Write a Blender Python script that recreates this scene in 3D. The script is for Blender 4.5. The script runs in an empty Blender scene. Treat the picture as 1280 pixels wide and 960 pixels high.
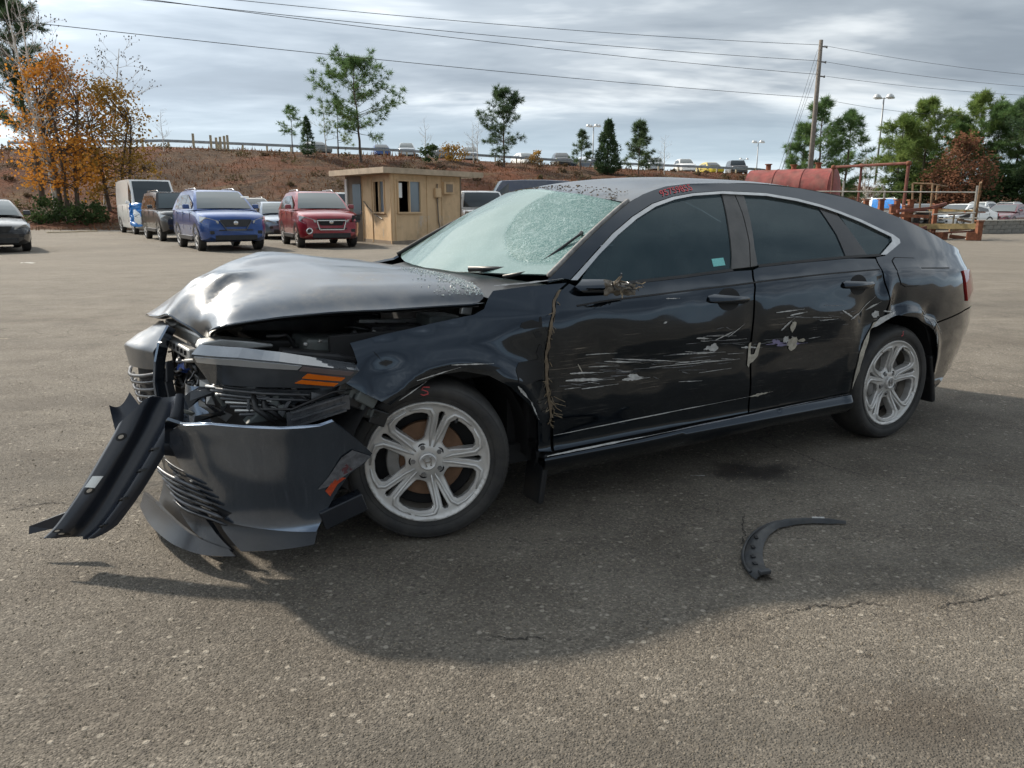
import bpy, math, random
import numpy as np
from mathutils import Vector, Matrix, noise
from mathutils.geometry import delaunay_2d_cdt
R = math.radians
PI = math.pi
scene = bpy.context.scene
C = scene.collection
random.seed(7)

# ---------------------------------------------------------------- camera, sky, sun, exposure
cam_data = bpy.data.cameras.new('camera')
cam = bpy.data.objects.new('camera', cam_data); C.objects.link(cam)
cam.location = (0, 0, 1.2836)
cam.rotation_euler = (R(90 - 12.996), 0, 0)
cam_data.sensor_width = 36.0
cam_data.lens = 36.0 * 951.9 / 1280
cam_data.clip_start = .05; cam_data.clip_end = 6000
scene.camera = cam

SUN_DIR = Vector((-1.089, .736, 1.0)).normalized()          # towards the sun
sun_data = bpy.data.lights.new('sun', 'SUN')
sun_data.energy = 2.9; sun_data.angle = R(2.5); sun_data.color = (1.0, .90, .76)
sun = bpy.data.objects.new('sun', sun_data); C.objects.link(sun)
sun.rotation_euler = SUN_DIR.to_track_quat('Z', 'Y').to_euler()

world = bpy.data.worlds.new('World'); scene.world = world; world.use_nodes = True
def build_world():
    nt = world.node_tree; N = nt.nodes; L = nt.links; N.clear()
    out = N.new('ShaderNodeOutputWorld'); bg = N.new('ShaderNodeBackground'); bg.inputs[1].default_value = .10
    sky = N.new('ShaderNodeTexSky'); sky.sky_type = 'NISHITA'; sky.sun_disc = False
    sky.sun_elevation = math.asin(SUN_DIR.z); sky.sun_rotation = math.atan2(SUN_DIR.x, SUN_DIR.y)
    sky.air_density = 1.0; sky.dust_density = 1.5; sky.ozone_density = 1.5
    tc = N.new('ShaderNodeTexCoord')
    sep = N.new('ShaderNodeSeparateXYZ'); L.new(tc.outputs['Generated'], sep.inputs[0])
    def m(op, a, b=None, c=None):
        n = N.new('ShaderNodeMath'); n.operation = op
        for i, v in enumerate((a, b, c)):
            if v is None: continue
            if isinstance(v, (int, float)): n.inputs[i].default_value = v
            else: L.new(v, n.inputs[i])
        return n.outputs[0]
    # a flat cloud deck seen in perspective
    zc = m('ADD', m('MAXIMUM', sep.outputs[2], 0.0), .10)
    u = m('DIVIDE', sep.outputs[0], zc); v = m('DIVIDE', sep.outputs[1], zc)
    comb = N.new('ShaderNodeCombineXYZ'); L.new(m('MULTIPLY', u, .55), comb.inputs[0]); L.new(v, comb.inputs[1])
    def nz(scale, detail, rough, dist, off):
        mp = N.new('ShaderNodeMapping'); mp.inputs['Location'].default_value = off
        mp.inputs['Rotation'].default_value = (0, 0, R(-14)); L.new(comb.outputs[0], mp.inputs[0])
        n = N.new('ShaderNodeTexNoise'); n.inputs['Scale'].default_value = scale; n.inputs['Detail'].default_value = detail
        n.inputs['Roughness'].default_value = rough; n.inputs['Distortion'].default_value = dist
        L.new(mp.outputs[0], n.inputs['Vector']); return n.outputs[0]
    big = nz(.42, 5, .55, .5, (3.1, 1.7, 0)); fine = nz(1.6, 5, .6, .3, (7.3, 4.2, 0))
    dens = m('ADD', m('MULTIPLY', big, .75), m('MULTIPLY', fine, .25))
    def ramp(fac, stops):
        r = N.new('ShaderNodeValToRGB'); e = r.color_ramp.elements
        while len(e) < len(stops): e.new(.5)
        for k, (p, c) in enumerate(stops):
            e[k].position = p; e[k].color = (*c, 1)
        L.new(fac, r.inputs[0]); return r.outputs[0]
    shade = ramp(dens, [(.36, (1.0, 1.0, .98)), (.44, (.71, .76, .795)), (.50, (.40, .455, .51)), (.57, (.285, .335, .39)), (.68, (.22, .26, .305))])
    cloud = N.new('ShaderNodeVectorMath'); cloud.operation = 'SCALE'; L.new(shade, cloud.inputs[0])
    sd = N.new('ShaderNodeVectorMath'); sd.operation = 'DOT_PRODUCT'; L.new(tc.outputs['Generated'], sd.inputs[0]); sd.inputs[1].default_value = SUN_DIR
    glow = m('MULTIPLY', m('POWER', m('MAXIMUM', sd.outputs['Value'], 0.0), 3.0), 1.5)      # thin cloud is brighter towards the sun
    L.new(m('MULTIPLY', m('ADD', glow, .88), 6.7), cloud.inputs['Scale'])
    cover = ramp(dens, [(.30, (.55,) * 3), (.42, (1, 1, 1))])
    low = ramp(sep.outputs[2], [(.0, (.25,) * 3), (.06, (.42,) * 3), (.135, (1, 1, 1))])       # cloud deck breaks up towards the horizon
    fac = m('MULTIPLY', cover, low)
    mix = N.new('ShaderNodeMix'); mix.data_type = 'RGBA'
    hz = N.new('ShaderNodeMix'); hz.data_type = 'RGBA'; hz.inputs[0].default_value = .75
    hz.inputs[7].default_value = (3.4, 4.4, 5.3, 1); L.new(sky.outputs[0], hz.inputs[6])
    L.new(fac, mix.inputs[0]); L.new(hz.outputs[2], mix.inputs[6]); L.new(cloud.outputs[0], mix.inputs[7])
    L.new(mix.outputs[2], bg.inputs[0]); L.new(bg.outputs[0], out.inputs[0])
build_world()
world.cycles.sampling_method = 'MANUAL'; world.cycles.sample_map_resolution = 512

scene.view_settings.view_transform = 'Standard'; scene.view_settings.look = 'None'
scene.view_settings.exposure = 0.95; scene.view_settings.gamma = 1.0
scene.view_settings.use_curve_mapping = False
scene.render.engine = 'CYCLES'
scene.cycles.use_denoising = True
scene.cycles.use_adaptive_sampling = True; scene.cycles.adaptive_threshold = .025
scene.cycles.max_bounces = 5; scene.cycles.diffuse_bounces = 2; scene.cycles.glossy_bounces = 3; scene.cycles.transparent_max_bounces = 12
scene.cycles.caustics_reflective = False; scene.cycles.caustics_refractive = False
# ---------------------------------------------------------------- mesh helpers
class MB:
    """collects vertices and faces for ONE mesh"""
    def __init__(s): s.v = []; s.f = []
    def add(s, vs, fs):
        o = len(s.v); s.v += [tuple(p) for p in vs]; s.f += [tuple(i + o for i in f) for f in fs]; return s
    def box(s, c, d, rot=None, taper=(1, 1)):
        hx, hy, hz = d[0] / 2, d[1] / 2, d[2] / 2
        P = [Vector((sx * hx * (taper[0] if sz > 0 else 1), sy * hy * (taper[1] if sz > 0 else 1), sz * hz)) for sz in (-1, 1) for sy in (-1, 1) for sx in (-1, 1)]
        if rot is not None: P = [rot @ p for p in P]
        c = Vector(c)
        return s.add([p + c for p in P], [(0, 2, 3, 1), (4, 5, 7, 6), (0, 1, 5, 4), (2, 6, 7, 3), (0, 4, 6, 2), (1, 3, 7, 5)])
    def bar(s, a, b, w, h=None, up=(0, 0, 1)):
        a, b = Vector(a), Vector(b); d = b - a; L = d.length
        if L < 1e-6: return s
        x = d.normalized(); u = Vector(up)
        if abs(x.dot(u)) > .98: u = Vector((1, 0, 0))
        y = u.cross(x).normalized(); z = x.cross(y)
        m = Matrix((x, y, z)).transposed()
        return s.box((a + b) / 2, (L, w, h or w), m)
    def tube(s, pts, r, n=6, caps=True):
        pts = [Vector(p) for p in pts]; m = len(pts)
        rs = r if isinstance(r, (list, tuple)) else [r] * m
        V = []; F = []; u = None
        for i in range(m):
            t = (pts[min(i + 1, m - 1)] - pts[max(i - 1, 0)])
            if t.length < 1e-9: t = Vector((0, 0, 1))
            t.normalize()
            if u is None:
                u = t.cross(Vector((0, 0, 1)))
                if u.length < .05: u = t.cross(Vector((1, 0, 0)))
            u = (u - t * u.dot(t)); u.normalize(); w = t.cross(u)
            for k in range(n):
                a = 2 * PI * k / n; V.append(pts[i] + (u * math.cos(a) + w * math.sin(a)) * rs[i])
        for i in range(m - 1):
            for k in range(n):
                k2 = (k + 1) % n; F.append((i * n + k, i * n + k2, (i + 1) * n + k2, (i + 1) * n + k))
        if caps: F += [tuple(range(n))[::-1], tuple((m - 1) * n + k for k in range(n))]
        return s.add(V, F)
    def lathe(s, prof, n=32, axis='Z', c=(0, 0, 0), a0=0, a1=2 * PI):
        """prof: list of (radius, height)"""
        full = abs(a1 - a0 - 2 * PI) < 1e-6; m = n if full else n + 1
        V = []; F = []; k = len(prof)
        for i in range(m):
            a = a0 + (a1 - a0) * i / n; ca, sa = math.cos(a), math.sin(a)
            for r, h in prof:
                p = (r * ca, r * sa, h) if axis == 'Z' else ((r * ca, h, r * sa) if axis == 'Y' else (h, r * ca, r * sa))
                V.append((p[0] + c[0], p[1] + c[1], p[2] + c[2]))
        for i in range(n):
            i2 = (i + 1) % m
            for j in range(k - 1): F.append((i * k + j, i2 * k + j, i2 * k + j + 1, i * k + j + 1))
        return s.add(V, F)
    def prism(s, poly, h0, h1, axis='Y', inset=0.0):
        """poly: 2D outline; axis Y -> (x,z) outline extruded over y"""
        n = len(poly)
        def P(p, h): return (p[0], h, p[1]) if axis == 'Y' else ((p[0], p[1], h) if axis == 'Z' else (h, p[0], p[1]))
        V = [P(p, h0) for p in poly] + [P(p, h1) for p in poly]
        F = [tuple(range(n)), tuple(range(2 * n - 1, n - 1, -1))] + [(i, i + n, (i + 1) % n + n, (i + 1) % n) for i in range(n)]
        return s.add(V, F)
    def grid(s, fn, nu, nv):
        V = [fn(i / nu, j / nv) for i in range(nu + 1) for j in range(nv + 1)]
        F = [(i * (nv + 1) + j, (i + 1) * (nv + 1) + j, (i + 1) * (nv + 1) + j + 1, i * (nv + 1) + j + 1) for i in range(nu) for j in range(nv)]
        return s.add(V, F)
    def build(s, name, mat, parent=None, smooth=False, bevel=0, auto=None, fix=True):
        me = bpy.data.meshes.new(name); me.from_pydata(s.v, [], s.f); me.update()
        if fix:
            import bmesh
            bm = bmesh.new(); bm.from_mesh(me); bmesh.ops.recalc_face_normals(bm, faces=bm.faces); bm.to_mesh(me); bm.free()
        o = bpy.data.objects.new(name, me); C.objects.link(o)
        if mat is not None: me.materials.append(mat)
        if smooth: me.shade_smooth() if hasattr(me, 'shade_smooth') else None
        if auto is not None and hasattr(me, 'set_sharp_from_angle'): me.set_sharp_from_angle(angle=R(auto))
        if bevel:
            b = o.modifiers.new('bevel', 'BEVEL'); b.width = bevel; b.segments = 2; b.limit_method = 'ANGLE'; b.angle_limit = R(35)
        o.parent = parent
        return o
def tag(o, label=None, cat=None, group=None, kind=None):
    if label: o['label'] = label
    if cat: o['category'] = cat
    if group: o['group'] = group
    if kind: o['kind'] = kind
    return o
def empty(name, loc=(0, 0, 0), rz=0, label=None, cat=None, group=None):
    o = bpy.data.objects.new(name, None); C.objects.link(o); o.location = loc; o.rotation_euler = (0, 0, rz)
    o.empty_display_size = .2
    return tag(o, label, cat, group)
def copy_tree(o, parent=None):
    c = o.copy(); C.objects.link(c); c.parent = parent
    for ch in list(o.children): copy_tree(ch, c)
    return c
def inside(p, loops):
    x, y = p; r = False
    for poly in loops:
        n = len(poly); j = n - 1
        for i in range(n):
            xi, yi = poly[i]; xj, yj = poly[j]
            if (yi > y) != (yj > y) and x < (xj - xi) * (y - yi) / (yj - yi) + xi: r = not r
            j = i
    return r
def resample(poly, step):
    out = []; n = len(poly)
    for i in range(n):
        a, b = poly[i], poly[(i + 1) % n]; d = math.hypot(b[0] - a[0], b[1] - a[1]); k = max(1, int(math.ceil(d / step)))
        for q in range(k): out.append((a[0] + (b[0] - a[0]) * q / k, a[1] + (b[1] - a[1]) * q / k))
    return out
def shrink(poly, d):
    """move a simple outline inwards by d"""
    n = len(poly); A = sum(poly[i][0] * poly[(i + 1) % n][1] - poly[(i + 1) % n][0] * poly[i][1] for i in range(n))
    s = 1 if A > 0 else -1; out = []
    for i in range(n):
        p0, p, p1 = Vector(poly[i - 1]), Vector(poly[i]), Vector(poly[(i + 1) % n])
        e0 = (p - p0); e1 = (p1 - p)
        if e0.length < 1e-7 or e1.length < 1e-7: out.append(tuple(p)); continue
        e0.normalize(); e1.normalize()
        n0 = Vector((-e0.y, e0.x)) * s; n1 = Vector((-e1.y, e1.x)) * s
        b = n0 + n1
        if b.length < .3: b = n0
        b.normalize(); k = max(.35, b.dot(n0)); out.append(tuple(p + b * (d / k)))
    return out
def surf_normal(surf, u, v, e=.004):
    a = Vector(surf(u + e, v)) - Vector(surf(u - e, v)); b = Vector(surf(u, v + e)) - Vector(surf(u, v - e))
    n = a.cross(b)
    return n.normalized() if n.length > 1e-12 else Vector((0, -1, 0))
def panel(name, outline, surf, mat, parent, step=.03, holes=(), thick=.012, flip=False, chamfer=0.0, e=.004, off=0.0):
    """a sheet cut to an outline in (u, v), laid on surf(u, v), with exact shading normals and a real edge thickness"""
    loops = [resample(outline, step)] + [resample(h, step) for h in holes]
    pts = []; edges = []
    for lp in loops:
        o = len(pts); n = len(lp); pts += lp; edges += [(o + i, o + (i + 1) % n) for i in range(n)]
    B = np.array(pts)
    us = [p[0] for p in loops[0]]; vs = [p[1] for p in loops[0]]
    u = min(us) + step * .5
    while u < max(us):
        v = min(vs) + step * .5
        while v < max(vs):
            if inside((u, v), loops) and ((B[:, 0] - u) ** 2 + (B[:, 1] - v) ** 2).min() > (step * .45) ** 2: pts.append((u, v))
            v += step
        u += step
    res = delaunay_2d_cdt([Vector(p) for p in pts], edges, [], 0, 1e-6)
    V2, F2 = res[0], res[2]
    faces = [f for f in F2 if inside((sum(V2[i].x for i in f) / 3, sum(V2[i].y for i in f) / 3), loops)]
    sgn = -1 if flip else 1
    nrm = [surf_normal(surf, p.x, p.y, e) * sgn for p in V2]
    pos = [Vector(surf(p.x, p.y)) + n * off for p, n in zip(V2, nrm)]
    out_f = []
    for f in faces:
        a, b, c = (pos[i] for i in f)
        nn = (b - a).cross(c - a)
        out_f.append(tuple(f) if nn.dot(nrm[f[0]]) >= 0 else tuple(reversed(f)))
    V = list(pos); NN = list(nrm); F = list(out_f)
    if thick:
        cnt = {}
        for f in out_f:
            for i in range(3): cnt[(f[i], f[(i + 1) % 3])] = 1
        bd = [(a, b) for (a, b) in cnt if (b, a) not in cnt]
        for a, b in bd:
            ea = pos[b] - pos[a]
            side = ea.cross(nrm[a]); side = side.normalized() if side.length > 1e-9 else nrm[a]
            i = len(V)
            if chamfer:
                ca = (side + (nrm[a])).normalized()
                qa = pos[a] + side * chamfer - nrm[a] * chamfer; qb = pos[b] + side * chamfer - nrm[b] * chamfer
                V += [pos[a], pos[b], qb, qa]; NN += [ca] * 4; F.append((i + 1, i, i + 3, i + 2)); i += 4
            else: qa, qb = pos[a], pos[b]
            V += [qa, qb, qb - nrm[b] * thick, qa - nrm[a] * thick]; NN += [side] * 4
            F.append((i + 1, i, i + 3, i + 2))
    me = bpy.data.meshes.new(name); me.from_pydata([tuple(p) for p in V], [], F); me.update()
    me.materials.append(mat)
    me.shade_smooth()
    me.normals_split_custom_set_from_vertices([tuple(n) for n in NN])
    o = bpy.data.objects.new(name, me); C.objects.link(o); o.parent = parent
    return o

# ---------------------------------------------------------------- material helper
class NT:
    def __init__(s, name):
        s.mat = bpy.data.materials.new(name); s.mat.use_nodes = True
        s.nt = s.mat.node_tree; s.N = s.nt.nodes; s.L = s.nt.links; s.N.clear()
        s.out = s.N.new('ShaderNodeOutputMaterial'); s._tc = None
    def tc(s, which='Object'):
        if s._tc is None: s._tc = s.N.new('ShaderNodeTexCoord')
        return s._tc.outputs[which]
    def geo(s, which='Position'):
        n = s.N.new('ShaderNodeNewGeometry'); return n.outputs[which]
    def put(s, sock, v):
        if v is None: return
        if isinstance(v, bpy.types.NodeSocket): s.L.new(v, sock)
        elif isinstance(v, (tuple, list)) and len(v) == 3 and sock.type == 'RGBA': sock.default_value = (*v, 1)
        else: sock.default_value = v
    def math(s, op, a, b=None, c=None, clamp=False):
        n = s.N.new('ShaderNodeMath'); n.operation = op; n.use_clamp = clamp
        for i, v in enumerate((a, b, c)): s.put(n.inputs[i], v)
        return n.outputs[0]
    def mapping(s, vec, scale=(1, 1, 1), loc=(0, 0, 0), rot=(0, 0, 0)):
        n = s.N.new('ShaderNodeMapping'); s.put(n.inputs[0], vec); n.inputs[1].default_value = loc; n.inputs[2].default_value = rot; n.inputs[3].default_value = scale
        return n.outputs[0]
    def noise(s, vec, scale, detail=4, rough=.55, dist=0, out=0):
        n = s.N.new('ShaderNodeTexNoise'); s.put(n.inputs['Vector'], vec); n.inputs['Scale'].default_value = scale
        n.inputs['Detail'].default_value = detail; n.inputs['Roughness'].default_value = rough; n.inputs['Distortion'].default_value = dist
        return n.outputs[out]
    def voro(s, vec, scale, feature='F1', out='Distance', rnd=1.0):
        n = s.N.new('ShaderNodeTexVoronoi'); n.feature = feature; s.put(n.inputs['Vector'], vec); n.inputs['Scale'].default_value = scale
        n.inputs['Randomness'].default_value = rnd
        return n.outputs[out]
    def ramp(s, fac, stops, interp='LINEAR'):
        r = s.N.new('ShaderNodeValToRGB'); e = r.color_ramp.elements; r.color_ramp.interpolation = interp
        while len(e) < len(stops): e.new(.5)
        for k, (p, c) in enumerate(stops):
            e[k].position = p; e[k].color = (*(c if isinstance(c, (tuple, list)) else (c, c, c)), 1)
        s.put(r.inputs[0], fac); return r.outputs[0]
    def mix(s, fac, a, b, mode='MIX'):
        n = s.N.new('ShaderNodeMix'); n.data_type = 'RGBA'; n.blend_type = mode
        s.put(n.inputs[0], fac); s.put(n.inputs[6], a); s.put(n.inputs[7], b); return n.outputs[2]
    def bump(s, h, strength=.3, dist=.01, normal=None):
        n = s.N.new('ShaderNodeBump'); n.inputs['Strength'].default_value = strength; n.inputs['Distance'].default_value = dist
        s.put(n.inputs['Height'], h); s.put(n.inputs['Normal'], normal); return n.outputs[0]
    def pbr(s, **k):
        n = s.N.new('ShaderNodeBsdfPrincipled')
        for key, v in k.items(): s.put(n.inputs[key.replace('_', ' ')], v)
        s.L.new(n.outputs[0], s.out.inputs[0]); s.bsdf = n
        return n
    def finish(s, shader): s.L.new(shader, s.out.inputs[0]); return s.mat
def simple(name, col, rough=.6, metal=0.0, spec=.5, var=.0, scale=8.0, bump=0.0, bscale=60.0, coat=0.0, dirt=None):
    """plain coloured material with a little uneven tone, optional dust"""
    t = NT(name); c = col
    if var:
        n = t.noise(t.tc(), scale, 5, .6)
        c = t.mix(t.ramp(n, [(.3, 0.0), (.7, 1.0)]), tuple(x * (1 - var) for x in col), tuple(min(1, x * (1 + var)) for x in col))
    if dirt:
        d = t.noise(t.tc(), scale * .6, 6, .65)
        c = t.mix(t.ramp(d, [(.45, 0.0), (.75, dirt)]), c, (.20, .165, .12))
    k = dict(Base_Color=c, Roughness=rough, Metallic=metal)
    if bump: k['Normal'] = t.bump(t.noise(t.tc(), bscale, 4), bump, .004)
    b = t.pbr(**k); b.inputs['Specular IOR Level'].default_value = spec
    if coat: b.inputs['Coat Weight'].default_value = coat; b.inputs['Coat Roughness'].default_value = .04
    return t.mat
# ---------------------------------------------------------------- car surfaces (car frame: x to the rear from the front axle, y into the car, z up)
def lerp_tab(tab, x):
    if x <= tab[0][0]: return tab[0][1]
    for (a, b), (c, d) in zip(tab, tab[1:]):
        if x <= c: return b + (d - b) * (x - a) / (c - a)
    return tab[-1][1]
def smooth_tab(tab, x):
    """monotone-ish cubic through a table"""
    n = len(tab)
    if x <= tab[0][0]: return tab[0][1]
    if x >= tab[-1][0]: return tab[-1][1]
    for i in range(n - 1):
        if x <= tab[i + 1][0]: break
    def sl(k):
        if k == 0: return (tab[1][1] - tab[0][1]) / (tab[1][0] - tab[0][0])
        if k == n - 1: return (tab[-1][1] - tab[-2][1]) / (tab[-1][0] - tab[-2][0])
        return (tab[k + 1][1] - tab[k - 1][1]) / (tab[k + 1][0] - tab[k - 1][0])
    h = tab[i + 1][0] - tab[i][0]; t = (x - tab[i][0]) / h
    m0, m1 = sl(i) * h, sl(i + 1) * h
    t2, t3 = t * t, t * t * t
    return (2*t3 - 3*t2 + 1) * tab[i][1] + (t3 - 2*t2 + t) * m0 + (-2*t3 + 3*t2) * tab[i + 1][1] + (t3 - t2) * m1
CREASE = [(-.45, .79), (-.3, .805), (0, .842), (.2, .872), (.585, .891), (.85, .910), (1.4, .932), (2.1, .960), (2.7, .968), (3.1, .957), (3.7, .93)]
BELT = [(-.45, .87), (.2, .95), (.6, .975), (.87, .976), (1.27, .991), (1.56, 1.008), (1.8, 1.022), (2.38, 1.041), (2.64, 1.041), (3.2, 1.04), (3.8, 1.02)]
LOWER = [(.05, .13), (.16, .075), (.20, .03), (.235, .002), (.265, -.006), (.285, .004), (.31, .012), (.37, .010), (.45, -.002), (.60, -.02)]
UPPER = [(0, -.02), (.4, -.027), (.75, -.021), (.96, -.008), (1.0, .002)]
def bump(x, z, cx, cz, rx, rz):
    q = ((x - cx) / rx) ** 2 + ((z - cz) / rz) ** 2
    return math.exp(-q) if q < 20 else 0.0
def side_y(x, z):
    cz = smooth_tab(CREASE, x); zb = smooth_tab(BELT, x)
    if z < .6: y = smooth_tab(LOWER, z)
    elif z < cz: y = smooth_tab(UPPER, (z - .6) / (cz - .6))
    elif z < zb:
        t = (z - cz) / (zb - cz); y = .002 + .046 * t + .010 * t * (1 - t)
    else:
        d = z - zb; y = .048 + .52 * d + .52 * d * d
    if x < 0: y += .42 * x * x
    if x < .48 and z > .62: y += .22 * (z - .62) * min(1, (.48 - x) / .30)      # wing leans in towards the hood
    xr = x - lerp_tab([(.2, -.12), (.41, -.03), (.58, 0), (.8, -.045), (1.0, -.10), (1.4, -.12)], z)
    t = xr - 3.07
    if t > 0: y += .28 * t * t + .12 * t ** 4
    for cx, c_z in ((.10, .33), (2.83, .33)):                 # arch flares
        r = math.hypot(x - cx, z - c_z)
        y -= .014 * math.exp(-((r - .39) / .035) ** 2) * (1 if z > c_z else .3)
    return y
def plan_surface(plan, prof):
    """vertical-ish sheet that follows a plan curve; prof: offset outwards (to the curve's right) by height"""
    S = [0.0]
    for a, b in zip(plan, plan[1:]): S.append(S[-1] + math.hypot(b[0] - a[0], b[1] - a[1]))
    tx = [(s, p[0]) for s, p in zip(S, plan)]; ty = [(s, p[1]) for s, p in zip(S, plan)]
    def f(s, z):
        s = min(max(s, 0.0), S[-1])
        x, y = smooth_tab(tx, s), smooth_tab(ty, s)
        e = .004; s0, s1 = max(s - e, 0), min(s + e, S[-1])
        dx, dy = smooth_tab(tx, s1) - smooth_tab(tx, s0), smooth_tab(ty, s1) - smooth_tab(ty, s0)
        l = math.hypot(dx, dy) or 1.0; o = smooth_tab(prof, z)
        return (x + dy / l * -o, y + dx / l * o, z)
    return f, S[-1]
BUMPER_PLAN = [(-.16, .035), (-.26, .0), (-.38, -.018), (-.52, -.004), (-.66, .06), (-.78, .17), (-.875, .34), (-.935, .58), (-.962, .82), (-.97, 1.05), (-.95, 1.3)]
BUMPER_PROF = [(.05, .0), (.10, .030), (.16, .055), (.22, .056), (.30, .036), (.42, -.010), (.50, -.047), (.55, -.075), (.60, -.10), (.72, -.13)]
bumper_surf, BUMPER_LEN = plan_surface(BUMPER_PLAN, [(z, -o) for z, o in BUMPER_PROF])
LAMP_PLAN = [(-.18, .045), (-.27, .03), (-.40, .045), (-.53, .09), (-.65, .165), (-.75, .27), (-.84, .42)]
LAMP_PROF = [(.48, .045), (.58, .028), (.66, .0), (.73, -.028), (.78, -.052), (.82, -.080), (.86, -.12)]
lamp_surf, LAMP_LEN = plan_surface(LAMP_PLAN, [(z, -o) for z, o in LAMP_PROF])
NOSE_PLAN = [(-.84, .52), (-.895, .66), (-.945, .84), (-.96, 1.0), (-.945, 1.18), (-.91, 1.36)]
NOSE_PROF = [(.40, -.02), (.50, 0), (.60, .008), (.68, .004), (.74, -.012), (.79, -.05), (.83, -.12), (.86, -.2)]
nose_surf, NOSE_LEN = plan_surface(NOSE_PLAN, [(z, -o) for z, o in NOSE_PROF])
# hood: control net, rows from the front edge to the rear edge, columns from the near edge to the far edge
HOOD_NET = [
 [(-.70, .40, .825), (-.735, .46, .845), (-.785, .57, .858), (-.83, .70, .866), (-.86, 1.00, .845), (-.80, 1.50, .785)],
 [(-.685, .225, .884), (-.67, .31, .928), (-.685, .50, .955), (-.70, .72, .985), (-.66, 1.05, .955), (-.60, 1.57, .855)],
 [(-.42, .135, .918), (-.41, .255, .985), (-.42, .50, 1.045), (-.42, .74, 1.098), (-.38, 1.08, 1.050), (-.32, 1.63, .92)],
 [(-.06, .12, .920), (-.06, .225, .985), (-.06, .50, 1.035), (-.05, .80, 1.062), (-.03, 1.12, 1.035), (-.02, 1.67, .945)],
 [(.30, .125, .915), (.31, .20, .972), (.315, .50, .998), (.29, .86, 1.008), (.32, 1.22, .995), (.40, 1.68, .95)],
]
def cr(p0, p1, p2, p3, t):
    return tuple(.5 * (2 * b + (c - a) * t + (2 * a - 5 * b + 4 * c - d) * t * t + (3 * b - a - 3 * c + d) * t ** 3) for a, b, c, d in zip(p0, p1, p2, p3))
def net_point(net, u, v):
    nu, nv = len(net) - 1, len(net[0]) - 1
    U = min(max(u, 0), 1) * nu; V = min(max(v, 0), 1) * nv; i = min(int(U), nu - 1); j = min(int(V), nv - 1); tu, tv = U - i, V - j
    def g(a, b):
        def lin(p, q): return tuple(2 * x - y for x, y in zip(p, q))
        b0 = b
        if a < 0: return lin(g(0, b), g(1, b))
        if a > nu: return lin(g(nu, b), g(nu - 1, b))
        if b < 0: return lin(net[a][0], net[a][1])
        if b > nv: return lin(net[a][nv], net[a][nv - 1])
        return net[a][b]
    rows = [cr(g(i + k, j - 1), g(i + k, j), g(i + k, j + 1), g(i + k, j + 2), tv) for k in (-1, 0, 1, 2)]
    return cr(*rows, tu)
def seg_dist(px, py, ax, ay, bx, by):
    dx, dy = bx - ax, by - ay; t = max(0, min(1, ((px - ax) * dx + (py - ay) * dy) / (dx * dx + dy * dy)))
    return math.hypot(px - ax - t * dx, py - ay - t * dy), t
HOOD_FOLDS = [  # plan segment, height, width, sharpness
 (-.82, .63, -.60, .53, .038, .050), (-.60, .53, -.535, .515, .034, .03), (-.70, .43, -.615, .50, -.040, .035),
 (-.70, .72, -.64, .62, .018, .03), (-.64, .62, -.62, .55, .020, .028), (-.70, .72, -.45, .78, .016, .035),
 (-.46, .74, -.05, .96, -.022, .04), (-.40, .86, .10, 1.10, .018, .05), (-.47, .70, -.52, .62, .012, .02),
 (-.46, .60, .10, .62, -.010, .05), (-.20, .42, .20, .40, .010, .05), (-.30, .26, .25, .24, .010, .03), (-.12, .16, -.02, .17, -.012, .03)]
def hood_surf(u, v):
    x, y, z = net_point(HOOD_NET, u, v)
    for ax, ay, bx, by, h, w in HOOD_FOLDS:
        d, t = seg_dist(x, y, ax, ay, bx, by)
        if d < w * 5: z += h * math.exp(-math.sqrt(d * d + 4.5e-4) / w)
    return (x, y, z)
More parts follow.
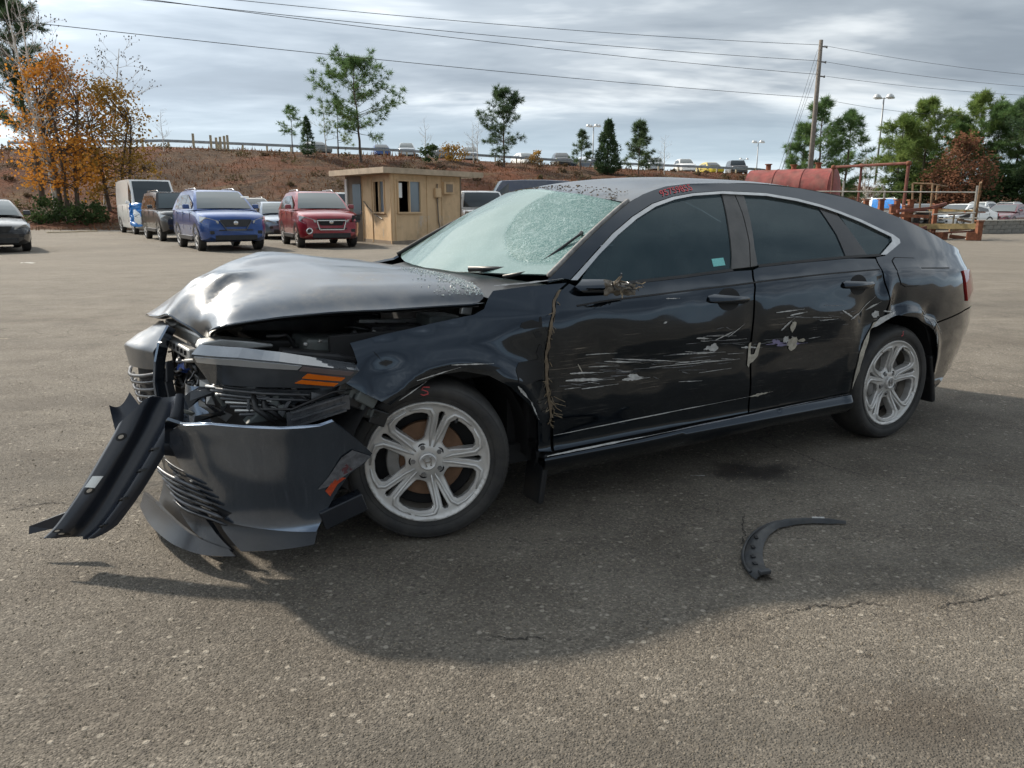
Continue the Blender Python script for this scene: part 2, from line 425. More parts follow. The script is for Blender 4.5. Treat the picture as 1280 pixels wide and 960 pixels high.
# ---------------------------------------------------------------- materials
def make_paint(name, base, metal=.35, rough=.22, dust=.25, scratch=0.0, dust_col=(.30, .27, .23), coat=1.0, crough=.03):
    t = NT(name); P = t.tc()
    n1 = t.noise(P, 3.2, 6, .6); n2 = t.noise(P, 26, 5, .7)
    d = t.math('MULTIPLY', t.ramp(n1, [(.42, 0.0), (.72, 1.0)]), t.ramp(n2, [(.35, 0.2), (.7, 1.0)]))
    d = t.math('MULTIPLY', d, dust)
    col = t.mix(d, base, dust_col)
    rgh = t.math('ADD', t.math('MULTIPLY', d, .5), rough)
    met = metal
    if scratch:
        # long scuffs dragged along the flank, in a band of the doors
        sep = t.N.new('ShaderNodeSeparateXYZ'); t.L.new(P, sep.inputs[0])
        wob = t.math('MULTIPLY', t.math('SUBTRACT', t.noise(P, 1.3, 3), .5), .22)
        z = t.math('ADD', sep.outputs[2], wob)
        band = t.ramp(z, [(.36, 0.0), (.48, 1.0), (.72, 1.0), (.80, 0.0)])
        s1 = t.noise(t.mapping(P, (1.6, 1, 75)), 2.2, 5, .72)
        s2 = t.noise(t.mapping(P, (3.2, 1, 190), (5, 0, 3), (0, R(3), 0)), 2.0, 4, .7)
        patch = t.ramp(t.noise(P, 4.2, 3), [(.44, 0.0), (.6, 1.0)])
        fine = t.math('MULTIPLY', t.ramp(s1, [(.575, 0.0), (.67, 1.0)]), patch)
        fine = t.math('MAXIMUM', fine, t.math('MULTIPLY', t.ramp(s2, [(.585, 0.0), (.69, .8)]), t.ramp(t.noise(P, 6.0, 3), [(.5, 0.0), (.64, 1.0)])))
        fine = t.math('MULTIPLY', t.math('MULTIPLY', fine, band), scratch)
        haze = t.math('MULTIPLY', band, t.ramp(t.noise(t.mapping(P, (1, 1, 3)), 3.0, 5, .65), [(.35, .15), (.65, .75)]))
        col = t.mix(t.math('MULTIPLY', haze, .08), col, (.12, .112, .10))
        col = t.mix(fine, col, (.42, .42, .42))
        rgh = t.math('ADD', rgh, t.math('MULTIPLY', t.math('MAXIMUM', t.math('MULTIPLY', haze, .4), fine), .20))
    b = t.pbr(Base_Color=col, Roughness=rgh, Metallic=met)
    b.inputs['Coat Weight'].default_value = coat; b.inputs['Coat IOR'].default_value = 1.45
    t.put(b.inputs['Coat Roughness'], t.math('ADD', t.math('MULTIPLY', d, .35), crough))
    return t.mat
M = {}
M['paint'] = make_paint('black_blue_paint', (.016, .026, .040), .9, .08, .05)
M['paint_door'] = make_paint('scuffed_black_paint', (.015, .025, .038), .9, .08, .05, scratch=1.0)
M['paint_top'] = make_paint('dusty_sky_sheen_paint', (.092, .104, .122), .85, .30, .55, coat=.55, crough=.13)  # dust, plus a lighter base with the sky sheen of upward faces put in
M['inner'] = simple('unlit_black_metal', (.012, .012, .013), .8)
M['plastic'] = simple('black_plastic', (.014, .015, .017), .38, spec=.45, var=.3, scale=9, bump=.08, bscale=90, dirt=.12)
M['plastic_gloss'] = simple('glossy_black_plastic', (.016, .019, .025), .24, spec=.55, var=.25, scale=5, dirt=.10)
M['rubber_trim'] = simple('black_rubber_trim', (.02, .02, .021), .6, var=.2)
M['chrome'] = simple('satin_chrome', (.48, .49, .50), .26, 1.0, var=.12, scale=20)
M['silver'] = simple('bare_silver_metal', (.55, .55, .54), .42, .85, var=.2, scale=14, dirt=.25)
M['dull_metal'] = simple('dull_grey_metal', (.22, .22, .22), .5, .7, var=.3, scale=12, dirt=.3)
M['underhood'] = simple('underhood_black', (.02, .02, .022), .5, var=.4, scale=18, dirt=.18)
M['wire'] = simple('black_hose', (.016, .016, .017), .42)
M['blue_part'] = simple('blue_plastic', (.03, .06, .22), .4)
M['white_tag'] = simple('white_sticker', (.75, .76, .74), .6)
M['scuff'] = simple('bare_scuffed_primer', (.46, .46, .45), .7, var=.3, scale=60)
M['scuff_tan'] = simple('scraped_tan_filler', (.40, .37, .31), .85, var=.3, scale=50)
M['scuff_violet'] = simple('violet_paint_transfer', (.20, .18, .30), .6, var=.3, scale=50)
M['scuff_red'] = simple('red_orange_paint_transfer', (.50, .07, .025), .6, var=.4, scale=70)
M['red_chalk'] = simple('red_grease_pencil', (.62, .10, .11), .8, var=.2, scale=90)
M['amber'] = simple('amber_reflector', (.75, .17, .015), .25, spec=.6)
M['red_lens'] = simple('red_lens', (.35, .018, .018), .12, spec=.6, coat=.5)
M['straw'] = simple('dry_straw', (.24, .185, .12), .9, var=.3, scale=40)
M['mud'] = simple('caked_mud', (.15, .115, .08), .95, var=.35, scale=40, bump=.4, bscale=80)
def tyre_mat():
    t = NT('tyre_rubber'); P = t.tc()
    n = t.noise(P, 9, 6, .65)
    c = t.mix(t.ramp(n, [(.38, 0.0), (.75, .55)]), (.018, .018, .019), (.085, .078, .068))
    b = t.pbr(Base_Color=c, Roughness=.62, Normal=t.bump(t.noise(P, 140, 3), .12, .002)); return t.mat
M['tyre'] = tyre_mat()
def alloy_mat():
    t = NT('alloy_wheel'); P = t.tc()
    n = t.noise(P, 12, 6, .7)
    c = t.mix(t.ramp(n, [(.45, 0.0), (.85, .5)]), (.60, .59, .575), (.32, .285, .24))
    t.pbr(Base_Color=c, Roughness=.36, Metallic=.45); return t.mat
M['alloy'] = alloy_mat()
M['alloy_dark'] = simple('dusty_alloy_barrel', (.20, .18, .155), .6, .5, var=.3, scale=9)
M['rust_disc'] = simple('rusty_brake_disc', (.17, .095, .055), .6, .4, var=.35, scale=14, bump=.1)
M['dark_disc'] = simple('worn_brake_disc', (.16, .15, .14), .4, .8, var=.2)
def tint_glass(name, tint, refl=.0, dust=.18):
    t = NT(name); P = t.tc()
    tr = t.N.new('ShaderNodeBsdfTransparent'); tr.inputs[0].default_value = (*tint, 1)
    gl = t.N.new('ShaderNodeBsdfPrincipled'); gl.inputs['Base Color'].default_value = (.010, .020, .024, 1); gl.inputs['Roughness'].default_value = .03
    gl.inputs['IOR'].default_value = 1.6; gl.inputs['Specular Tint'].default_value = (.62, .88, 1.0, 1)
    d = t.math('MULTIPLY', t.ramp(t.noise(P, 3.5, 6, .65), [(.4, 0.0), (.75, 1.0)]), dust)
    dc = t.mix(d, (.008, .018, .022), (.26, .29, .29)); t.put(gl.inputs['Base Color'], dc)
    mx = t.N.new('ShaderNodeMixShader'); mx.inputs[0].default_value = .82
    t.L.new(tr.outputs[0], mx.inputs[1]); t.L.new(gl.outputs[0], mx.inputs[2])
    return t.finish(mx.outputs[0])
M['tint'] = tint_glass('tinted_side_glass', (.40, .55, .58), dust=.10)
def cracked_glass():
    t = NT('shattered_laminated_glass'); P = t.tc()
    sep = t.N.new('ShaderNodeSeparateXYZ'); t.L.new(P, sep.inputs[0])
    # crushed zone on the driver's side; its dark outline paints in a reflection edge
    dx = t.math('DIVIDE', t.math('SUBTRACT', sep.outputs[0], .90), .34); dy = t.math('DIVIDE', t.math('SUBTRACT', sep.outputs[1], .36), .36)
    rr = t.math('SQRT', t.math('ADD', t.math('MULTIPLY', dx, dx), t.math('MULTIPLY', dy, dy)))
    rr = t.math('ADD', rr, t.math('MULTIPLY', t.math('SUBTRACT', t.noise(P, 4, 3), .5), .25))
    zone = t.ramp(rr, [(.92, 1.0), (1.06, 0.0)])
    w = t.N.new('ShaderNodeVectorMath'); w.operation = 'ADD'; t.L.new(P, w.inputs[0])
    nn = t.N.new('ShaderNodeTexNoise'); nn.inputs['Scale'].default_value = 9; t.L.new(P, nn.inputs['Vector'])
    sc = t.N.new('ShaderNodeVectorMath'); sc.operation = 'SCALE'; sc.inputs['Scale'].default_value = .05; t.L.new(nn.outputs[1], sc.inputs[0]); t.L.new(sc.outputs[0], w.inputs[1])
    def cracks(scale, wd):
        return t.ramp(t.voro(w.outputs[0], scale, 'DISTANCE_TO_EDGE'), [(0.0, 1.0), (wd, 0.0)])
    def hair(scale, wd):                                             # wandering hairlines
        return t.ramp(t.math('ABSOLUTE', t.math('SUBTRACT', t.noise(w.outputs[0], scale, 5, .6, 1.2), .5)), [(0.0, 1.0), (wd, 0.0)])
    big = t.math('MAXIMUM', hair(5, .007), t.math('MULTIPLY', hair(11, .009), .7)); mid = hair(26, .016); fine = cracks(110, .14)
    speck = t.ramp(t.noise(P, 130, 3, .7), [(.56, 0.0), (.66, 1.0)])
    web = t.math('MAXIMUM', t.math('MULTIPLY', mid, .40), t.math('MULTIPLY', t.math('MAXIMUM', t.math('MULTIPLY', fine, .5), speck), .40))
    f_in = t.math('MAXIMUM', t.math('MULTIPLY', big, .5), web)
    f_out = t.math('MAXIMUM', t.math('MULTIPLY', big, .10), t.math('MULTIPLY', speck, .12))
    crack = t.math('ADD', t.math('MULTIPLY', f_in, zone), t.math('MULTIPLY', f_out, t.math('SUBTRACT', 1.0, zone)))
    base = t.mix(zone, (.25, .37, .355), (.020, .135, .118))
    col = t.mix(crack, base, (.72, .82, .80))
    hgt = t.math('ADD', t.math('MULTIPLY', t.voro(w.outputs[0], 70), .6), t.noise(P, 14, 4))
    bn = t.N.new('ShaderNodeBump'); bn.inputs['Distance'].default_value = .004; t.L.new(hgt, bn.inputs['Height'])
    t.put(bn.inputs['Strength'], t.math('ADD', t.math('MULTIPLY', zone, .55), .05))
    b = t.N.new('ShaderNodeBsdfPrincipled'); t.put(b.inputs['Base Color'], col)
    t.put(b.inputs['Roughness'], t.math('ADD', t.math('MULTIPLY', zone, .25), .07)); b.inputs['IOR'].default_value = 1.7
    t.L.new(bn.outputs[0], b.inputs['Normal'])
    tr = t.N.new('ShaderNodeBsdfTransparent'); tr.inputs[0].default_value = (.62, .80, .76, 1)
    mx = t.N.new('ShaderNodeMixShader')
    t.put(mx.inputs[0], t.math('ADD', .66, t.math('MULTIPLY', crack, .30)))
    t.L.new(tr.outputs[0], mx.inputs[1]); t.L.new(b.outputs[0], mx.inputs[2])
    return t.finish(mx.outputs[0])
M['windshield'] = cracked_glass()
def lamp_mat():
    t = NT('smoked_headlight_lens'); P = t.tc()
    n = t.noise(P, 5, 4)
    t.pbr(Base_Color=t.mix(t.ramp(n, [(.35, 0.0), (.7, 1.0)]), (.10, .11, .122), (.18, .19, .205)), Roughness=.05, IOR=1.6, Metallic=.55)
    t.bsdf.inputs['Coat Weight'].default_value = 1; return t.mat
M['lamp'] = lamp_mat()
M['lamp_strip'] = simple('pale_light_guide', (.58, .59, .60), .12, .4)
M['interior'] = simple('grey_interior', (.05, .05, .052), .8, var=.2)
M['headliner'] = simple('pale_headliner', (.35, .34, .32), .9)
M['sky_sticker'] = simple('teal_inspection_sticker', (.18, .52, .50), .6, var=.2, scale=200)
# ---------------------------------------------------------------- the wrecked sedan
CAR = empty('wrecked_sedan', (-.308, 2.7718, 0), R(29.768), 'black four-door sedan with a crushed front, cracked windscreen and scraped doors', 'car')
YC = .907                                                        # centre line
DENTS = [  # cx, cz, rx, rz, depth
 (1.02, .60, .36, .13, .016), (1.30, .74, .30, .06, -.008), (.75, .70, .10, .14, .012), (1.45, .66, .18, .10, .010), (2.02, .60, .34, .10, .015), (2.25, .76, .22, .05, -.008),
 (2.50, .72, .07, .12, .022), (2.66, .80, .05, .10, -.014), (2.74, .77, .05, .07, .022), (3.03, .70, .06, .05, .018), (2.60, .90, .05, .05, .010),
 (.38, .72, .10, .08, .014), (.30, .62, .10, .04, -.012), (-.16, .70, .07, .06, .016), (-.02, .74, .10, .05, -.006), (.50, .60, .05, .14, .016), (.10, .80, .25, .03, -.004),
 (1.65, .70, .05, .16, .010), (1.15, 1.39, .10, .03, .008), (1.55, 1.39, .12, .02, .008)]
def left_y(x, z):
    y = side_y(x, z)
    for cx, cz, rx, rz, d in DENTS: y += d * bump(x, z, cx, cz, rx, rz)
    if z < 1.0: y += .0035 * noise.noise((x * 3.3, z * 5.5, 1.7)) + .0012 * noise.noise((x * 9, z * 13, 4.1))
    else: y += .0015 * noise.noise((x * 3.3, z * 5.5, 1.7))
    return y
def LS(x, z): return (x, left_y(x, z), z)                        # left flank as a surface over (x, z)
def RS(x, z): return (x, 2 * YC - side_y(x, z), z)

RAIL = [(.546, .998), (.739, 1.114), (.908, 1.206), (1.119, 1.310), (1.225, 1.348), (1.303, 1.369), (1.386, 1.387), (1.531, 1.402), (1.735, 1.408), (2.004, 1.405), (2.277, 1.388), (2.614, 1.338), (2.832, 1.276), (3.002, 1.219), (3.200, 1.150), (3.410, 1.081)]
CHROME_OUT = [(.665, .996), (.810, 1.086), (.957, 1.175), (1.103, 1.246), (1.250, 1.303), (1.389, 1.336), (1.522, 1.354), (1.716, 1.366), (2.000, 1.359), (2.200, 1.334), (2.354, 1.303), (2.480, 1.268), (2.614, 1.226), (2.744, 1.174), (2.828, 1.143), (2.866, 1.118), (2.860, 1.098)]
CHROME_IN = [(2.700, 1.0400), (2.655, 1.0420), (2.796, 1.1080), (2.802, 1.1315), (2.732, 1.1595), (2.602, 1.2115), (2.471, 1.2545), (2.347, 1.2895), (2.192, 1.3205), (1.997, 1.3455), (1.707, 1.3535), (1.518, 1.3425), (1.395, 1.3245), (1.262, 1.2915), (1.122, 1.2375), (0.981, 1.1685), (0.842, 1.0885), (0.697, 0.9940)]
BELTLINE = [(.689, .972), (.878, .973), (1.273, .990), (1.569, 1.009), (1.735, 1.019), (2.0, 1.029), (2.392, 1.041), (2.655, 1.042)]
DOOR_FRONT = [(.655, .985), (.605, .958), (.569, .922), (.530, .834), (.512, .717), (.524, .588), (.548, .446), (.558, .351), (.560, .288)]
GAP = [(1.700, .302), (1.698, .38), (1.668, .595), (1.655, .744), (1.655, .882), (1.672, .96), (1.690, 1.000)]
RDOOR_REAR = [(2.462, .312), (2.457, .475), (2.487, .582), (2.548, .663), (2.628, .72), (2.656, .806), (2.630, .892), (2.606, 1.0), (2.604, 1.024)]
ARCH_R = [(3.183, .487), (3.14, .56), (3.046, .635), (2.913, .692), (2.76, .716), (2.69, .710), (2.634, .700)]
ARCH_F = [(.552, .29), (.486, .30), (.470, .440), (.424, .516), (.330, .600), (.238, .655), (.130, .682), (.030, .679), (-.089, .640), (-.163, .586)]
def parts_on_side():
    front_door = DOOR_FRONT + GAP + [(1.569, .999), (1.273, .981), (.878, .965), (.70, .965)]
    panel('front_door', shrink(front_door, .003), LS, M['paint_door'], CAR, .022)
    rear_door = [(p[0] + .006, p[1]) for p in GAP[::-1]] + RDOOR_REAR + [(2.392, 1.032), (2.0, 1.021), (1.735, 1.010)]
    panel('rear_door', shrink(rear_door, .003), LS, M['paint_door'], CAR, .022)
    quarter = [(2.690, 1.036)] + CHROME_OUT[::-1] + [(.640, 1.000), (.560, .990)] + RAIL + [(3.56, 1.052), (3.70, 1.012), (3.80, .95), (3.88, .80), (3.90, .70), (3.50, .695), (3.12, .650), (3.085, .61)] + ARCH_R[2:] + [(2.662, .806), (2.636, .892), (2.612, 1.0), (2.612, 1.030)]
    panel('quarter_panel', shrink(quarter, .002), LS, M['paint'], CAR, .022)
    rear_bumper = [(3.183, .487), (3.14, .56), (3.09, .605), (3.12, .645), (3.50, .690), (3.90, .695), (3.92, .50), (3.86, .36), (3.72, .33), (3.50, .31), (3.33, .265), (3.255, .225), (3.235, .30)]
    panel('rear_bumper', shrink(rear_bumper, .002), LS, M['paint'], CAR, .025)
    fender = [(-.273, .811), (-.262, .745), (-.310, .677), (-.25, .635)] + ARCH_F[::-1] + [(p[0] - .012, p[1]) for p in DOOR_FRONT[::-1]] + [(.459, .980), (.322, .966), (.300, .945), (.266, .901), (.218, .882), (.052, .862), (-.144, .835)]
    fender = [p for i, p in enumerate(fender) if i == 0 or math.hypot(p[0] - fender[i-1][0], p[1] - fender[i-1][1]) > .004]
    panel('front_fender', fender, LS, M['paint'], CAR, .02, thick=.02)
    rocker = [(.500, .272), (1.013, .276), (1.455, .288), (1.835, .296), (2.462, .303), (2.47, .205), (1.865, .207), (1.263, .180), (.922, .166), (.520, .160)]
    panel('rocker_panel', rocker, lambda x, z: (x, side_y(x, z) - .012, z), M['paint'], CAR, .025, thick=.05)
    # dark structure behind the gaps
    shell = [(-.20, .60), (.02, .70), (.13, .70), (.26, .67), (.36, .60), (.48, .47), (.50, .20), (2.45, .22), (2.44, .45), (2.50, .62), (2.62, .71), (2.76, .735), (2.92, .71), (3.08, .62), (3.20, .47), (3.26, .25), (3.6, .33), (3.7, .7), (3.6, .95), (2.7, 1.02), (2.0, 1.0), (1.3, .97), (.6, .95), (.25, .86), (-.2, .80)]
    panel('inner_shell', shell, lambda x, z: (x, side_y(x, z) + .045, z), M['inner'], CAR, .07, thick=0)
    # glazing
    fw = [(.70, .970), (.878, .968), (1.273, .985), (1.576, 1.004), (1.606, 1.08), (1.660, 1.22), (1.712, 1.352), (1.516, 1.342), (1.393, 1.325), (1.264, 1.292), (1.124, 1.238), (.983, 1.168), (.844, 1.088)]
    g = lambda o: (lambda x, z: (x, side_y(x, z) + o, z))
    panel('front_window', fw, g(.014), M['tint'], CAR, .05, thick=.005)
    rw = [(1.735, 1.014), (2.0, 1.024), (2.385, 1.036), (2.378, 1.15), (2.340, 1.286), (2.190, 1.320), (1.995, 1.344), (1.845, 1.35), (1.80, 1.22), (1.755, 1.10)]
    panel('rear_window', rw, g(.014), M['tint'], CAR, .05, thick=.005)
    qw = [(2.555, 1.044), (2.660, 1.042), (2.796, 1.108), (2.800, 1.127), (2.730, 1.157), (2.600, 1.210), (2.469, 1.253), (2.50, 1.16)]
    panel('quarter_window', qw, g(.010), M['tint'], CAR, .05, thick=.005)
    dv = [(2.385, 1.036), (2.555, 1.044), (2.50, 1.16), (2.455, 1.256), (2.340, 1.288), (2.378, 1.15)]
    panel('window_divider', dv, g(.008), M['plastic_gloss'], CAR, .05, thick=.01)
    b1 = [(1.569, 1.006), (1.688, 1.012), (1.735, 1.12), (1.775, 1.26), (1.79, 1.352), (1.712, 1.352), (1.660, 1.22), (1.606, 1.08)]
    panel('pillar_trim', b1, g(.006), M['pillar'], CAR, .04, thick=.01)
    b2 = [(1.694, 1.012), (1.740, 1.016), (1.76, 1.10), (1.806, 1.22), (1.852, 1.352), (1.796, 1.352), (1.781, 1.26), (1.741, 1.12)]
    panel('pillar_trim', b2, g(.006), M['pillar'], CAR, .04, thick=.01)
    panel('chrome_window_trim', CHROME_OUT + CHROME_IN, g(-.004), M['chrome'], CAR, .02, thick=.014)
    # belt seal and panel joints
    def strip(name, pts, w, off, mat, parent=CAR, n=1):
        poly = [(x, z + w / 2) for x, z in pts] + [(x, z - w / 2) for x, z in pts[::-1]]
        return panel(name, poly, lambda x, z: (x, left_y(x, z) - off, z), mat, parent, .04, thick=.004)
    strip('belt_seal', [(.69, .970), (.878, .970), (1.273, .986), (1.569, 1.004)], .012, .001, M['rubber_trim'])
    strip('belt_seal', [(1.74, 1.015), (2.0, 1.026), (2.392, 1.038), (2.66, 1.040)], .012, .001, M['rubber_trim'])
    # fuel flap and its shadow gap
    fuel = [(2.735, 1.006), (2.765, 1.022), (2.93, 1.014), (2.945, .99), (2.948, .90), (2.915, .872), (2.80, .870), (2.762, .885), (2.738, .94)]
    panel('fuel_flap_gap', [(x + (x - 2.84) * .03, z + (z - .945) * .05) for x, z in fuel], lambda x, z: (x, left_y(x, z) - .0015, z), M['inner'], CAR, .03, thick=.002)
    panel('fuel_flap', fuel, lambda x, z: (x, left_y(x, z) - .004, z), M['paint'], CAR, .03, thick=.004)
    strip('crease_shade_line', [(x, smooth_tab(CREASE, x)) for x in np.linspace(.66, 2.60, 24)], .006, .0016, M['inner'])  # dark strip paints in the shade line along the shoulder crease
    strip('crease_shade_line', [(x, smooth_tab(CREASE, x)) for x in np.linspace(2.96, 3.26, 6)], .005, .0016, M['inner'])
    # handles with their finger cups
    for hx, hz, dz in ((1.492, .876, -.010), (2.41, .898, -.006)):
        cup = [(hx + .070 * math.cos(a), hz + .052 * math.sin(a)) for a in [2 * PI * k / 20 for k in range(20)]]
        panel('handle_cup', cup, lambda x, z: (x, left_y(x, z) - .0015, z), M['inner'], CAR, .02, thick=.002)
        h = panel('door_handle', [(hx - .125, hz + .012 - dz), (hx - .10, hz + .019 - dz), (hx + .10, hz + .018 + dz), (hx + .125, hz + .010 + dz), (hx + .125, hz - .012 + dz), (hx + .10, hz - .017 + dz), (hx - .10, hz - .018 - dz), (hx - .125, hz - .010 - dz)],
              lambda x, z, hx=hx, hz=hz: (x, left_y(x, z) - .034 + .020 * ((x - hx) / .125) ** 2 + 8 * (z - hz) ** 2 * 4, z), M['paint'], CAR, .012, thick=.022)
    tail = [(3.44, .928), (3.60, .925), (3.78, .90), (3.80, .80), (3.60, .785), (3.50, .745), (3.475, .80)]
    panel('tail_lamp', tail, lambda x, z: (x, side_y(x, z) - .012, z), M['red_lens'], CAR, .03, thick=.02)
    # mudguards
    MB().box((.515, .075, .17), (.03, .14, .22), Matrix.Rotation(R(8), 3, 'Y')).build('mudguard', M['plastic'], CAR, bevel=.01)
    MB().box((3.235, .09, .30), (.035, .15, .30), Matrix.Rotation(R(-14), 3, 'Y')).build('mudguard', M['plastic'], CAR, bevel=.012)
    return strip
def pillar_mat():
    t = NT('dusty_pillar_trim'); P = t.tc()
    d = t.ramp(t.noise(P, 5, 6, .7), [(.3, .25), (.7, .9)])
    t.pbr(Base_Color=t.mix(d, (.03, .032, .034), (.13, .125, .12)), Roughness=.5); return t.mat
M['pillar'] = pillar_mat()
strip = parts_on_side()

def rail_pt(x):
    z = smooth_tab(RAIL, x); return (x, side_y(x, z), z)
def across(n, c, w):
    """quadratic across the car: near edge n, centre c, far edge = near mirrored"""
    f = (n[0], 2 * YC - n[1], n[2]); a, b, d = 2 * (w - .5) * (w - 1), -4 * w * (w - 1), 2 * w * (w - .5)
    return tuple(a * p + b * q + d * r for p, q, r in zip(n, c, f))
def top_parts():
    def roof(u, v):
        xn = 1.119 + (2.614 - 1.119) * u; n = rail_pt(xn)
        xc = .985 + (2.70 - .985) * u
        zc = smooth_tab([(0, 1.385), (.15, 1.420), (.35, 1.447), (.55, 1.450), (.75, 1.432), (1, 1.385)], u)
        p = across(n, (xc, YC, zc), v)
        q = .006 * noise.noise((p[0] * 2.2, p[1] * 2.6, 3)) - .030 * math.exp(-((u - .05) / .09) ** 2 - ((v - .33) / .22) ** 2) - .012 * math.exp(-((u - .25) / .2) ** 2 - ((v - .1) / .1) ** 2)
        return (p[0], p[1], p[2] + q)
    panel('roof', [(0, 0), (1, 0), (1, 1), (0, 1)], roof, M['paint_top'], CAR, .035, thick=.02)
    def ws(u, v):
        n = rail_pt(.590 + (1.112 - .590) * u); n = (n[0], n[1] + .012, n[2] - .004)
        c0, c1 = (.40, YC, 1.000), (.975, YC, 1.378)
        c = tuple(a + (b - a) * u for a, b in zip(c0, c1)); c = (c[0] - .02 * math.sin(PI * u), c[1], c[2] + .03 * math.sin(PI * u))
        p = across(n, c, v)
        s = -.018 * math.exp(-((u - .55) / .3) ** 2 - ((v - .28) / .16) ** 2) + .004 * noise.noise((p[0] * 7, p[1] * 7, 0))
        return (p[0] - s * .4, p[1], p[2] + s)
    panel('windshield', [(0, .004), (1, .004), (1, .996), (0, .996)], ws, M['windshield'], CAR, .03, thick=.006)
    # black border and moulding along the near pillar
    MB().tube([(lambda p: (p[0] - .004, p[1] + .002, p[2] + .004))(rail_pt(x)) for x in np.linspace(.57, 1.125, 14)], .011, 6).build('windshield_moulding', M['moulding'], CAR, smooth=True)
    MB().tube([(lambda p: (p[0], 2 * YC - p[1], p[2] + .004))(rail_pt(x)) for x in np.linspace(.57, 1.125, 14)], .014, 6).build('windshield_moulding', M['rubber_trim'], CAR, smooth=True)
    def rearglass(u, v):
        n = rail_pt(2.614 + (3.40 - 2.614) * u); c = (2.70 + (3.46 - 2.70) * u, YC, 1.385 + (1.105 - 1.385) * u + .02 * math.sin(PI * u))
        return across(n, c, v)
    panel('rear_windshield', [(0, .01), (1, .01), (1, .99), (0, .99)], rearglass, M['tint'], CAR, .08, thick=.006)
    def deck(u, v):
        xs = [(0, 3.41), (.4, 3.60), (.7, 3.74), (1, 3.80)]; zs = [(0, 1.081), (.4, 1.042), (.7, .998), (1, .95)]
        n = (lerp_tab(xs, u), side_y(lerp_tab(xs, u), lerp_tab(zs, u)) + .002, lerp_tab(zs, u) + .001)
        c = (3.47 + .50 * u, YC, 1.105 - .06 * u - .05 * u ** 4)
        return across(n, c, v)
    panel('trunk_lid', [(0, 0), (1, 0), (1, 1), (0, 1)], deck, M['paint'], CAR, .05, thick=.02)
    def back(u, v):
        z = .34 + .60 * u; x0 = 3.88; y0 = side_y(x0, z)
        return across((x0 - .05 * u, y0, z), (4.02 - .02 * u, YC, z), v)
    panel('tail_panel', [(0, 0), (1, 0), (1, 1), (0, 1)], back, M['paint'], CAR, .1, thick=.02)
    # far flank
    far = [(-.25, .63), (-.16, .59), (.03, .68), (.13, .68), (.24, .655), (.33, .6), (.42, .52), (.49, .28), (.52, .16), (1.26, .18), (2.46, .2), (2.457, .475), (2.55, .66), (2.69, .71), (2.91, .69), (3.05, .63), (3.18, .49), (3.25, .23), (3.72, .33), (3.88, .5), (3.88, .8), (3.70, .985), (3.56, 1.03)] + RAIL[::-1] + [(.33, .965), (.22, .88), (-.14, .835), (-.28, .81)]
    h1 = [(.72, .99), (1.56, 1.02), (1.69, 1.35), (1.39, 1.32), (1.12, 1.23)]; h2 = [(1.75, 1.03), (2.66, 1.05), (2.79, 1.12), (2.34, 1.28), (1.99, 1.34), (1.84, 1.35)]
    panel('far_side_panel', far, RS, M['paint'], CAR, .06, holes=(h1, h2), flip=True, thick=.02)
    for h in (h1, h2): panel('far_window', h, lambda x, z: (x, 2 * YC - side_y(x, z) - .01, z), M['tint'], CAR, .1, flip=True, thick=.004)
M['moulding'] = simple('dusty_moulding', (.17, .165, .16), .6, var=.4, scale=30)
top_parts()

def cabin():
    MB().box((1.75, YC, .27), (3.1, 1.60, .08)).build('floor_pan', M['inner'], CAR)
    MB().prism([(.50, .30), (.50, .93), (.95, .90), (1.02, .78), (.80, .70), (.78, .30)], .14, 1.68).build('dashboard', M['interior'], CAR, bevel=.02)
    sw = MB(); sw.lathe([(.178, 0), (.19, .014), (.202, 0), (.19, -.014), (.178, 0)], 28, 'X')
    sw.box((0, 0, 0), (.03, .36, .05)); sw.box((0, 0, -.08), (.03, .05, .16))
    o = sw.build('steering_wheel', M['interior'], CAR, smooth=True, auto=40); o.location = (1.10, .54, .86); o.rotation_euler = (0, R(-22), 0)
    for x, y in ((1.75, .53), (1.75, 1.28)):
        q = MB(); q.box((-.10, 0, .47), (.52, .52, .18)); q.box((.24, 0, .80), (.15, .50, .66), Matrix.Rotation(R(16), 3, 'Y'))
        q.box((.37, 0, 1.19), (.10, .26, .20), Matrix.Rotation(R(10), 3, 'Y'))
        s = q.build('seat', M['interior'], CAR, bevel=.03); s.location = (x, y, 0)
    q = MB(); q.box((2.55, YC, .50), (.50, 1.40, .20)); q.box((2.86, YC, .80), (.16, 1.40, .66), Matrix.Rotation(R(22), 3, 'Y'))
    q.build('rear_bench', M['interior'], CAR, bevel=.03)
    MB().grid(lambda u, v: (1.1 + 1.5 * u, .40 + 1.02 * v, 1.325 + .05 * math.sin(PI * u) ** .6), 8, 4).build('headliner', M['headliner'], CAR, smooth=True)
    MB().grid(lambda u, v: (2.6 + .9 * u, .25 + 1.3 * v, 1.0), 2, 2).build('parcel_shelf', M['interior'], CAR)
    # inspection sticker inside the driver's window
    st = [(1.472, 1.020), (1.546, 1.024), (1.548, 1.058), (1.474, 1.054)]
    panel('window_sticker', st, lambda x, z: (x, side_y(x, z) + .0125, z), M['sky_sticker'], CAR, .05, thick=.001)
cabin()
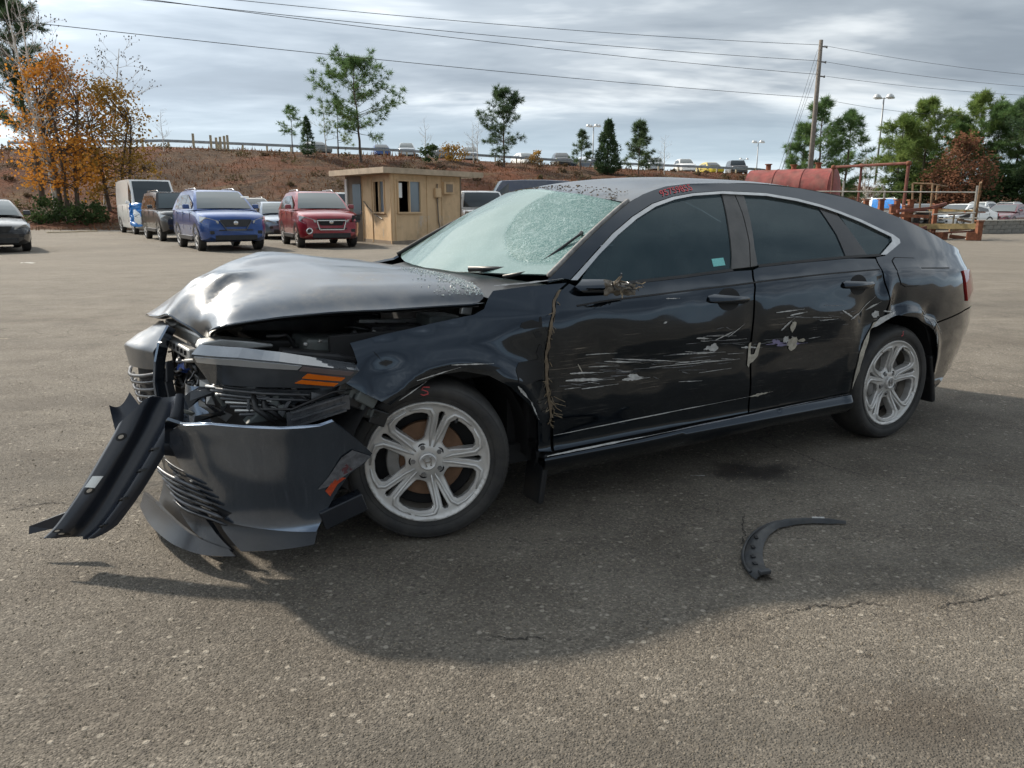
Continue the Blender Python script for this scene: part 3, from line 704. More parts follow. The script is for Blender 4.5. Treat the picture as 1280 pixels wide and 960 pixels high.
# ---------------------------------------------------------------- wreck: hood, nose, bumper, lamp, engine bay
def rnd(a, b): return random.uniform(a, b)
def front_end():
    hs = lambda u, v: (lambda p: (p[0], p[1], p[2] + .0022 * noise.noise((p[0] * 9, p[1] * 9, 2))))(hood_surf(u, v))
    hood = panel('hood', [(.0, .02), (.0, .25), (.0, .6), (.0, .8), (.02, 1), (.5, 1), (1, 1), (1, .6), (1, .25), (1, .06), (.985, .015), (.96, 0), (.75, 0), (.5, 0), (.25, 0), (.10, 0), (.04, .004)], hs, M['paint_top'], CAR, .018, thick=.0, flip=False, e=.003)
    under = panel('hood_inner_panel', [(.02, .03), (.02, .97), (.98, .97), (.98, .03)], lambda u, v: (lambda p: (p[0] + .012, p[1] + .01, p[2] - .026))(hood_surf(u, v)), M['underhood'], CAR, .04, thick=0, flip=True)
    # rolled lip along the near and front edge
    lip = [hood_surf(u, 0) for u in np.linspace(1, .0, 30)] + [hood_surf(0, v) for v in np.linspace(.03, .9, 20)]
    MB().tube([(p[0], p[1] + .006, p[2] - .004) for p in lip], .0065, 6).build('hood_edge', M['paint'], CAR, smooth=True)
    # cowl below the windscreen
    MB().grid(lambda u, v: across((.33 + .26 * u, .12, .93 + .045 * u), (.27 + .16 * u, YC, .965 + .035 * u), v), 4, 16).build('cowl', M['plastic'], CAR, smooth=True)
    MB().tube([(.47, .28, 1.00), (.56, .22, 1.02), (.80, .20, 1.17), (.83, .22, 1.18)], [.009, .008, .006, .010], 6).build('wiper_arm', M['plastic'], CAR, smooth=True)
    MB().tube([(.42, .50, 1.02), (.50, .40, 1.025), (.60, .25, 1.03)], [.014, .012, .006], 6).build('wiper_arm', M['plastic'], CAR, smooth=True)
    # crumbs of glass on the cowl and hood corner
    gl = MB()
    for _ in range(420):
        u = 1 - abs(random.gauss(0, .06)); v = rnd(.10, .55); p = hood_surf(max(.7, u), v); s = rnd(.002, .0055)
        gl.box((p[0], p[1], p[2] + s * .4), (s, s * rnd(.6, 1.2), s), Matrix.Rotation(rnd(0, 3), 3, 'Z'))
    tag(gl.build('glass_crumbs', M['crumb'], CAR), kind='stuff')
    gl = MB()
    for _ in range(260):
        u = rnd(0, .10); v = rnd(.05, .9); n = rail_pt(1.119 + 1.5 * u); p = across(n, (.985 + 1.7 * u, YC, 1.385 + .2 * u), v); s = rnd(.003, .007)
        gl.box((p[0] - .01, p[1], p[2] + s * .3 - .006), (s, s * rnd(.6, 1.5), s * .7), Matrix.Rotation(rnd(0, 3), 3, 'Z'))
    tag(gl.build('roof_debris', M['mud'], CAR), kind='stuff')

    # ---- bumper cover: side wrap, lower black band, chin with its broken fog grille
    side = [(0.691, 0.576), (0.678, 0.579), (0.584, 0.590), (0.502, 0.584), (0.394, 0.573), (0.332, 0.570), (0.288, 0.570), (0.251, 0.582), (0.180, 0.508), (0.079, 0.409), (0.103, 0.376), (0.163, 0.345), (0.204, 0.284), (0.228, 0.245), (0.279, 0.164), (0.299, 0.139), (0.464, 0.156), (0.639, 0.171), (0.688, 0.182), (0.636, 0.212), (0.729, 0.234), (0.790, 0.270), (0.827, 0.326), (0.836, 0.372), (0.826, 0.464), (0.765, 0.535)]
    bs = lambda u, v: (lambda p: (p[0], p[1] + .006 * noise.noise((u * 4, v * 5, 0)) - .012 * math.exp(-((u - .45) / .12) ** 2 - ((v - .40) / .12) ** 2), p[2]))(bumper_surf(u, v))
    panel('bumper_cover', side, bs, M['bumper_paint'], CAR, .02, flip=True, e=.02)
    panel('bumper_corner', [(0.691, 0.576), (0.765, 0.535), (0.826, 0.464), (0.836, 0.372), (0.827, 0.326), (0.954, 0.307), (1.055, 0.307), (0.917, 0.417), (0.811, 0.517), (0.748, 0.587)], lambda u, v: (lambda p: (p[0] + .004, p[1] + .006, p[2]))(bs(u, v)), M['paint'], CAR, .02, flip=True)
    low = [(0.294, 0.143), (0.314, 0.096), (0.590, 0.082), (0.688, 0.141), (0.761, 0.205), (0.774, 0.275), (0.711, 0.240), (0.623, 0.217), (0.669, 0.188), (0.625, 0.176), (0.459, 0.160)]
    panel('bumper_lower_trim', low, lambda u, v: (lambda p: (p[0] + .004, p[1] + .006, p[2]))(bumper_surf(u, v)), M['plastic_gloss'], CAR, .02, flip=True)
    # fin of the fog surround: long pointed blade
    fin = [(0.614, 0.093), (0.709, 0.138), (0.833, 0.214), (0.886, 0.301), (0.959, 0.302), (1.025, 0.226), (0.949, 0.157), (0.824, 0.120), (0.703, 0.096)]
    panel('fog_surround', fin, lambda u, v: (lambda p: (p[0] - .012, p[1] - .012, p[2]))(bumper_surf(u, v)), M['plastic_gloss'], CAR, .018, thick=.02, flip=True)
    for k in range(6):
        a = .93 - .02 * k; z0 = .315 - .026 * k
        pts = [(lambda p: (p[0] - .018, p[1] - .006, p[2]))(bumper_surf(a - .30 * q, z0 - .055 * q + .02 * math.sin(q * 3))) for q in np.linspace(-.55, .62, 12)]
        MB().tube(pts, [.007] * 11 + [.003], 5).build('fog_slat', M['plastic_gloss' if k % 2 else 'trim_grey'], CAR, smooth=True)
    chin = [(0.590, 0.080), (0.624, 0.100), (0.760, 0.111), (0.902, 0.123), (1.052, 0.129), (1.228, 0.129), (1.436, 0.108), (1.395, 0.063), (1.199, 0.059), (0.943, 0.062), (0.735, 0.067)]
    panel('chin_lip', chin, lambda u, v: (lambda p: (p[0] - .02, p[1] - .02, p[2]))(bumper_surf(u, v)), M['plastic_gloss'], CAR, .02, thick=.02, flip=True)
    panel('chin_undertray', [(0.653, 0.076), (1.339, 0.050), (1.510, 0.228), (1.075, 0.306), (0.897, 0.303), (0.763, 0.169)], lambda u, v: (lambda p: (p[0] + .05, p[1] + .03, p[2]))(bumper_surf(u, v)), M['plastic'], CAR, .04, thick=.01, flip=True)
    # upright corner between lamp and grille
    MB().grid(lambda u, v: tuple(Vector((-.795, .42, .655)).lerp(Vector((-.748, .375, .645)), u).lerp(Vector((-.815, .42, .505)).lerp(Vector((-.728, .33, .51)), u), v) + Vector((-.012, -.014, 0)) * math.sin(PI * u)), 6, 4).build('bumper_post', M['bumper_paint'], CAR, smooth=True)
    MB().grid(lambda u, v: (lambda p: (p[0] + .13, p[1] + .10, .16 + .60 * v))(bumper_surf(.50 + .8 * u, .3)), 20, 3).build('bumper_backing', M['inner'], CAR, smooth=True)
    ledge = [bumper_surf(u, z) for u, z in ((0.690, 0.579), (0.586, 0.590), (0.502, 0.584), (0.392, 0.573), (0.288, 0.570), (0.251, 0.580))]
    MB().tube([(p[0] + .004, p[1] + .006, p[2]) for p in ledge], .006, 6).build('bumper_flange', M['bumper_paint'], CAR, smooth=True)
    # side sill bracket seen through the arch gap
    MB().bar((-.42, .06, .17), (-.26, .05, .22), .06, .075).build('bumper_bracket', M['plastic_gloss'], CAR, bevel=.006)

    # ---- nose: painted beak of the grille surround, pulled forward
    TOP = [(-.80, .66, .825), (-.815, .78, .838), (-.81, 1.0, .815), (-.78, 1.2, .79)]; BEAK = [(-.872, .70, .735), (-.925, .83, .735), (-.957, 1.0, .726), (-.945, 1.2, .70)]; FOOT = [(-.868, .70, .660), (-.922, .83, .650), (-.945, 1.0, .635), (-.93, 1.2, .61)]
    def nose(u, v):
        t, b, f = (Vector(net_point([q, q], 0, v)) for q in (TOP, BEAK, FOOT)); k = .06                # a sheet folded over a softened edge
        if u < .5 - k: p = t.lerp(b, u / .5)
        elif u > .5 + k: p = b.lerp(f, (u - .5) / .5)
        else:
            a0, a1 = t.lerp(b, (.5 - k) / .5), b.lerp(f, k / .5); w = (u - .5 + k) / (2 * k); p = a0.lerp(b, w).lerp(b.lerp(a1, w), w)
        return tuple(p + Vector((0, 0, .006 * noise.noise((u * 5, v * 4, 3)))))
    panel('nose_panel', [(0, 0), (1, 0), (1, 1), (0, 1)], nose, M['nose_paint'], CAR, .03, flip=True, thick=.01)
    for k in range(7):
        z = .610 - .030 * k; f = .006 * k
        pts = [(-.862 + f, .70, z + .036), (-.912 + f, .80, z + .012), (-.948 + f, .98, z - .012), (-.93 + f, 1.20, z - .02)]
        MB().tube([net_point([pts, pts], 0, q) for q in np.linspace(0, 1, 9)], [.008] * 9, 5).build('grille_slat', M['trim_grey' if k % 2 == 0 else 'plastic_gloss'], CAR, smooth=True)
    MB().grid(lambda u, v: (lambda p: (p[0] + .035, p[1] + .01, .41 + .25 * v))(net_point([[(-.862, .70, 0), (-.912, .80, 0), (-.948, .98, 0), (-.93, 1.20, 0)]] * 2, 0, u)), 12, 2).build('grille_backing', M['inner'], CAR)
    MB().tube([net_point([[(-.845, .69, .435), (-.885, .80, .412), (-.915, .98, .395), (-.90, 1.20, .39)]] * 2, 0, q) for q in np.linspace(0, 1, 9)], [.016] * 9, 8).build('grille_lower_lip', M['silver'], CAR, smooth=True)
    # folded flange at the torn edge
    fl = MB(); path = [(-.80, .66, .83), (-.835, .655, .775), (-.855, .66, .70), (-.865, .665, .62), (-.862, .66, .54), (-.845, .655, .44)]
    for a, b in zip(path, path[1:]): fl.bar(a, b, .010, .05, up=(.75, .6, .1))
    fl.build('torn_flange', M['bumper_paint'], CAR)
    fl = MB()
    for a, b in zip(path[2:], path[3:]): fl.bar((a[0] + .035, a[1] - .01, a[2]), (b[0] + .04, b[1] - .01, b[2]), .008, .035, up=(.75, .6, .1))
    fl.build('torn_flange', M['trim_grey'], CAR)

    # ---- headlight
    lens = [(.640, .770), (.630, .795), (.468, .791), (.344, .776), (.228, .753), (.087, .722), (.124, .683), (.178, .662), (.356, .676), (.612, .682), (.628, .732)]
    lamp = panel('headlight', lens, lamp_surf, M['lamp'], CAR, .02, thick=.05, e=.03, flip=True)
    def onlamp(name, poly, mat, o=.004): panel(name, poly, lambda u, v: (lambda p: (p[0] - o * .5, p[1] - o, p[2]))(lamp_surf(u, v)), mat, lamp, .02, thick=.003, e=.03, flip=True)
    onlamp('light_guide', [(.625, .785), (.468, .783), (.344, .768), (.275, .756), (.290, .742), (.40, .752), (.50, .760), (.625, .764)], M['lamp_strip'])
    onlamp('light_guide', [(.272, .754), (.105, .719), (.118, .706), (.285, .738)], M['lamp_tip'])
    onlamp('amber_reflector', [(.259, .725), (.135, .699), (.149, .688), (.278, .709)], M['amber'])
    onlamp('amber_reflector', [(.279, .702), (.158, .680), (.172, .670), (.303, .691)], M['amber'])
    low = [(.622, .672), (.413, .664), (.228, .652), (.265, .629), (.339, .591), (.461, .612), (.577, .645)]
    panel('headlight_lower_trim', low, lambda u, v: (lambda p: (p[0] + .012, p[1] + .02, p[2]))(lamp_surf(u, v)), M['lamp'], CAR, .02, thick=.03, e=.03, flip=True)
    for dz in (0, .022):
        MB().tube([(lambda p: (p[0] + .004, p[1] + .008, p[2]))(lamp_surf(u, z - dz)) for u, z in ((.60, .660), (.42, .650), (.26, .640))], .005, 5).build('lamp_trim_rib', M['trim_grey'], CAR, smooth=True)
    hb = MB(); hb.prism([(-.76, .80), (-.745, .825), (-.68, .832), (-.58, .815), (-.50, .798), (-.50, .785), (-.74, .785)], .27, .36)
    hb.build('lamp_mount', M['silver'], CAR, bevel=.008)
    hb = MB(); hb.prism([(-.50, .80), (-.30, .765), (-.22, .74), (-.25, .70), (-.50, .72)], .12, .20); hb.build('lamp_housing', M['underhood'], CAR, bevel=.01)
    hb = MB(); hb.prism([(-.74, .78), (-.50, .77), (-.50, .66), (-.70, .66)], .33, .42); hb.build('lamp_housing', M['underhood'], CAR, bevel=.01)

    # ---- bracket lattice under the lamp
    br = MB(); A, B, h = Vector((-.505, .05, .590)), Vector((-.315, .03, .632)), .052
    for k in range(3): br.bar(A - Vector((0, 0, h * k / 2)), B - Vector((0, 0, h * k / 2)), .03, .006)
    for k in range(9): p = A.lerp(B, k / 8); br.bar(p, p - Vector((0, 0, h)), .03, .005, up=(0, 1, 0))
    br.build('bumper_bracket', M['trim_grey'], CAR)
    MB().tube([(-.60, .09, .605), (-.50, .05, .600), (-.42, .04, .628), (-.36, .035, .648), (-.27, .04, .652)], .005, 6).build('wiring', M['wire'], CAR, smooth=True)
    for k in range(7):
        x = -.26 + .02 * k
        MB().box((x - .05, .06, .655 - .022 * k + rnd(-.01, .01)), (rnd(.03, .07), .05, rnd(.03, .06)), Matrix.Rotation(R(25), 3, 'Y')).build('mounting_block', M['tank' if k % 2 else 'plastic'], CAR, bevel=.005)
    MB().box((-.235, .04, .615), (.08, .05, .055), Matrix.Rotation(R(32), 3, 'Y')).build('mounting_block', M['tank'], CAR, bevel=.006)
    MB().prism([(-.64, .54), (-.56, .60), (-.50, .575), (-.44, .545)], .15, .22).build('broken_duct', M['tank'], CAR, bevel=.004)
    for k in range(8):
        x = -.74 + .012 * k
        MB().tube([(x, .30 - .02 * k, .66 - .012 * k), (x + .10, .20, .655 - .014 * k), (x + .17, .13, .645 - .014 * k)], .006, 5).build('duct_rib', M['trim_grey' if k % 2 else 'silver'], CAR, smooth=True)
    for k in range(7):
        x = -.60 + .04 * k
        MB().tube([(x, .16 + rnd(-.03, .05), .655), (x - .02 + rnd(-.02, .02), .13, .60), (x + .05, .10, .545)], [.011, .012, .008], 6).build('hose', M['wire'], CAR, smooth=True)

    rs = random.Random(21)
    for k in range(26):
        x = rs.uniform(-.80, -.34); y = .06 + max(0, (-x - .45)) * .75 + rs.uniform(.0, .08); z = rs.uniform(.54, .66); a = rs.uniform(0, PI)
        L_, w_ = rs.uniform(.03, .09), rs.uniform(.008, .025); d = Vector((math.cos(a), .15, math.sin(a) * .7)) * L_; q = Vector((-math.sin(a) * .6, .1, math.cos(a))) * w_; p = Vector((x, y, z))
        MB().add([p - d - q, p + d - q * .4, p + d * .8 + q, p - d * .9 + q * 1.3, p + Vector((0, -.012, .004))], [(0, 1, 4), (1, 2, 4), (2, 3, 4), (3, 0, 4)]).build('broken_plastic', M[rs.choice(['plastic', 'trim_grey', 'tank', 'plastic_gloss', 'silver'])], CAR)
    # ---- engine bay
    bx = lambda n, c, d, m, r=0, bv=.012: MB().box(c, d, Matrix.Rotation(R(r), 3, 'Y') @ Matrix.Rotation(R(r * .7), 3, 'Z')).build(n, M[m], CAR, bevel=bv)
    bx('engine_block', (-.25, 1.05, .62), (.60, .75, .42), 'underhood', 2)
    bx('engine_cover', (-.22, 1.0, .84), (.50, .60, .06), 'plastic', 3)
    bx('battery', (-.02, .36, .72), (.24, .20, .22), 'underhood', 4)
    bx('battery_clamp', (-.02, .36, .838), (.26, .03, .015), 'dull_metal', 4, .002)
    bx('fuse_box', (-.28, .30, .73), (.26, .18, .15), 'tank', 6)
    bx('air_box', (-.44, .46, .70), (.26, .28, .20), 'plastic', 5)
    bx('coolant_tank', (.17, .30, .79), (.14, .14, .14), 'tank', 3)
    bx('inner_fender', (.05, .16, .72), (.75, .03, .22), 'inner', 0, .003)
    bx('firewall', (.44, YC, .62), (.04, 1.5, .66), 'inner', 0, 0)
    bx('radiator', (-.62, .98, .52), (.06, .95, .52), 'inner', 3, 0)
    bx('underbody_tray', (-.15, YC, .20), (1.1, 1.2, .03), 'inner', 0, 0)
    MB().bar((-.76, .86, .80), (-.70, .48, .795), .05, .055).build('upper_crossmember', M['silver'], CAR, bevel=.012)
    MB().box((-.775, .84, .822), (.05, .10, .03)).build('latch_bracket', M['silver'], CAR, bevel=.01)
    a, b = Vector((-.815, .84, .765)), Vector((-.755, .45, .752))
    MB().bar(a, b, .035, .042).build('crash_beam', M['silver'], CAR, bevel=.006)
    for k in range(8):
        p = a.lerp(b, (k + .6) / 8.4) + Vector((-.019, -.002, .004))
        MB().box(p, (.006, .022, .018), Matrix.Rotation(R(-9), 3, 'Z')).build('beam_hole', M['inner'], CAR)
    for k in range(26):
        y = rnd(.46, .80); x = -.80 + (.80 - y) * .12; z = rnd(.62, .735)
        p0 = Vector((x + rnd(-.03, .03), y, z)); pts = [p0]
        for _ in range(4): pts.append(pts[-1] + Vector((rnd(-.02, .03), rnd(-.06, .03), rnd(-.035, .02))))
        MB().tube(pts, rnd(.004, .009), 5).build('crushed_strut' if k % 4 == 0 else 'wiring', M[random.choice(['wire', 'wire', 'dull_metal', 'plastic', 'trim_grey'])], CAR, smooth=True)
    bx('connector', (-.775, .53, .70), (.03, .05, .03), 'blue_part', 10, .004)
    bx('connector', (-.78, .60, .675), (.03, .04, .025), 'blue_part', 25, .004)
    for k in range(22):
        p = Vector((rnd(-.58, .10), rnd(.22, .42), rnd(.72, .80))); pts = [p]; d = Vector((rnd(-1, 1), rnd(-.3, .5), rnd(-.2, .2)))
        for _ in range(5):
            d = (d + Vector((rnd(-.6, .6), rnd(-.6, .6), rnd(-.5, .4)))).normalized(); q = pts[-1] + d * .05; pts.append(Vector((min(max(q.x, -.62), .2), max(q.y, .20), min(q.z, .835))))
        MB().tube(pts, rnd(.004, .010), 6).build('hose', M[random.choice(['wire', 'wire', 'wire', 'dull_metal'])], CAR, smooth=True)
    for k in range(14):
        bx('bolt', (rnd(-.5, .2), rnd(.17, .3), rnd(.76, .83)), (.014, .014, .012), 'silver', rnd(0, 40), .003)
    bx('hood_hinge', (.235, .16, .895), (.05, .02, .05), 'silver', 10, .004)

    # ---- torn-off black undershield hanging from the nose
    top = Vector((-.90, .60, .545)); pts = []
    spine = [(-.845, .50, .600), (-.90, .48, .49), (-.975, .46, .375), (-1.06, .45, .255), (-1.145, .46, .150), (-1.20, .47, .105)]
    def sp(t):
        n = len(spine) - 1; q = t * n; i = min(int(q), n - 1); g = lambda k: spine[min(max(k, 0), n)]
        return Vector(cr(g(i - 1), g(i), g(i + 1), g(i + 2), q - i))
    across_dir = Vector((-.88, .42, .02)).normalized()              # towards its outer (left) edge
    face = Vector((-.35, -.80, .45)).normalized()
    def shroud(u, v):                                              # u along, v across
        p = sp(u); w = .225 * (1 - .10 * u) * (1 if u > .12 else .75 + u * 2.1)
        q = (v - .40) * w
        prof = smooth_tab([(0, .0), (.10, .018), (.22, .020), (.30, -.010), (.52, -.022), (.62, -.012), (.68, .030), (.92, .034), (1, .02)], v)
        return tuple(p + across_dir * q + face * (prof + .012 * math.sin(u * 3.1)))
    sh = panel('hanging_undershield', [(0, .0), (.25, 0), (.5, 0), (.8, .0), (1.0, .10), (1.0, .36), (.93, .44), (.94, .62), (.99, .72), (.97, .98), (.80, 1.0), (.45, 1.0), (.20, .98), (.12, .80), (.06, .74), (0.02, .62)], shroud, M['plastic_shield'], CAR, .028, thick=.006, flip=True)
    for u, v in ((.28, .80), (.58, .80), (.86, .84), (.90, .72)):
        c = [(u + .012 * math.cos(a), v + .042 * math.sin(a)) for a in [2 * PI * k / 14 for k in range(14)]]
        panel('shield_hole', c, lambda a, b: tuple(Vector(shroud(a, b)) + face * .003), M['sand_hole'], sh, .02, thick=.002, flip=True)
        c = [(u + .024 * math.cos(a), v + .085 * math.sin(a)) for a in [2 * PI * k / 16 for k in range(16)]]
        panel('shield_boss', c, lambda a, b: tuple(Vector(shroud(a, b)) + face * .0015), M['inner'], sh, .02, thick=.002, flip=True)
    panel('shield_sticker', [(.50, .72), (.565, .74), (.56, .92), (.50, .90)], lambda a, b: tuple(Vector(shroud(a, b)) + face * .003), M['white_tag'], sh, .03, thick=.001, flip=True)
    for u in (.16, .34, .46, .62, .80):
        panel('shield_clip', [(u, .10), (u + .012, .10), (u + .016, .30), (u + .004, .30)], lambda a, b: tuple(Vector(shroud(a, b)) + face * .012), M['plastic'], sh, .02, thick=.012, flip=True)
    MB().add([(-1.225, .63, .165), (-1.36, .67, .115), (-1.365, .665, .085), (-1.29, .64, .10), (-1.20, .60, .105), (-1.19, .60, .18)], [(0, 1, 2, 3, 4, 5)]).build('shield_tab', M['plastic_shield'], sh)
    MB().grid(lambda u, v: tuple(Vector((-1.045, .74, .530)).lerp(Vector((-.965, .80, .560)), u).lerp(Vector((-1.035, .66, .43)).lerp(Vector((-.90, .68, .45)), u), v) + Vector((0, 0, -.03 * math.sin(PI * u) * (1 - v)))), 6, 4).build('shield_flap', M['plastic_shield'], sh, smooth=True)
M['lamp_tip'] = simple('rose_grey_lens', (.20, .16, .16), .2, .2)
M['crumb'] = simple('pale_glass_crumbs', (.62, .68, .68), .25)
M['trim_grey'] = simple('worn_grey_trim', (.10, .105, .115), .35, .3, var=.3, scale=20, dirt=.1)
M['tank'] = simple('grey_green_plastic', (.10, .115, .115), .5, var=.25, scale=10, dirt=.2)
M['nose_paint'] = M['paint_top']
M['plastic_shield'] = simple('smooth_black_plastic', (.022, .027, .038), .30, spec=.5, var=.2, scale=4, dirt=.08)
M['sand_hole'] = simple('light_seen_through_hole', (.38, .33, .27), .9)
def bumper_mat():
    return make_paint('bumper_sky_tint_paint', (.165, .205, .270), .9, .17, .12)  # body paint with the blue-grey sky reflection put into its base colour
M['bumper_paint'] = bumper_mat()
front_end()

# ---------------------------------------------------------------- wheels
def wheel(rot0, steer, x, disc):
    """outer face towards -y, centre at origin"""
    W = empty('wheel', (x, 0, .322)); W.parent = CAR; W.rotation_euler = (0, 0, steer)
    prof = [(.228, .02), (.239, .012), (.246, .013), (.268, .004), (.290, .0), (.306, .006), (.318, .020), (.3255, .040), (.3285, .065), (.3285, .160), (.325, .185), (.31, .212), (.28, .225), (.235, .215)]
    n = 180; V = []; F = []
    for i in range(n):
        a = 2 * PI * i / n
        for j, (r, h) in enumerate(prof):
            if j in (6, 7) and i % 2: r -= .004
            if j in (7, 8, 9, 10) : r -= .0
            V.append((r * math.cos(a), h, r * math.sin(a)))
    k = len(prof)
    for i in range(n):
        i2 = (i + 1) % n
        for j in range(k - 1): F.append((i * k + j, i2 * k + j, i2 * k + j + 1, i * k + j + 1))
    ty = MB(); ty.add(V, F); ty.build('tyre', M['tyre'], W, smooth=True, auto=50)
    for rr in (.262, .302): MB().lathe([(rr - .002, .0), (rr, -.0015 + (.004 if rr < .28 else .003)), (rr + .002, .0)], 64, 'Y', (0, .0 + (.004 if rr > .28 else .005), 0)).build('sidewall_ring', M['tyre'], W, smooth=True)
    # spoke face cut as one casting with five wide windows and five slots
    def face(u, v):
        r = math.hypot(u, v); return (u, smooth_tab([(0, .036), (.05, .034), (.09, .042), (.15, .030), (.20, .018), (.228, .013), (.236, .006), (.2415, .008)], r), v)
    pol = lambda r, a: (r * math.cos(R(a)), r * math.sin(R(a)))
    outer = [pol(.2415, k * 5) for k in range(72)]; holes = []
    for k in range(5):
        a = rot0 + 72 * k
        holes.append([pol(.090, a - 15), pol(.150, a - 22.5), pol(.180, a - 23.5), pol(.196, a - 20.5), pol(.204, a - 14), pol(.208, a - 6), pol(.208, a + 6), pol(.204, a + 14), pol(.196, a + 20.5), pol(.180, a + 23.5), pol(.150, a + 22.5), pol(.090, a + 15), pol(.084, a + 7), pol(.084, a - 7)])
        b = a + 36
        holes.append([pol(.098, b - 1.2), pol(.165, b - 3.4), pol(.200, b - 4.4), pol(.212, b - 2), pol(.212, b + 2), pol(.200, b + 4.4), pol(.165, b + 3.4), pol(.098, b + 1.2)])
    rim = panel('rim', outer, face, M['alloy'], W, .009, holes=holes, thick=.040, chamfer=.004, flip=False, e=.002)
    # raised edge ridges on the spokes
    for k in range(5):
        a = rot0 + 72 * k + 36
        for s in (-1, 1):
            P = [pol(.060, a + s * 7), pol(.10, a + s * 8.5), pol(.15, a + s * 8.5), pol(.190, a + s * 8.8), pol(.214, a + s * 13), pol(.219, a + s * 22), pol(.221, a + s * 34)]
            pts = [(lambda q: (q[0], q[1] - .001, q[2]))(face(*p)) for p in P]
            MB().tube(pts, [.003, .006, .0075, .0085, .008, .006, .004], 6).build('spoke_ridge', M['alloy'], W, smooth=True)
    MB().lathe([(.2410, .012), (.236, .016), (.232, .022), (.215, .06), (.205, .16), (.20, .17)], 64, 'Y').build('rim_barrel', M['alloy_dark'], W, smooth=True)
    MB().lathe([(.06, .072), (.150, .072), (.152, .076), (.152, .094), (.06, .094)], 48, 'Y').build('brake_disc', M[disc], W, smooth=True, auto=40)
    MB().lathe([(.0, .060), (.075, .060), (.08, .075)], 32, 'Y').build('disc_hat', M['dull_metal'], W, smooth=True, auto=40)
    MB().lathe([(.0, .115), (.205, .115)], 32, 'Y').build('dust_shield', M['inner'], W)
    cp = MB()
    for q in range(6):
        a0 = R(150 + q * 10); cp.box((.135 * math.cos(a0), .075, .135 * math.sin(a0)), (.05, .055, .035), Matrix.Rotation(-a0, 3, 'Y'))
    cp.build('brake_caliper', M['dull_metal'], W, bevel=.006)
    cap = MB(); cap.lathe([(0, .020), (.026, .020), (.030, .017), (.035, .020), (.037, .036)], 32, 'Y'); hub = cap.build('hub_cap', M['alloy'], W, smooth=True, auto=40)
    em = MB()
    for s in (-1, 1): em.bar((s * .012, .018, .016), (s * .009, .018, -.016), .004, .006, up=(0, 1, 0))
    em.bar((-.010, .018, .0), (.010, .018, .0), .004, .005)
    for s in (-1, 1): em.bar((s * .012 - .004, .018, .016), (s * .012 + .004, .018, .016), .004, .003); em.bar((s * .009 - .004, .018, -.016), (s * .009 + .004, .018, -.016), .004, .003)
    eo = em.build('emblem', M['chrome'], hub); eo.rotation_euler = (0, R(-10), 0)
    for k in range(5):
        a = rot0 + 36 + 72 * k + 36; p = pol(.057, a)
        MB().lathe([(0, .030), (.009, .030), (.0105, .034), (.0105, .05)], 6, 'Y', (p[0], 0, p[1])).build('lug_nut', M['dull_metal'], W)
        MB().lathe([(.0115, .0375), (.018, .0375)], 14, 'Y', (p[0], 0, p[1])).build('lug_recess', M['inner'], W)
    a = R(rot0 + 18); MB().tube([(.205 * math.cos(a), .02, .205 * math.sin(a)), (.190 * math.cos(a), .006, .190 * math.sin(a))], .005, 8).build('valve', M['wire'], W)
    return W
fw = wheel(37, R(-19), 0.0, 'rust_disc'); rw = wheel(51, 0, 2.83, 'dark_disc')
fw.location = (0, .03, .322)
mk = MB(); S = [(.018, .022), (-.006, .024), (-.012, .012), (.010, .002), (.012, -.010), (-.006, -.016), (-.016, -.010)]
mk.tube([(-.006 + x, .0015, .285 + z * .8) for x, z in S], .0028, 5); mk.build('chalk_mark', M['red_chalk'], fw)
mk = MB(); S = [(.008, .012), (-.004, .008), (.006, 0), (.004, -.008), (-.006, -.012)]
mk.tube([(.03 + x, .0015, .280 + z) for x, z in S], .002, 5); mk.build('chalk_mark', M['red_chalk'], rw)
W2 = empty('wheel', (0, 2 * YC, .322), PI); W2.parent = CAR
for nm, xx in (('far_tyre', 0), ('far_tyre', 2.83)):
    t = MB(); t.lathe([(.0, -.01), (.225, -.01), (.29, 0), (.32, -.02), (.3285, -.06), (.3285, -.16), (.29, -.22), (.0, -.22)], 40, 'Y', (xx, 2 * YC, .322)); t.build('tyre', M['tyre'], CAR, smooth=True, auto=40)
bpy.data.objects.remove(W2)
for cx, y1 in ((.06, .62), (2.83, .62)):
    MB().lathe([(.385, .02), (.40, .10), (.40, y1)], 28, 'Y', (cx, 0, .33), R(-8), R(188)).build('wheel_arch_liner', M['inner'], CAR, smooth=True)
    MB().prism([(cx - .45, .12), (cx + .45, .12), (cx + .45, .70), (cx - .45, .70)], .45, .47).build('wheel_arch_wall', M['inner'], CAR)

# ---------------------------------------------------------------- scrapes, marks and loose bits on the flank
def ragged(x0, z0, x1, z1, w, seed, n=14, spike=.5):
    """thin irregular smear from one end to the other"""
    rg = random.Random(seed); up = []; dn = []
    for i in range(n + 1):
        t = i / n; x = x0 + (x1 - x0) * t; z = z0 + (z1 - z0) * t; b = w * (math.sin(PI * min(1, t * 1.25 + .04)) ** .7) * rg.uniform(1 - spike, 1 + spike) / 2 + .0006
        up.append((x, z + b)); dn.append((x, z - b * rg.uniform(.5, 1)))
    return up + dn[::-1]
def mark(poly, mat, name='scrape_glint_mark', off=.0022):
    panel(name, poly, lambda x, z: (x, left_y(x, z) - off, z), M[mat], CAR, .03, thick=.0)
def blob(cx, cz, rx, rz, seed, n=20, j=.4):
    rg = random.Random(seed); return [(cx + rx * math.cos(2 * PI * k / n) * rg.uniform(1 - j, 1 + j * .4), cz + rz * math.sin(2 * PI * k / n) * rg.uniform(1 - j, 1 + j * .4)) for k in range(n)]
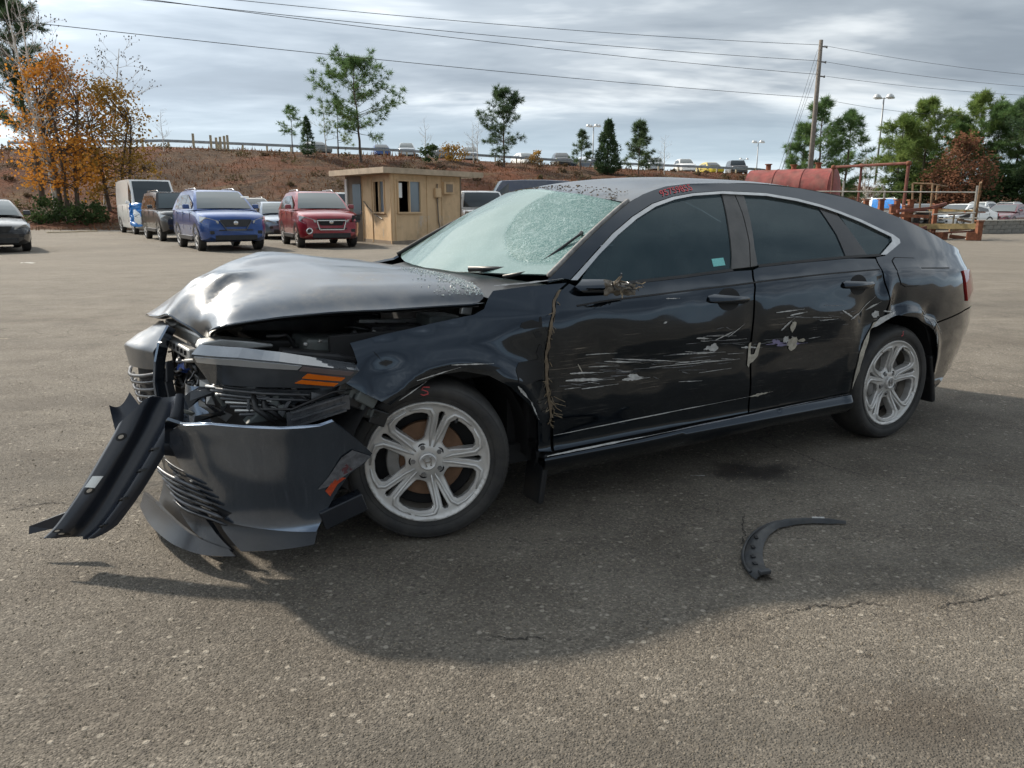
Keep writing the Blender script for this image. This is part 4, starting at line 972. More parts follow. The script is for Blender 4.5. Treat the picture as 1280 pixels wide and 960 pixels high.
def marks():
    L = [(.60, .592, .86, .568, .012, 'scuff'), (.90, .560, 1.06, .553, .016, 'scuff'), (.93, .575, 1.02, .560, .018, 'scuff'), (.80, .652, 1.00, .628, .006, 'scuff'), (.84, .660, 1.30, .600, .004, 'scuff'),
         (.62, .620, .80, .604, .006, 'scuff'), (.70, .690, .86, .684, .003, 'scuff'), (1.20, .645, 1.50, .628, .008, 'scuff'), (1.36, .652, 1.44, .668, .018, 'scuff'), (1.60, .640, 1.74, .628, .010, 'scuff'),
         (1.30, .712, 1.40, .700, .008, 'scuff'), (1.42, .690, 1.56, .735, .006, 'scuff'), (1.50, .70, 1.60, .76, .005, 'scuff'), (1.05, .60, 1.60, .585, .003, 'scuff'), (.66, .655, .70, .60, .010, 'scuff_tan'),
         (1.76, .64, 1.96, .638, .004, 'scuff_violet'), (1.84, .628, 2.07, .622, .018, 'scuff_violet'), (1.80, .655, 1.90, .63, .022, 'scuff_violet'), (1.80, .795, 2.00, .80, .005, 'scuff'), (1.90, .775, 2.02, .785, .010, 'scuff'),
         (1.85, .705, 1.93, .76, .012, 'scuff'), (2.28, .775, 2.40, .72, .010, 'scuff'), (2.36, .72, 2.45, .76, .010, 'scuff'), (2.42, .74, 2.56, .83, .006, 'scuff'), (2.50, .76, 2.60, .80, .010, 'scuff'), (2.62, .75, 2.72, .735, .008, 'scuff'),
         (2.98, .70, 3.14, .66, .012, 'scuff'), (3.02, .72, 3.10, .60, .006, 'scuff'), (3.08, .68, 3.20, .58, .008, 'scuff'), (3.12, .60, 3.17, .50, .016, 'scuff'), (2.95, .74, 3.06, .68, .005, 'scuff'),
         (.56, .357, 1.75, .387, .0045, 'scuff'), (1.70, .384, 1.86, .392, .012, 'scuff_tan'), (.52, .276, 1.2, .283, .006, 'scuff'), (1.2, .283, 2.46, .306, .005, 'sill_glint'),  # lines on the sill top edge paint in its highlight
         (.36, .600, .43, .525, .014, 'scuff'), (.43, .525, .475, .44, .012, 'scuff'), (-.06, .668, .12, .70, .004, 'scuff'), (-.13, .60, -.02, .66, .004, 'scuff'), (.08, .712, .26, .700, .005, 'scuff'),
         (.33, .985, .63, 1.003, .006, 'scuff'), (-.20, .78, -.17, .74, .003, 'inner_mark'), (1.12, .90, 1.2, .897, .003, 'scuff'), (1.1, .795, 1.125, .80, .008, 'scuff')]
    for i, (a, b, c, d, w, m) in enumerate(L): mark(ragged(a, b, c, d, w, i), m)
    rg = random.Random(77)
    for k in range(85):
        cx, cz, sx = rg.choice([(.80, .60, .16), (1.0, .63, .2), (1.35, .63, .2), (1.45, .70, .1), (1.90, .64, .14), (1.95, .76, .16), (2.35, .74, .1), (.70, .57, .1), (1.2, .58, .3)])
        x = cx + rg.gauss(0, sx); z = cz + rg.gauss(0, .028); l = rg.uniform(.03, .22)
        if .56 < x - l / 2 and x + l / 2 < 2.45 and not (x - l / 2 < 1.68 < x + l / 2): mark(ragged(x - l / 2, z + rg.uniform(-.006, .012), x + l / 2, z - rg.uniform(-.002, .010), rg.uniform(.0009, .003), 200 + k, 10, .7), rg.choice(['scuff', 'scuff_dim', 'scuff_dim', 'scuff_dim']))
    # thick filler smears by the door joint
    mark([(1.650, .655), (1.664, .66), (1.668, .60), (1.690, .60), (1.708, .655), (1.722, .655), (1.716, .59), (1.69, .565), (1.668, .555), (1.664, .535), (1.652, .55)], 'scuff_tan', off=.004)
    mark(blob(1.955, .632, .042, .036, 3), 'scuff_tan', off=.004); mark(blob(1.90, .655, .022, .02, 4), 'scuff', off=.003); mark(blob(2.02, .640, .03, .01, 9), 'scuff_tan', off=.003)
    mark(blob(1.93, .72, .02, .03, 5), 'scuff_tan', off=.003); mark(blob(1.42, .655, .03, .022, 6), 'scuff', off=.003)
    # torn arch edge
    mark([(2.47, .33), (2.455, .44), (2.468, .53), (2.50, .60), (2.545, .66), (2.56, .69), (2.585, .70), (2.54, .65), (2.525, .60), (2.50, .54), (2.495, .47), (2.505, .43), (2.49, .38)], 'scuff_tan', off=.006)
    mark([(2.545, .66), (2.60, .715), (2.66, .735), (2.74, .738), (2.70, .722), (2.64, .70), (2.58, .67)], 'scuff', off=.005)
    mark(blob(2.57, .735, .03, .02, 8), 'scuff', off=.004)
    # torn holes in the fender
    for poly in ([(.39, .830), (.40, .845), (.44, .855), (.47, .845), (.475, .865), (.482, .865), (.482, .825), (.45, .822), (.41, .820)], blob(.462, .795, .018, .014, 11), blob(.475, .727, .018, .030, 12), [(.36, .665), (.38, .69), (.47, .695), (.50, .66), (.49, .61), (.40, .60), (.36, .615)]):
        mark(poly, 'inner_mark', 'torn_hole', .002)
    mark([(.0, .70), (.10, .712), (.20, .71), (.29, .68), (.24, .672), (.15, .695), (.06, .693)], 'inner_mark', 'arch_recess', .002)
    # scraped front wing of the bumper: orange and bare plastic
    for poly, m in (([(0.082, 0.399), (0.170, 0.447), (0.206, 0.425), (0.249, 0.349), (0.287, 0.304), (0.246, 0.310), (0.169, 0.351), (0.122, 0.373)], 'scuff_fade'), ([(0.178, 0.332), (0.210, 0.313), (0.238, 0.266), (0.258, 0.293), (0.232, 0.327), (0.208, 0.343)], 'scuff_red'), ([(0.155, 0.360), (0.184, 0.393), (0.201, 0.371), (0.188, 0.349)], 'scuff_dred')):
        panel('scrape_glint_mark', poly, lambda u, v: (lambda p: (p[0], p[1] - .0045, p[2]))(bumper_surf(u, v)), M[m], CAR, .02, thick=0, flip=True)
    # grass and straw caught in the door gap
    st = MB(); rg = random.Random(4)
    tab = [(z, x) for x, z in DOOR_FRONT[::-1]]
    for k in range(55):
        z = rg.choice([rg.uniform(.45, .93), rg.uniform(.40, .62)]); x = lerp_tab(tab, z) - .008 + rg.gauss(0, .006); y = left_y(x, z) - rg.uniform(0, .012)
        p = Vector((x, y, z)); pts = [p]; d = Vector((rg.uniform(-.35, .55), rg.uniform(-.25, .05), rg.uniform(-1, .4)))
        for _ in range(3):
            d = (d + Vector((rg.uniform(-.5, .5), rg.uniform(-.1, .1), rg.uniform(-.5, .3)))).normalized(); pts.append(pts[-1] + d * rg.uniform(.005, .011))
        st.tube(pts, rg.uniform(.0006, .0014), 4, False)
    for k in range(6):
        z = rg.uniform(.45, .55); p = Vector((.545, left_y(.55, z) - .008, z)); d = Vector((rg.uniform(.2, 1), -.15, rg.uniform(-.9, -.1))).normalized()
        st.tube([p, p + d * rg.uniform(.015, .03), p + d * rg.uniform(.03, .055) + Vector((.01, 0, rg.uniform(-.01, .01)))], .0010, 4, False)
    tag(st.build('trapped_straw', M['straw'], CAR), kind='stuff')
    mud = MB()
    mud.grid(lambda u, v: (lambda z: (lambda x: (x, left_y(x, z) - .003 - .006 * abs(noise.noise((z * 40, v * 3, 1))), z))(lerp_tab(tab, z) - .014 + v * (.013 + .009 * noise.noise((z * 25, 0, 3)))))(.44 + .52 * u), 60, 3)
    mud.build('packed_mud', M['mud'], CAR, smooth=True)
    # broken-off mirror: base and crumpled shell
    base = [(.655, .978), (.70, .955), (.86, .940), (.90, .965), (.86, .990), (.72, 1.002)]
    panel('mirror_base', [(.66, .972), (.70, .945), (.82, .938), (.85, .965), (.83, .992), (.72, .997)], lambda x, z: (x, side_y(x, z) - .03 + 6 * (z - .966) ** 2 * 4, z), M['paint'], CAR, .015, thick=.03)
    mm = MB(); rg = random.Random(9)
    mm.grid(lambda u, v: (.76 + .165 * u + .010 * noise.noise((u * 7, v * 6, 1)), -.045 - .035 * math.sin(PI * v) * math.sin(PI * min(1, u * 1.1 + .05)) + .016 * noise.noise((u * 9, v * 8, 5)), .940 + .062 * v * (1 - .25 * u) + .010 * noise.noise((u * 6, v * 6, 9)) - .012 * u), 18, 10)
    mm.build('mirror_remains', M['mirror_shell'], CAR, smooth=True)
    for k in range(22):
        p = Vector((rg.uniform(.78, .92), -.08 + rg.uniform(-.01, .02), rg.uniform(.955, .99))); pts = [p]; d = Vector((rg.uniform(-1, 1), rg.uniform(-.4, .2), rg.uniform(-.7, .7)))
        for _ in range(3): d = (d + Vector((rg.uniform(-.6, .6), rg.uniform(-.3, .3), rg.uniform(-.6, .6)))).normalized(); pts.append(pts[-1] + d * .014)
        MB().tube(pts, rg.uniform(.0015, .004), 5).build('mirror_shard', M[rg.choice(['straw', 'plastic', 'mud', 'trim_grey'])], CAR)
M['inner_mark'] = M['inner']
M['scuff_dim'] = simple('faint_scratched_clearcoat', (.15, .155, .165), .6, var=.3, scale=60)
M['sill_glint'] = simple('painted_sill_glint', (.20, .205, .22), .4, .4, var=.3, scale=30)
M['scuff_fade'] = simple('rubbed_grey_paint', (.14, .145, .16), .6, var=.45, scale=45)
M['scuff_dred'] = simple('dark_red_transfer', (.14, .05, .06), .7, var=.4, scale=60)
M['mirror_shell'] = simple('torn_mirror_shell', (.16, .14, .115), .7, var=.5, scale=45, dirt=.4)
marks()
# red lot number on the roof rail
def roof_number():
    cu = bpy.data.curves.new('lot_number', 'FONT'); cu.body = '95759855'; cu.size = .050; cu.space_character = 1.0; cu.align_x = 'LEFT'
    tmp = bpy.data.objects.new('tmp_text', cu); C.objects.link(tmp); dg = bpy.context.evaluated_depsgraph_get()
    me = bpy.data.meshes.new_from_object(tmp.evaluated_get(dg)); bpy.data.objects.remove(tmp)
    w = max(v.co.x for v in me.vertices)
    for v in me.vertices:
        t = v.co.x / w; x = 1.325 + .215 * t; zb = lerp_tab([(1.30, 1.331), (1.40, 1.352), (1.55, 1.372)], x); z = zb + v.co.y * .80
        v.co = (x, left_y(x, z) - .004, z)
    me.materials.append(M['red_chalk']); o = bpy.data.objects.new('lot_number', me); C.objects.link(o); o.parent = CAR
roof_number()
# ---------------------------------------------------------------- ground
def ground_mat():
    t = NT('worn_dusty_asphalt'); P = t.tc()
    big = t.noise(P, .35, 5, .6); mid = t.noise(P, 2.3, 6, .65); fine = t.noise(P, 45, 4, .7)
    base = t.mix(t.ramp(big, [(.35, 0.0), (.68, 1.0)]), (.118, .105, .088), (.190, .168, .138))
    base = t.mix(t.ramp(mid, [(.35, .55), (.62, 0.0)]), base, (.092, .078, .062))
    # stone chips of the worn surface
    v = t.N.new('ShaderNodeTexVoronoi'); v.inputs['Scale'].default_value = 150; t.L.new(P, v.inputs['Vector'])
    sepc = t.N.new('ShaderNodeSeparateColor'); t.L.new(v.outputs['Color'], sepc.inputs[0])
    chip = t.ramp(sepc.outputs[0], [(0.0, .62), (.55, .96), (.85, 1.14), (1.0, 1.75)])
    v2 = t.N.new('ShaderNodeTexVoronoi'); v2.inputs['Scale'].default_value = 38; t.L.new(P, v2.inputs['Vector'])
    sep2 = t.N.new('ShaderNodeSeparateColor'); t.L.new(v2.outputs['Color'], sep2.inputs[0])
    light = t.math('MULTIPLY', t.ramp(sep2.outputs[1], [(.88, 0.0), (.93, 1.0)]), t.ramp(v2.outputs['Distance'], [(.25, 1.0), (.42, 0.0)]))
    col = t.mix(1.0, base, chip, 'MULTIPLY')
    col = t.mix(t.math('MULTIPLY', light, .6), col, (.40, .36, .30))
    dark = t.math('MULTIPLY', t.ramp(sep2.outputs[2], [(.9, 0.0), (.94, 1.0)]), t.ramp(v2.outputs['Distance'], [(.2, 1.0), (.4, 0.0)]))
    col = t.mix(t.math('MULTIPLY', dark, .6), col, (.04, .036, .032))
    # hairline cracks, only here and there
    wv = t.N.new('ShaderNodeVectorMath'); wv.operation = 'ADD'; t.L.new(P, wv.inputs[0]); nn = t.N.new('ShaderNodeTexNoise'); nn.inputs['Scale'].default_value = 2.2; nn.inputs['Detail'].default_value = 6; t.L.new(P, nn.inputs['Vector'])
    sc = t.N.new('ShaderNodeVectorMath'); sc.operation = 'SCALE'; sc.inputs['Scale'].default_value = .55; t.L.new(nn.outputs[1], sc.inputs[0]); t.L.new(sc.outputs[0], wv.inputs[1])
    crk = t.math('MULTIPLY', t.ramp(t.voro(wv.outputs[0], .42, 'DISTANCE_TO_EDGE'), [(0.0, 1.0), (.0045, 0.0)]), t.ramp(t.noise(P, .8, 4), [(.47, 0.0), (.58, 1.0)]))
    col = t.mix(t.math('MULTIPLY', crk, .8), col, (.030, .026, .022))
    # scuffed darker and paler areas left by traffic
    tr = t.noise(t.mapping(P, (.35, 1.4, 1), (2, 5, 0), (0, 0, R(20))), .9, 6, .7)
    col = t.mix(t.ramp(tr, [(.30, .65), (.48, 0.0)]), col, (.075, .068, .058)); col = t.mix(t.ramp(tr, [(.56, 0.0), (.72, .5)]), col, (.25, .222, .18))
    # oil stain beside the sill and a couple of damp patches, each with its own outline
    sep = t.N.new('ShaderNodeSeparateXYZ'); t.L.new(P, sep.inputs[0])
    def spot(cx, cy, rx, ry, edge, amp, sc):
        dx = t.math('DIVIDE', t.math('SUBTRACT', sep.outputs[0], cx), rx); dy = t.math('DIVIDE', t.math('SUBTRACT', sep.outputs[1], cy), ry)
        r = t.math('SQRT', t.math('ADD', t.math('MULTIPLY', dx, dx), t.math('MULTIPLY', dy, dy)))
        r = t.math('ADD', r, t.math('MULTIPLY', t.math('SUBTRACT', t.noise(P, sc, 5, .7), .5), amp))
        return t.ramp(r, [(1 - edge, 1.0), (1.0, 0.0)])
    oil = spot(1.20, 3.62, .28, .17, .55, 1.7, 8)
    col = t.mix(t.math('MULTIPLY', oil, .85), col, (.012, .011, .012))
    for cx, cy, rx, ry, k in ((1.05, 1.72, .34, .16, .42), (-1.9, 3.9, .9, .12, .40), (.35, 1.45, .5, .12, .25), (2.9, 3.6, .8, .3, .3), (-.9, 1.75, .6, .2, .22), (4.5, 7.5, 1.8, .5, .35), (-6, 9, 2.2, .5, .3)):
        col = t.mix(t.math('MULTIPLY', spot(cx, cy, rx, ry, .75, 1.3, 6), k), col, (.058, .044, .032))
    tyre_dirt = spot(-3.2, 5.0, 1.6, .30, .7, 1.2, 3)
    col = t.mix(t.math('MULTIPLY', tyre_dirt, .40), col, (.07, .06, .05))
    # sand blown over the far part of the lot
    sand = t.ramp(t.math('ADD', t.math('MULTIPLY', sep.outputs[1], .022), t.math('MULTIPLY', t.math('SUBTRACT', mid, .5), .5)), [(.04, 0.0), (.34, 1.0)])
    col = t.mix(t.math('MULTIPLY', sand, .42), col, (.220, .194, .158))
    far = t.ramp(t.math('MULTIPLY', sep.outputs[1], .01), [(.80, 0.0), (.95, 1.0)])
    col = t.mix(far, col, t.mix(t.noise(P, .25, 6, .6), (.13, .075, .045), (.22, .15, .09)))
    h = t.math('ADD', t.math('MULTIPLY', t.ramp(v.outputs['Distance'], [(0.0, 1.0), (.6, 0.0)]), .8), t.math('MULTIPLY', fine, .6))
    h = t.math('ADD', h, t.math('MULTIPLY', light, .5))
    nrm = t.bump(h, .75, .006, t.bump(mid, .35, .03))
    b = t.pbr(Base_Color=col, Roughness=t.math('SUBTRACT', .92, t.math('MULTIPLY', oil, .45)), Normal=nrm)
    b.inputs['Specular IOR Level'].default_value = .3
    return t.mat
M['ground'] = ground_mat()
g = MB(); g.add([(-3000, -3000, 0), (3000, -3000, 0), (3000, 3000, 0), (-3000, 3000, 0)], [(0, 1, 2, 3)])
tag(g.build('ground', M['ground']), 'worn dusty asphalt of the open storage lot', kind='structure')
GROUND = bpy.data.objects['ground']
# ---------------------------------------------------------------- lie of the land: pixel + forward distance -> point, used to survey the background
_ct, _st = math.cos(R(12.996)), math.sin(R(12.996))
def at(px, py, D):
    a, b = (px - 640) / 951.9, (480 - py) / 951.9
    d = Vector((a, _ct + b * _st, -_st + b * _ct)); return Vector((0, 0, 1.2836)) + d * (D / d.y)
def on_ground(px, py, z=0.0):
    a, b = (px - 640) / 951.9, (480 - py) / 951.9
    d = Vector((a, _ct + b * _st, -_st + b * _ct)); return Vector((0, 0, 1.2836)) + d * ((z - 1.2836) / d.z)
CREST = [tuple(at(*c)) for c in ((-260, 186, 70), (0, 186, 71), (200, 183, 74), (350, 189, 76), (500, 195, 78), (600, 201, 80), (700, 207, 82), (800, 212, 84), (950, 218, 86), (1050, 230, 102), (1150, 241, 115), (1300, 246, 118), (1500, 250, 120))]
CX = [(p[0], p[1]) for p in CREST]; CZ = [(p[0], p[2]) for p in CREST]
def land_z(x, y):
    """height of the embankment and of the upper lot behind it"""
    yc = lerp_tab(CX, x); zc = lerp_tab(CZ, x); y0 = lerp_tab([(14, 47), (30, 88)], x) + 2.5 * noise.noise((x * .08, 0, 5))
    t = (y - y0) / (yc - y0)
    n = noise.noise((x * .25, y * .25, 0)) * .35 + noise.noise((x * .9, y * .9, 3)) * .13
    if t <= 0: return -.05
    if t >= 1: return zc + .0
    s = t * t * (3 - 2 * t) * .55 + t * .45
    return zc * s + n * min(1, t * 4) * min(1, (1 - t) * 4 + .15)
def bank_mat():
    t = NT('red_clay_bank_with_dead_growth'); P = t.tc()
    a = t.noise(P, .16, 5, .6); b = t.noise(P, .9, 6, .7); c = t.noise(P, 5, 5, .7)
    col = t.mix(t.ramp(b, [(.36, 0.0), (.62, 1.0)]), (.060, .039, .028), (.155, .098, .064))
    col = t.mix(t.ramp(a, [(.45, 0.0), (.62, .75)]), col, (.20, .072, .038))
    col = t.mix(t.ramp(t.noise(P, .35, 6, .7), [(.56, 0.0), (.70, .7)]), col, (.20, .155, .085))
    col = t.mix(t.ramp(c, [(.4, .55), (.6, 0.0)]), col, (.035, .026, .02))
    t.pbr(Base_Color=col, Roughness=.95, Normal=t.bump(t.math('ADD', b, c), .8, .25)); t.bsdf.inputs['Specular IOR Level'].default_value = .1
    return t.mat
M['bank'] = bank_mat()
def terrain():
    xs = np.linspace(-75, 115, 190); us = list(np.linspace(0, 1, 34)); V = []; F = []
    for x in xs:
        yc = lerp_tab(CX, x)
        for u in us:
            y = 44 + (yc - 44) * u; V.append((x, y, land_z(x, y) if u < 1 else lerp_tab(CZ, x)))
    n = len(us)
    for i in range(len(xs) - 1):
        for j in range(n - 1): F.append((i * n + j, (i + 1) * n + j, (i + 1) * n + j + 1, i * n + j + 1))
    tag(MB().add(V, F).build('embankment', M['bank'], smooth=True), 'red clay embankment with dead brown growth behind the lot', kind='structure')
    V = []; F = []
    for x in list(xs[::6]) + [xs[-1]]:
        yc = lerp_tab(CX, x); z = lerp_tab(CZ, x); k = (z - 1.3) / yc; V += [(x, yc, z - .01), (x * (1 + 60 / yc), yc + 60, 1.3 + k * (yc + 60) - .25), (x * (1 + 900 / yc), yc + 900, 1.3 + k * (yc + 60) - 14)]
    k = len(V) // 3
    for i in range(k - 1): F += [(i * 3, i * 3 + 3, i * 3 + 4, i * 3 + 1), (i * 3 + 1, i * 3 + 4, i * 3 + 5, i * 3 + 2)]
    tag(MB().add(V, F).build('upper_lot', M['pale_ground']), 'pale paved upper lot on top of the embankment', kind='structure')
    # dead stems and dry grass over the bank
    st = MB(); rg = random.Random(3)
    for k in range(17000):
        x = rg.uniform(-62, 60); y = rg.uniform(lerp_tab([(14, 46), (30, 87)], x), lerp_tab(CX, x)); z = land_z(x, y); q = noise.noise((x * .13, y * .13, 9)); h = rg.uniform(.06, .30) * (1 + 1.3 * max(0, q)) * (2.0 if rg.random() < .05 else 1); w = rg.uniform(.02, .07)
        if q < -.12 and rg.random() < .8: continue
        a = rg.uniform(-.5, .5); dx = rg.gauss(0, .25) * h
        st.add([(x - w, y + a * w, z - .03), (x + w, y - a * w, z - .03), (x + dx, y + rg.gauss(0, .1), z + h)], [(0, 1, 2)])
    tag(st.build('dry_grass', M['dry_growth'], fix=False), 'dead brown weeds and dry grass covering the embankment', 'weeds', kind='stuff')
    sh = MB()
    for k in range(210):
        x = rg.uniform(-60, 60); y = rg.uniform(lerp_tab([(14, 50), (30, 90)], x), lerp_tab(CX, x) - 1); z = land_z(x, y); r = rg.uniform(.25, .8)
        for q in range(60):
            d = Vector((rg.gauss(0, 1), rg.gauss(0, 1), abs(rg.gauss(0, .8)))).normalized() * r * rg.uniform(.5, 1.1); s = rg.uniform(.05, .14)
            p = Vector((x, y, z)) + d; e = Vector((rg.gauss(0, 1), rg.gauss(0, 1), rg.gauss(0, 1))).normalized(); f = e.orthogonal().normalized()
            sh.add([p - e * s, p + e * s, p + f * s * 1.4], [(0, 1, 2)])
    tag(sh.build('undergrowth', M['brush'], fix=False), 'low tangled brown and olive brush on the embankment', 'brush', kind='stuff')
M['pale_ground'] = simple('pale_concrete', (.34, .33, .31), .9, var=.15, scale=.5)
def growth(name, stops, scale=.8):
    t = NT(name); P = t.geo('Position'); n = t.noise(P, scale, 4, .7); n2 = t.noise(P, scale * 9, 3, .7)
    c = t.ramp(t.math('ADD', t.math('MULTIPLY', n, .6), t.math('MULTIPLY', n2, .4)), stops)
    b = t.pbr(Base_Color=c, Roughness=.85); b.inputs['Specular IOR Level'].default_value = .15
    tr = t.N.new('ShaderNodeBsdfTranslucent'); t.L.new(c, tr.inputs[0]); mx = t.N.new('ShaderNodeMixShader'); mx.inputs[0].default_value = .3
    t.L.new(b.outputs[0], mx.inputs[1]); t.L.new(tr.outputs[0], mx.inputs[2]); return t.finish(mx.outputs[0])
M['dry_growth'] = growth('dead_weeds', [(.3, (.06, .036, .024)), (.45, (.14, .085, .05)), (.58, (.19, .085, .045)), (.7, (.27, .20, .11))], .3)
M['brush'] = growth('brown_brush', [(.3, (.045, .034, .022)), (.5, (.10, .07, .04)), (.62, (.09, .09, .04)), (.75, (.06, .085, .03))], .12)
terrain()
# ---------------------------------------------------------------- trees
M['bark'] = simple('grey_brown_bark', (.10, .075, .058), .9, var=.35, scale=5, bump=.4, bscale=20)
M['bark_pale'] = simple('pale_grey_bark', (.58, .55, .51), .9, var=.3, scale=4, bump=.3, bscale=18)
M['needles'] = growth('pine_needles', [(.3, (0.051, 0.095, 0.039)), (.5, (0.124, 0.208, 0.078)), (.7, (0.235, 0.319, 0.111))], .9)
M['needles_dark'] = growth('dark_cedar_sprays', [(.3, (0.033, 0.062, 0.033)), (.5, (0.071, 0.118, 0.056)), (.7, (0.131, 0.178, 0.081))], .9)
M['needles_blue'] = growth('soft_pine_needles', [(.3, (0.053, 0.090, 0.048)), (.5, (0.113, 0.166, 0.083)), (.7, (0.196, 0.247, 0.127))], .9)
M['needles_lime'] = growth('lime_pine_needles', [(.3, (0.070, 0.117, 0.034)), (.5, (0.175, 0.247, 0.070)), (.72, (0.329, 0.386, 0.117))], .5)  # lighter yellow-green needle mix
M['leaf_orange'] = growth('orange_autumn_leaves', [(.28, (0.188, 0.087, 0.029)), (.45, (0.531, 0.228, 0.040)), (.56, (0.750, 0.332, 0.057)), (.72, (0.800, 0.455, 0.081))], .5)
M['leaf_olive'] = growth('olive_autumn_leaves', [(.3, (0.101, 0.073, 0.023)), (.5, (0.288, 0.173, 0.041)), (.66, (0.439, 0.255, 0.056)), (.8, (0.203, 0.201, 0.056))], .5)
M['leaf_rust'] = growth('rust_brown_leaves', [(.3, (0.077, 0.039, 0.025)), (.5, (0.182, 0.084, 0.048)), (.72, (0.280, 0.133, 0.070))], .6)
M['leaf_green'] = growth('dark_green_leaves', [(.3, (0.018, 0.035, 0.014)), (.5, (0.047, 0.079, 0.028)), (.7, (0.094, 0.129, 0.042))], .6)  # dark green leaf mix
M['seed'] = simple('dry_seed_heads', (.12, .095, .07), .9)
def limb(mb, p, d, L, r, rg, n=5, bend=.25, droop=0.0):
    pts = [Vector(p)]; d = Vector(d).normalized()
    for i in range(n):
        d = (d + Vector((rg.gauss(0, bend), rg.gauss(0, bend), rg.gauss(0, bend) - droop)) * .5).normalized(); pts.append(pts[-1] + d * L / n)
    mb.tube(pts, [r * (1 - .8 * i / n) for i in range(n + 1)], 5, False); return pts
def tuft(mb, p, d, s, rg, n=9, w=.05):
    """spray of needles round a twig end"""
    for _ in range(n):
        v = (Vector(d) * .8 + Vector((rg.gauss(0, .6), rg.gauss(0, .6), rg.gauss(0, .5)))).normalized(); L = s * rg.uniform(.6, 1.2)
        u = v.cross(Vector((rg.gauss(0, 1), rg.gauss(0, 1), rg.gauss(0, 1)))); u = u.normalized() * w * s
        q = Vector(p) + v * L * .15; mb.add([q - u, q + u, q + v * L], [(0, 1, 2)])
def leafcloud(mb, p, r, n, s, rg, flat=.75):
    for _ in range(n):
        v = Vector((rg.gauss(0, .5), rg.gauss(0, .5), rg.gauss(0, .5) * flat)) * r; q = Vector(p) + v
        a = Vector((rg.gauss(0, 1), rg.gauss(0, 1), rg.gauss(0, 1))).normalized(); b = a.orthogonal().normalized(); k = s * rg.uniform(.6, 1.3)
        mb.add([q - a * k, q + b * k * .7, q + a * k, q - b * k * .7], [(0, 1, 2, 3)])
def pine(base, h, rad, clear, seed, label, group=None, mat='needles', dens=1.0, top=.35, tuft_s=.34, name='pine_tree', lean=0.0, bark='bark', shape='round'):
    """pine with whorls of upswept limbs; clear = bare trunk share"""
    rg = random.Random(seed); b = Vector(base); root = empty(name, b, 0, label, 'tree', group)
    tr = MB(); pts = [Vector((0, 0, -.3))]; n = 9; off = Vector((0, 0, 0))
    for i in range(1, n + 1):
        off += Vector((rg.gauss(0, .012) * h + lean * h / n, rg.gauss(0, .012) * h, 0)) * .6; pts.append(Vector((off.x, off.y, h * i / n)))
    r0 = h * .0155; tr.tube(pts, [r0 * (1 - .88 * i / n) for i in range(n + 1)], 7, False)
    tr.build('trunk', M[bark], root, smooth=True)
    li = MB(); cr_ = MB()
    def trunk_at(t): q = t * n; i = min(int(q), n - 1); return pts[i].lerp(pts[i + 1], q - i)
    m = int((26 if shape == 'round' else 34) * dens)
    for k in range(m):
        t = clear + (1 - clear) * ((k + rg.random()) / m); s = (t - clear) / (1 - clear)
        wd = (math.sin(PI * min(1, (s * .80 + .20))) ** .8 if shape == 'round' else (1 - s) ** .85 + .06)
        L = rad * wd * rg.uniform(.6, 1.15); a = rg.uniform(0, 2 * PI); up = .15 + .75 * s if shape == 'round' else .25 + .3 * s
        d = Vector((math.cos(a), math.sin(a), up)); lp = limb(li, trunk_at(t), d, L, r0 * .22 * (1.1 - .6 * s), rg, 5, .22)
        for i in range(2, len(lp)):
            c = 2 if i < 4 else 3
            for _ in range(max(1, int(c * dens + .5))):
                dd = (lp[i] - lp[i - 1]).normalized() + Vector((rg.gauss(0, .7), rg.gauss(0, .7), rg.gauss(.2, .5)))
                e = lp[i] + dd.normalized() * rg.uniform(.1, .5) * min(1, rad * .35); li.tube([lp[i], e], [r0 * .05, r0 * .02], 3, False)
                tuft(cr_, e, dd.normalized(), tuft_s * rg.uniform(.8, 1.25), rg, 18, .045)
    for _ in range(5): tuft(cr_, pts[-1] + Vector((rg.gauss(0, .08), rg.gauss(0, .08), rg.uniform(-.4, .1))), (0, 0, 1), tuft_s, rg, 10, .07)
    li.build('limbs', M[bark], root, smooth=True); cr_.build('crown', M[mat], root, fix=False)
    return root
def cedar(base, h, rad, seed, label, mat='needles_dark', n=900, group=None, name='cedar_tree'):
    rg = random.Random(seed); root = empty(name, base, 0, label, 'tree', group)
    MB().tube([(0, 0, -.3), (0, 0, h * .5), (rg.gauss(0, .05), 0, h * .97)], [h * .02, h * .012, .01], 6, False).build('trunk', M['bark'], root)
    c = MB()
    for k in range(n):
        t = rg.random() ** 1.15; a = rg.uniform(0, 2 * PI); lump = 1 + .22 * math.sin(3 * a + t * 17) + .15 * math.sin(7 * a - t * 31)
        r = rad * ((1 - t) ** .8 * .95 + .05) * (min(1, .45 + t * 5)) * lump * rg.uniform(.55, 1.05)
        p = Vector((r * math.cos(a), r * math.sin(a), .12 * h * .3 + t * h * .97)); d = Vector((math.cos(a) * .6, math.sin(a) * .6, .75))
        tuft(c, p, d, h * .045 * rg.uniform(.7, 1.3) + .10, rg, 7, .12)
    c.build('crown', M[mat], root, fix=False); return root
def branch(mb, p, d, L, r, depth, rg, tips, spread=.55, up=.25, seg=4):
    pts = limb(mb, p, d, L, r, rg, seg, .18)
    dd = (pts[-1] - pts[-2]).normalized()
    if depth == 0: tips.append((pts[-1], dd)); return
    k = rg.choice([2, 3, 3])
    for i in range(k):
        j = rg.randint(max(1, seg - 2), seg); q = pts[j]
        nd = (dd + Vector((rg.gauss(0, spread), rg.gauss(0, spread), rg.gauss(0, spread * .6) + up))).normalized()
        branch(mb, q, nd, L * rg.uniform(.52, .75), r * .62, depth - 1, rg, tips, spread, up, seg)
    tips.append((pts[-1], dd))
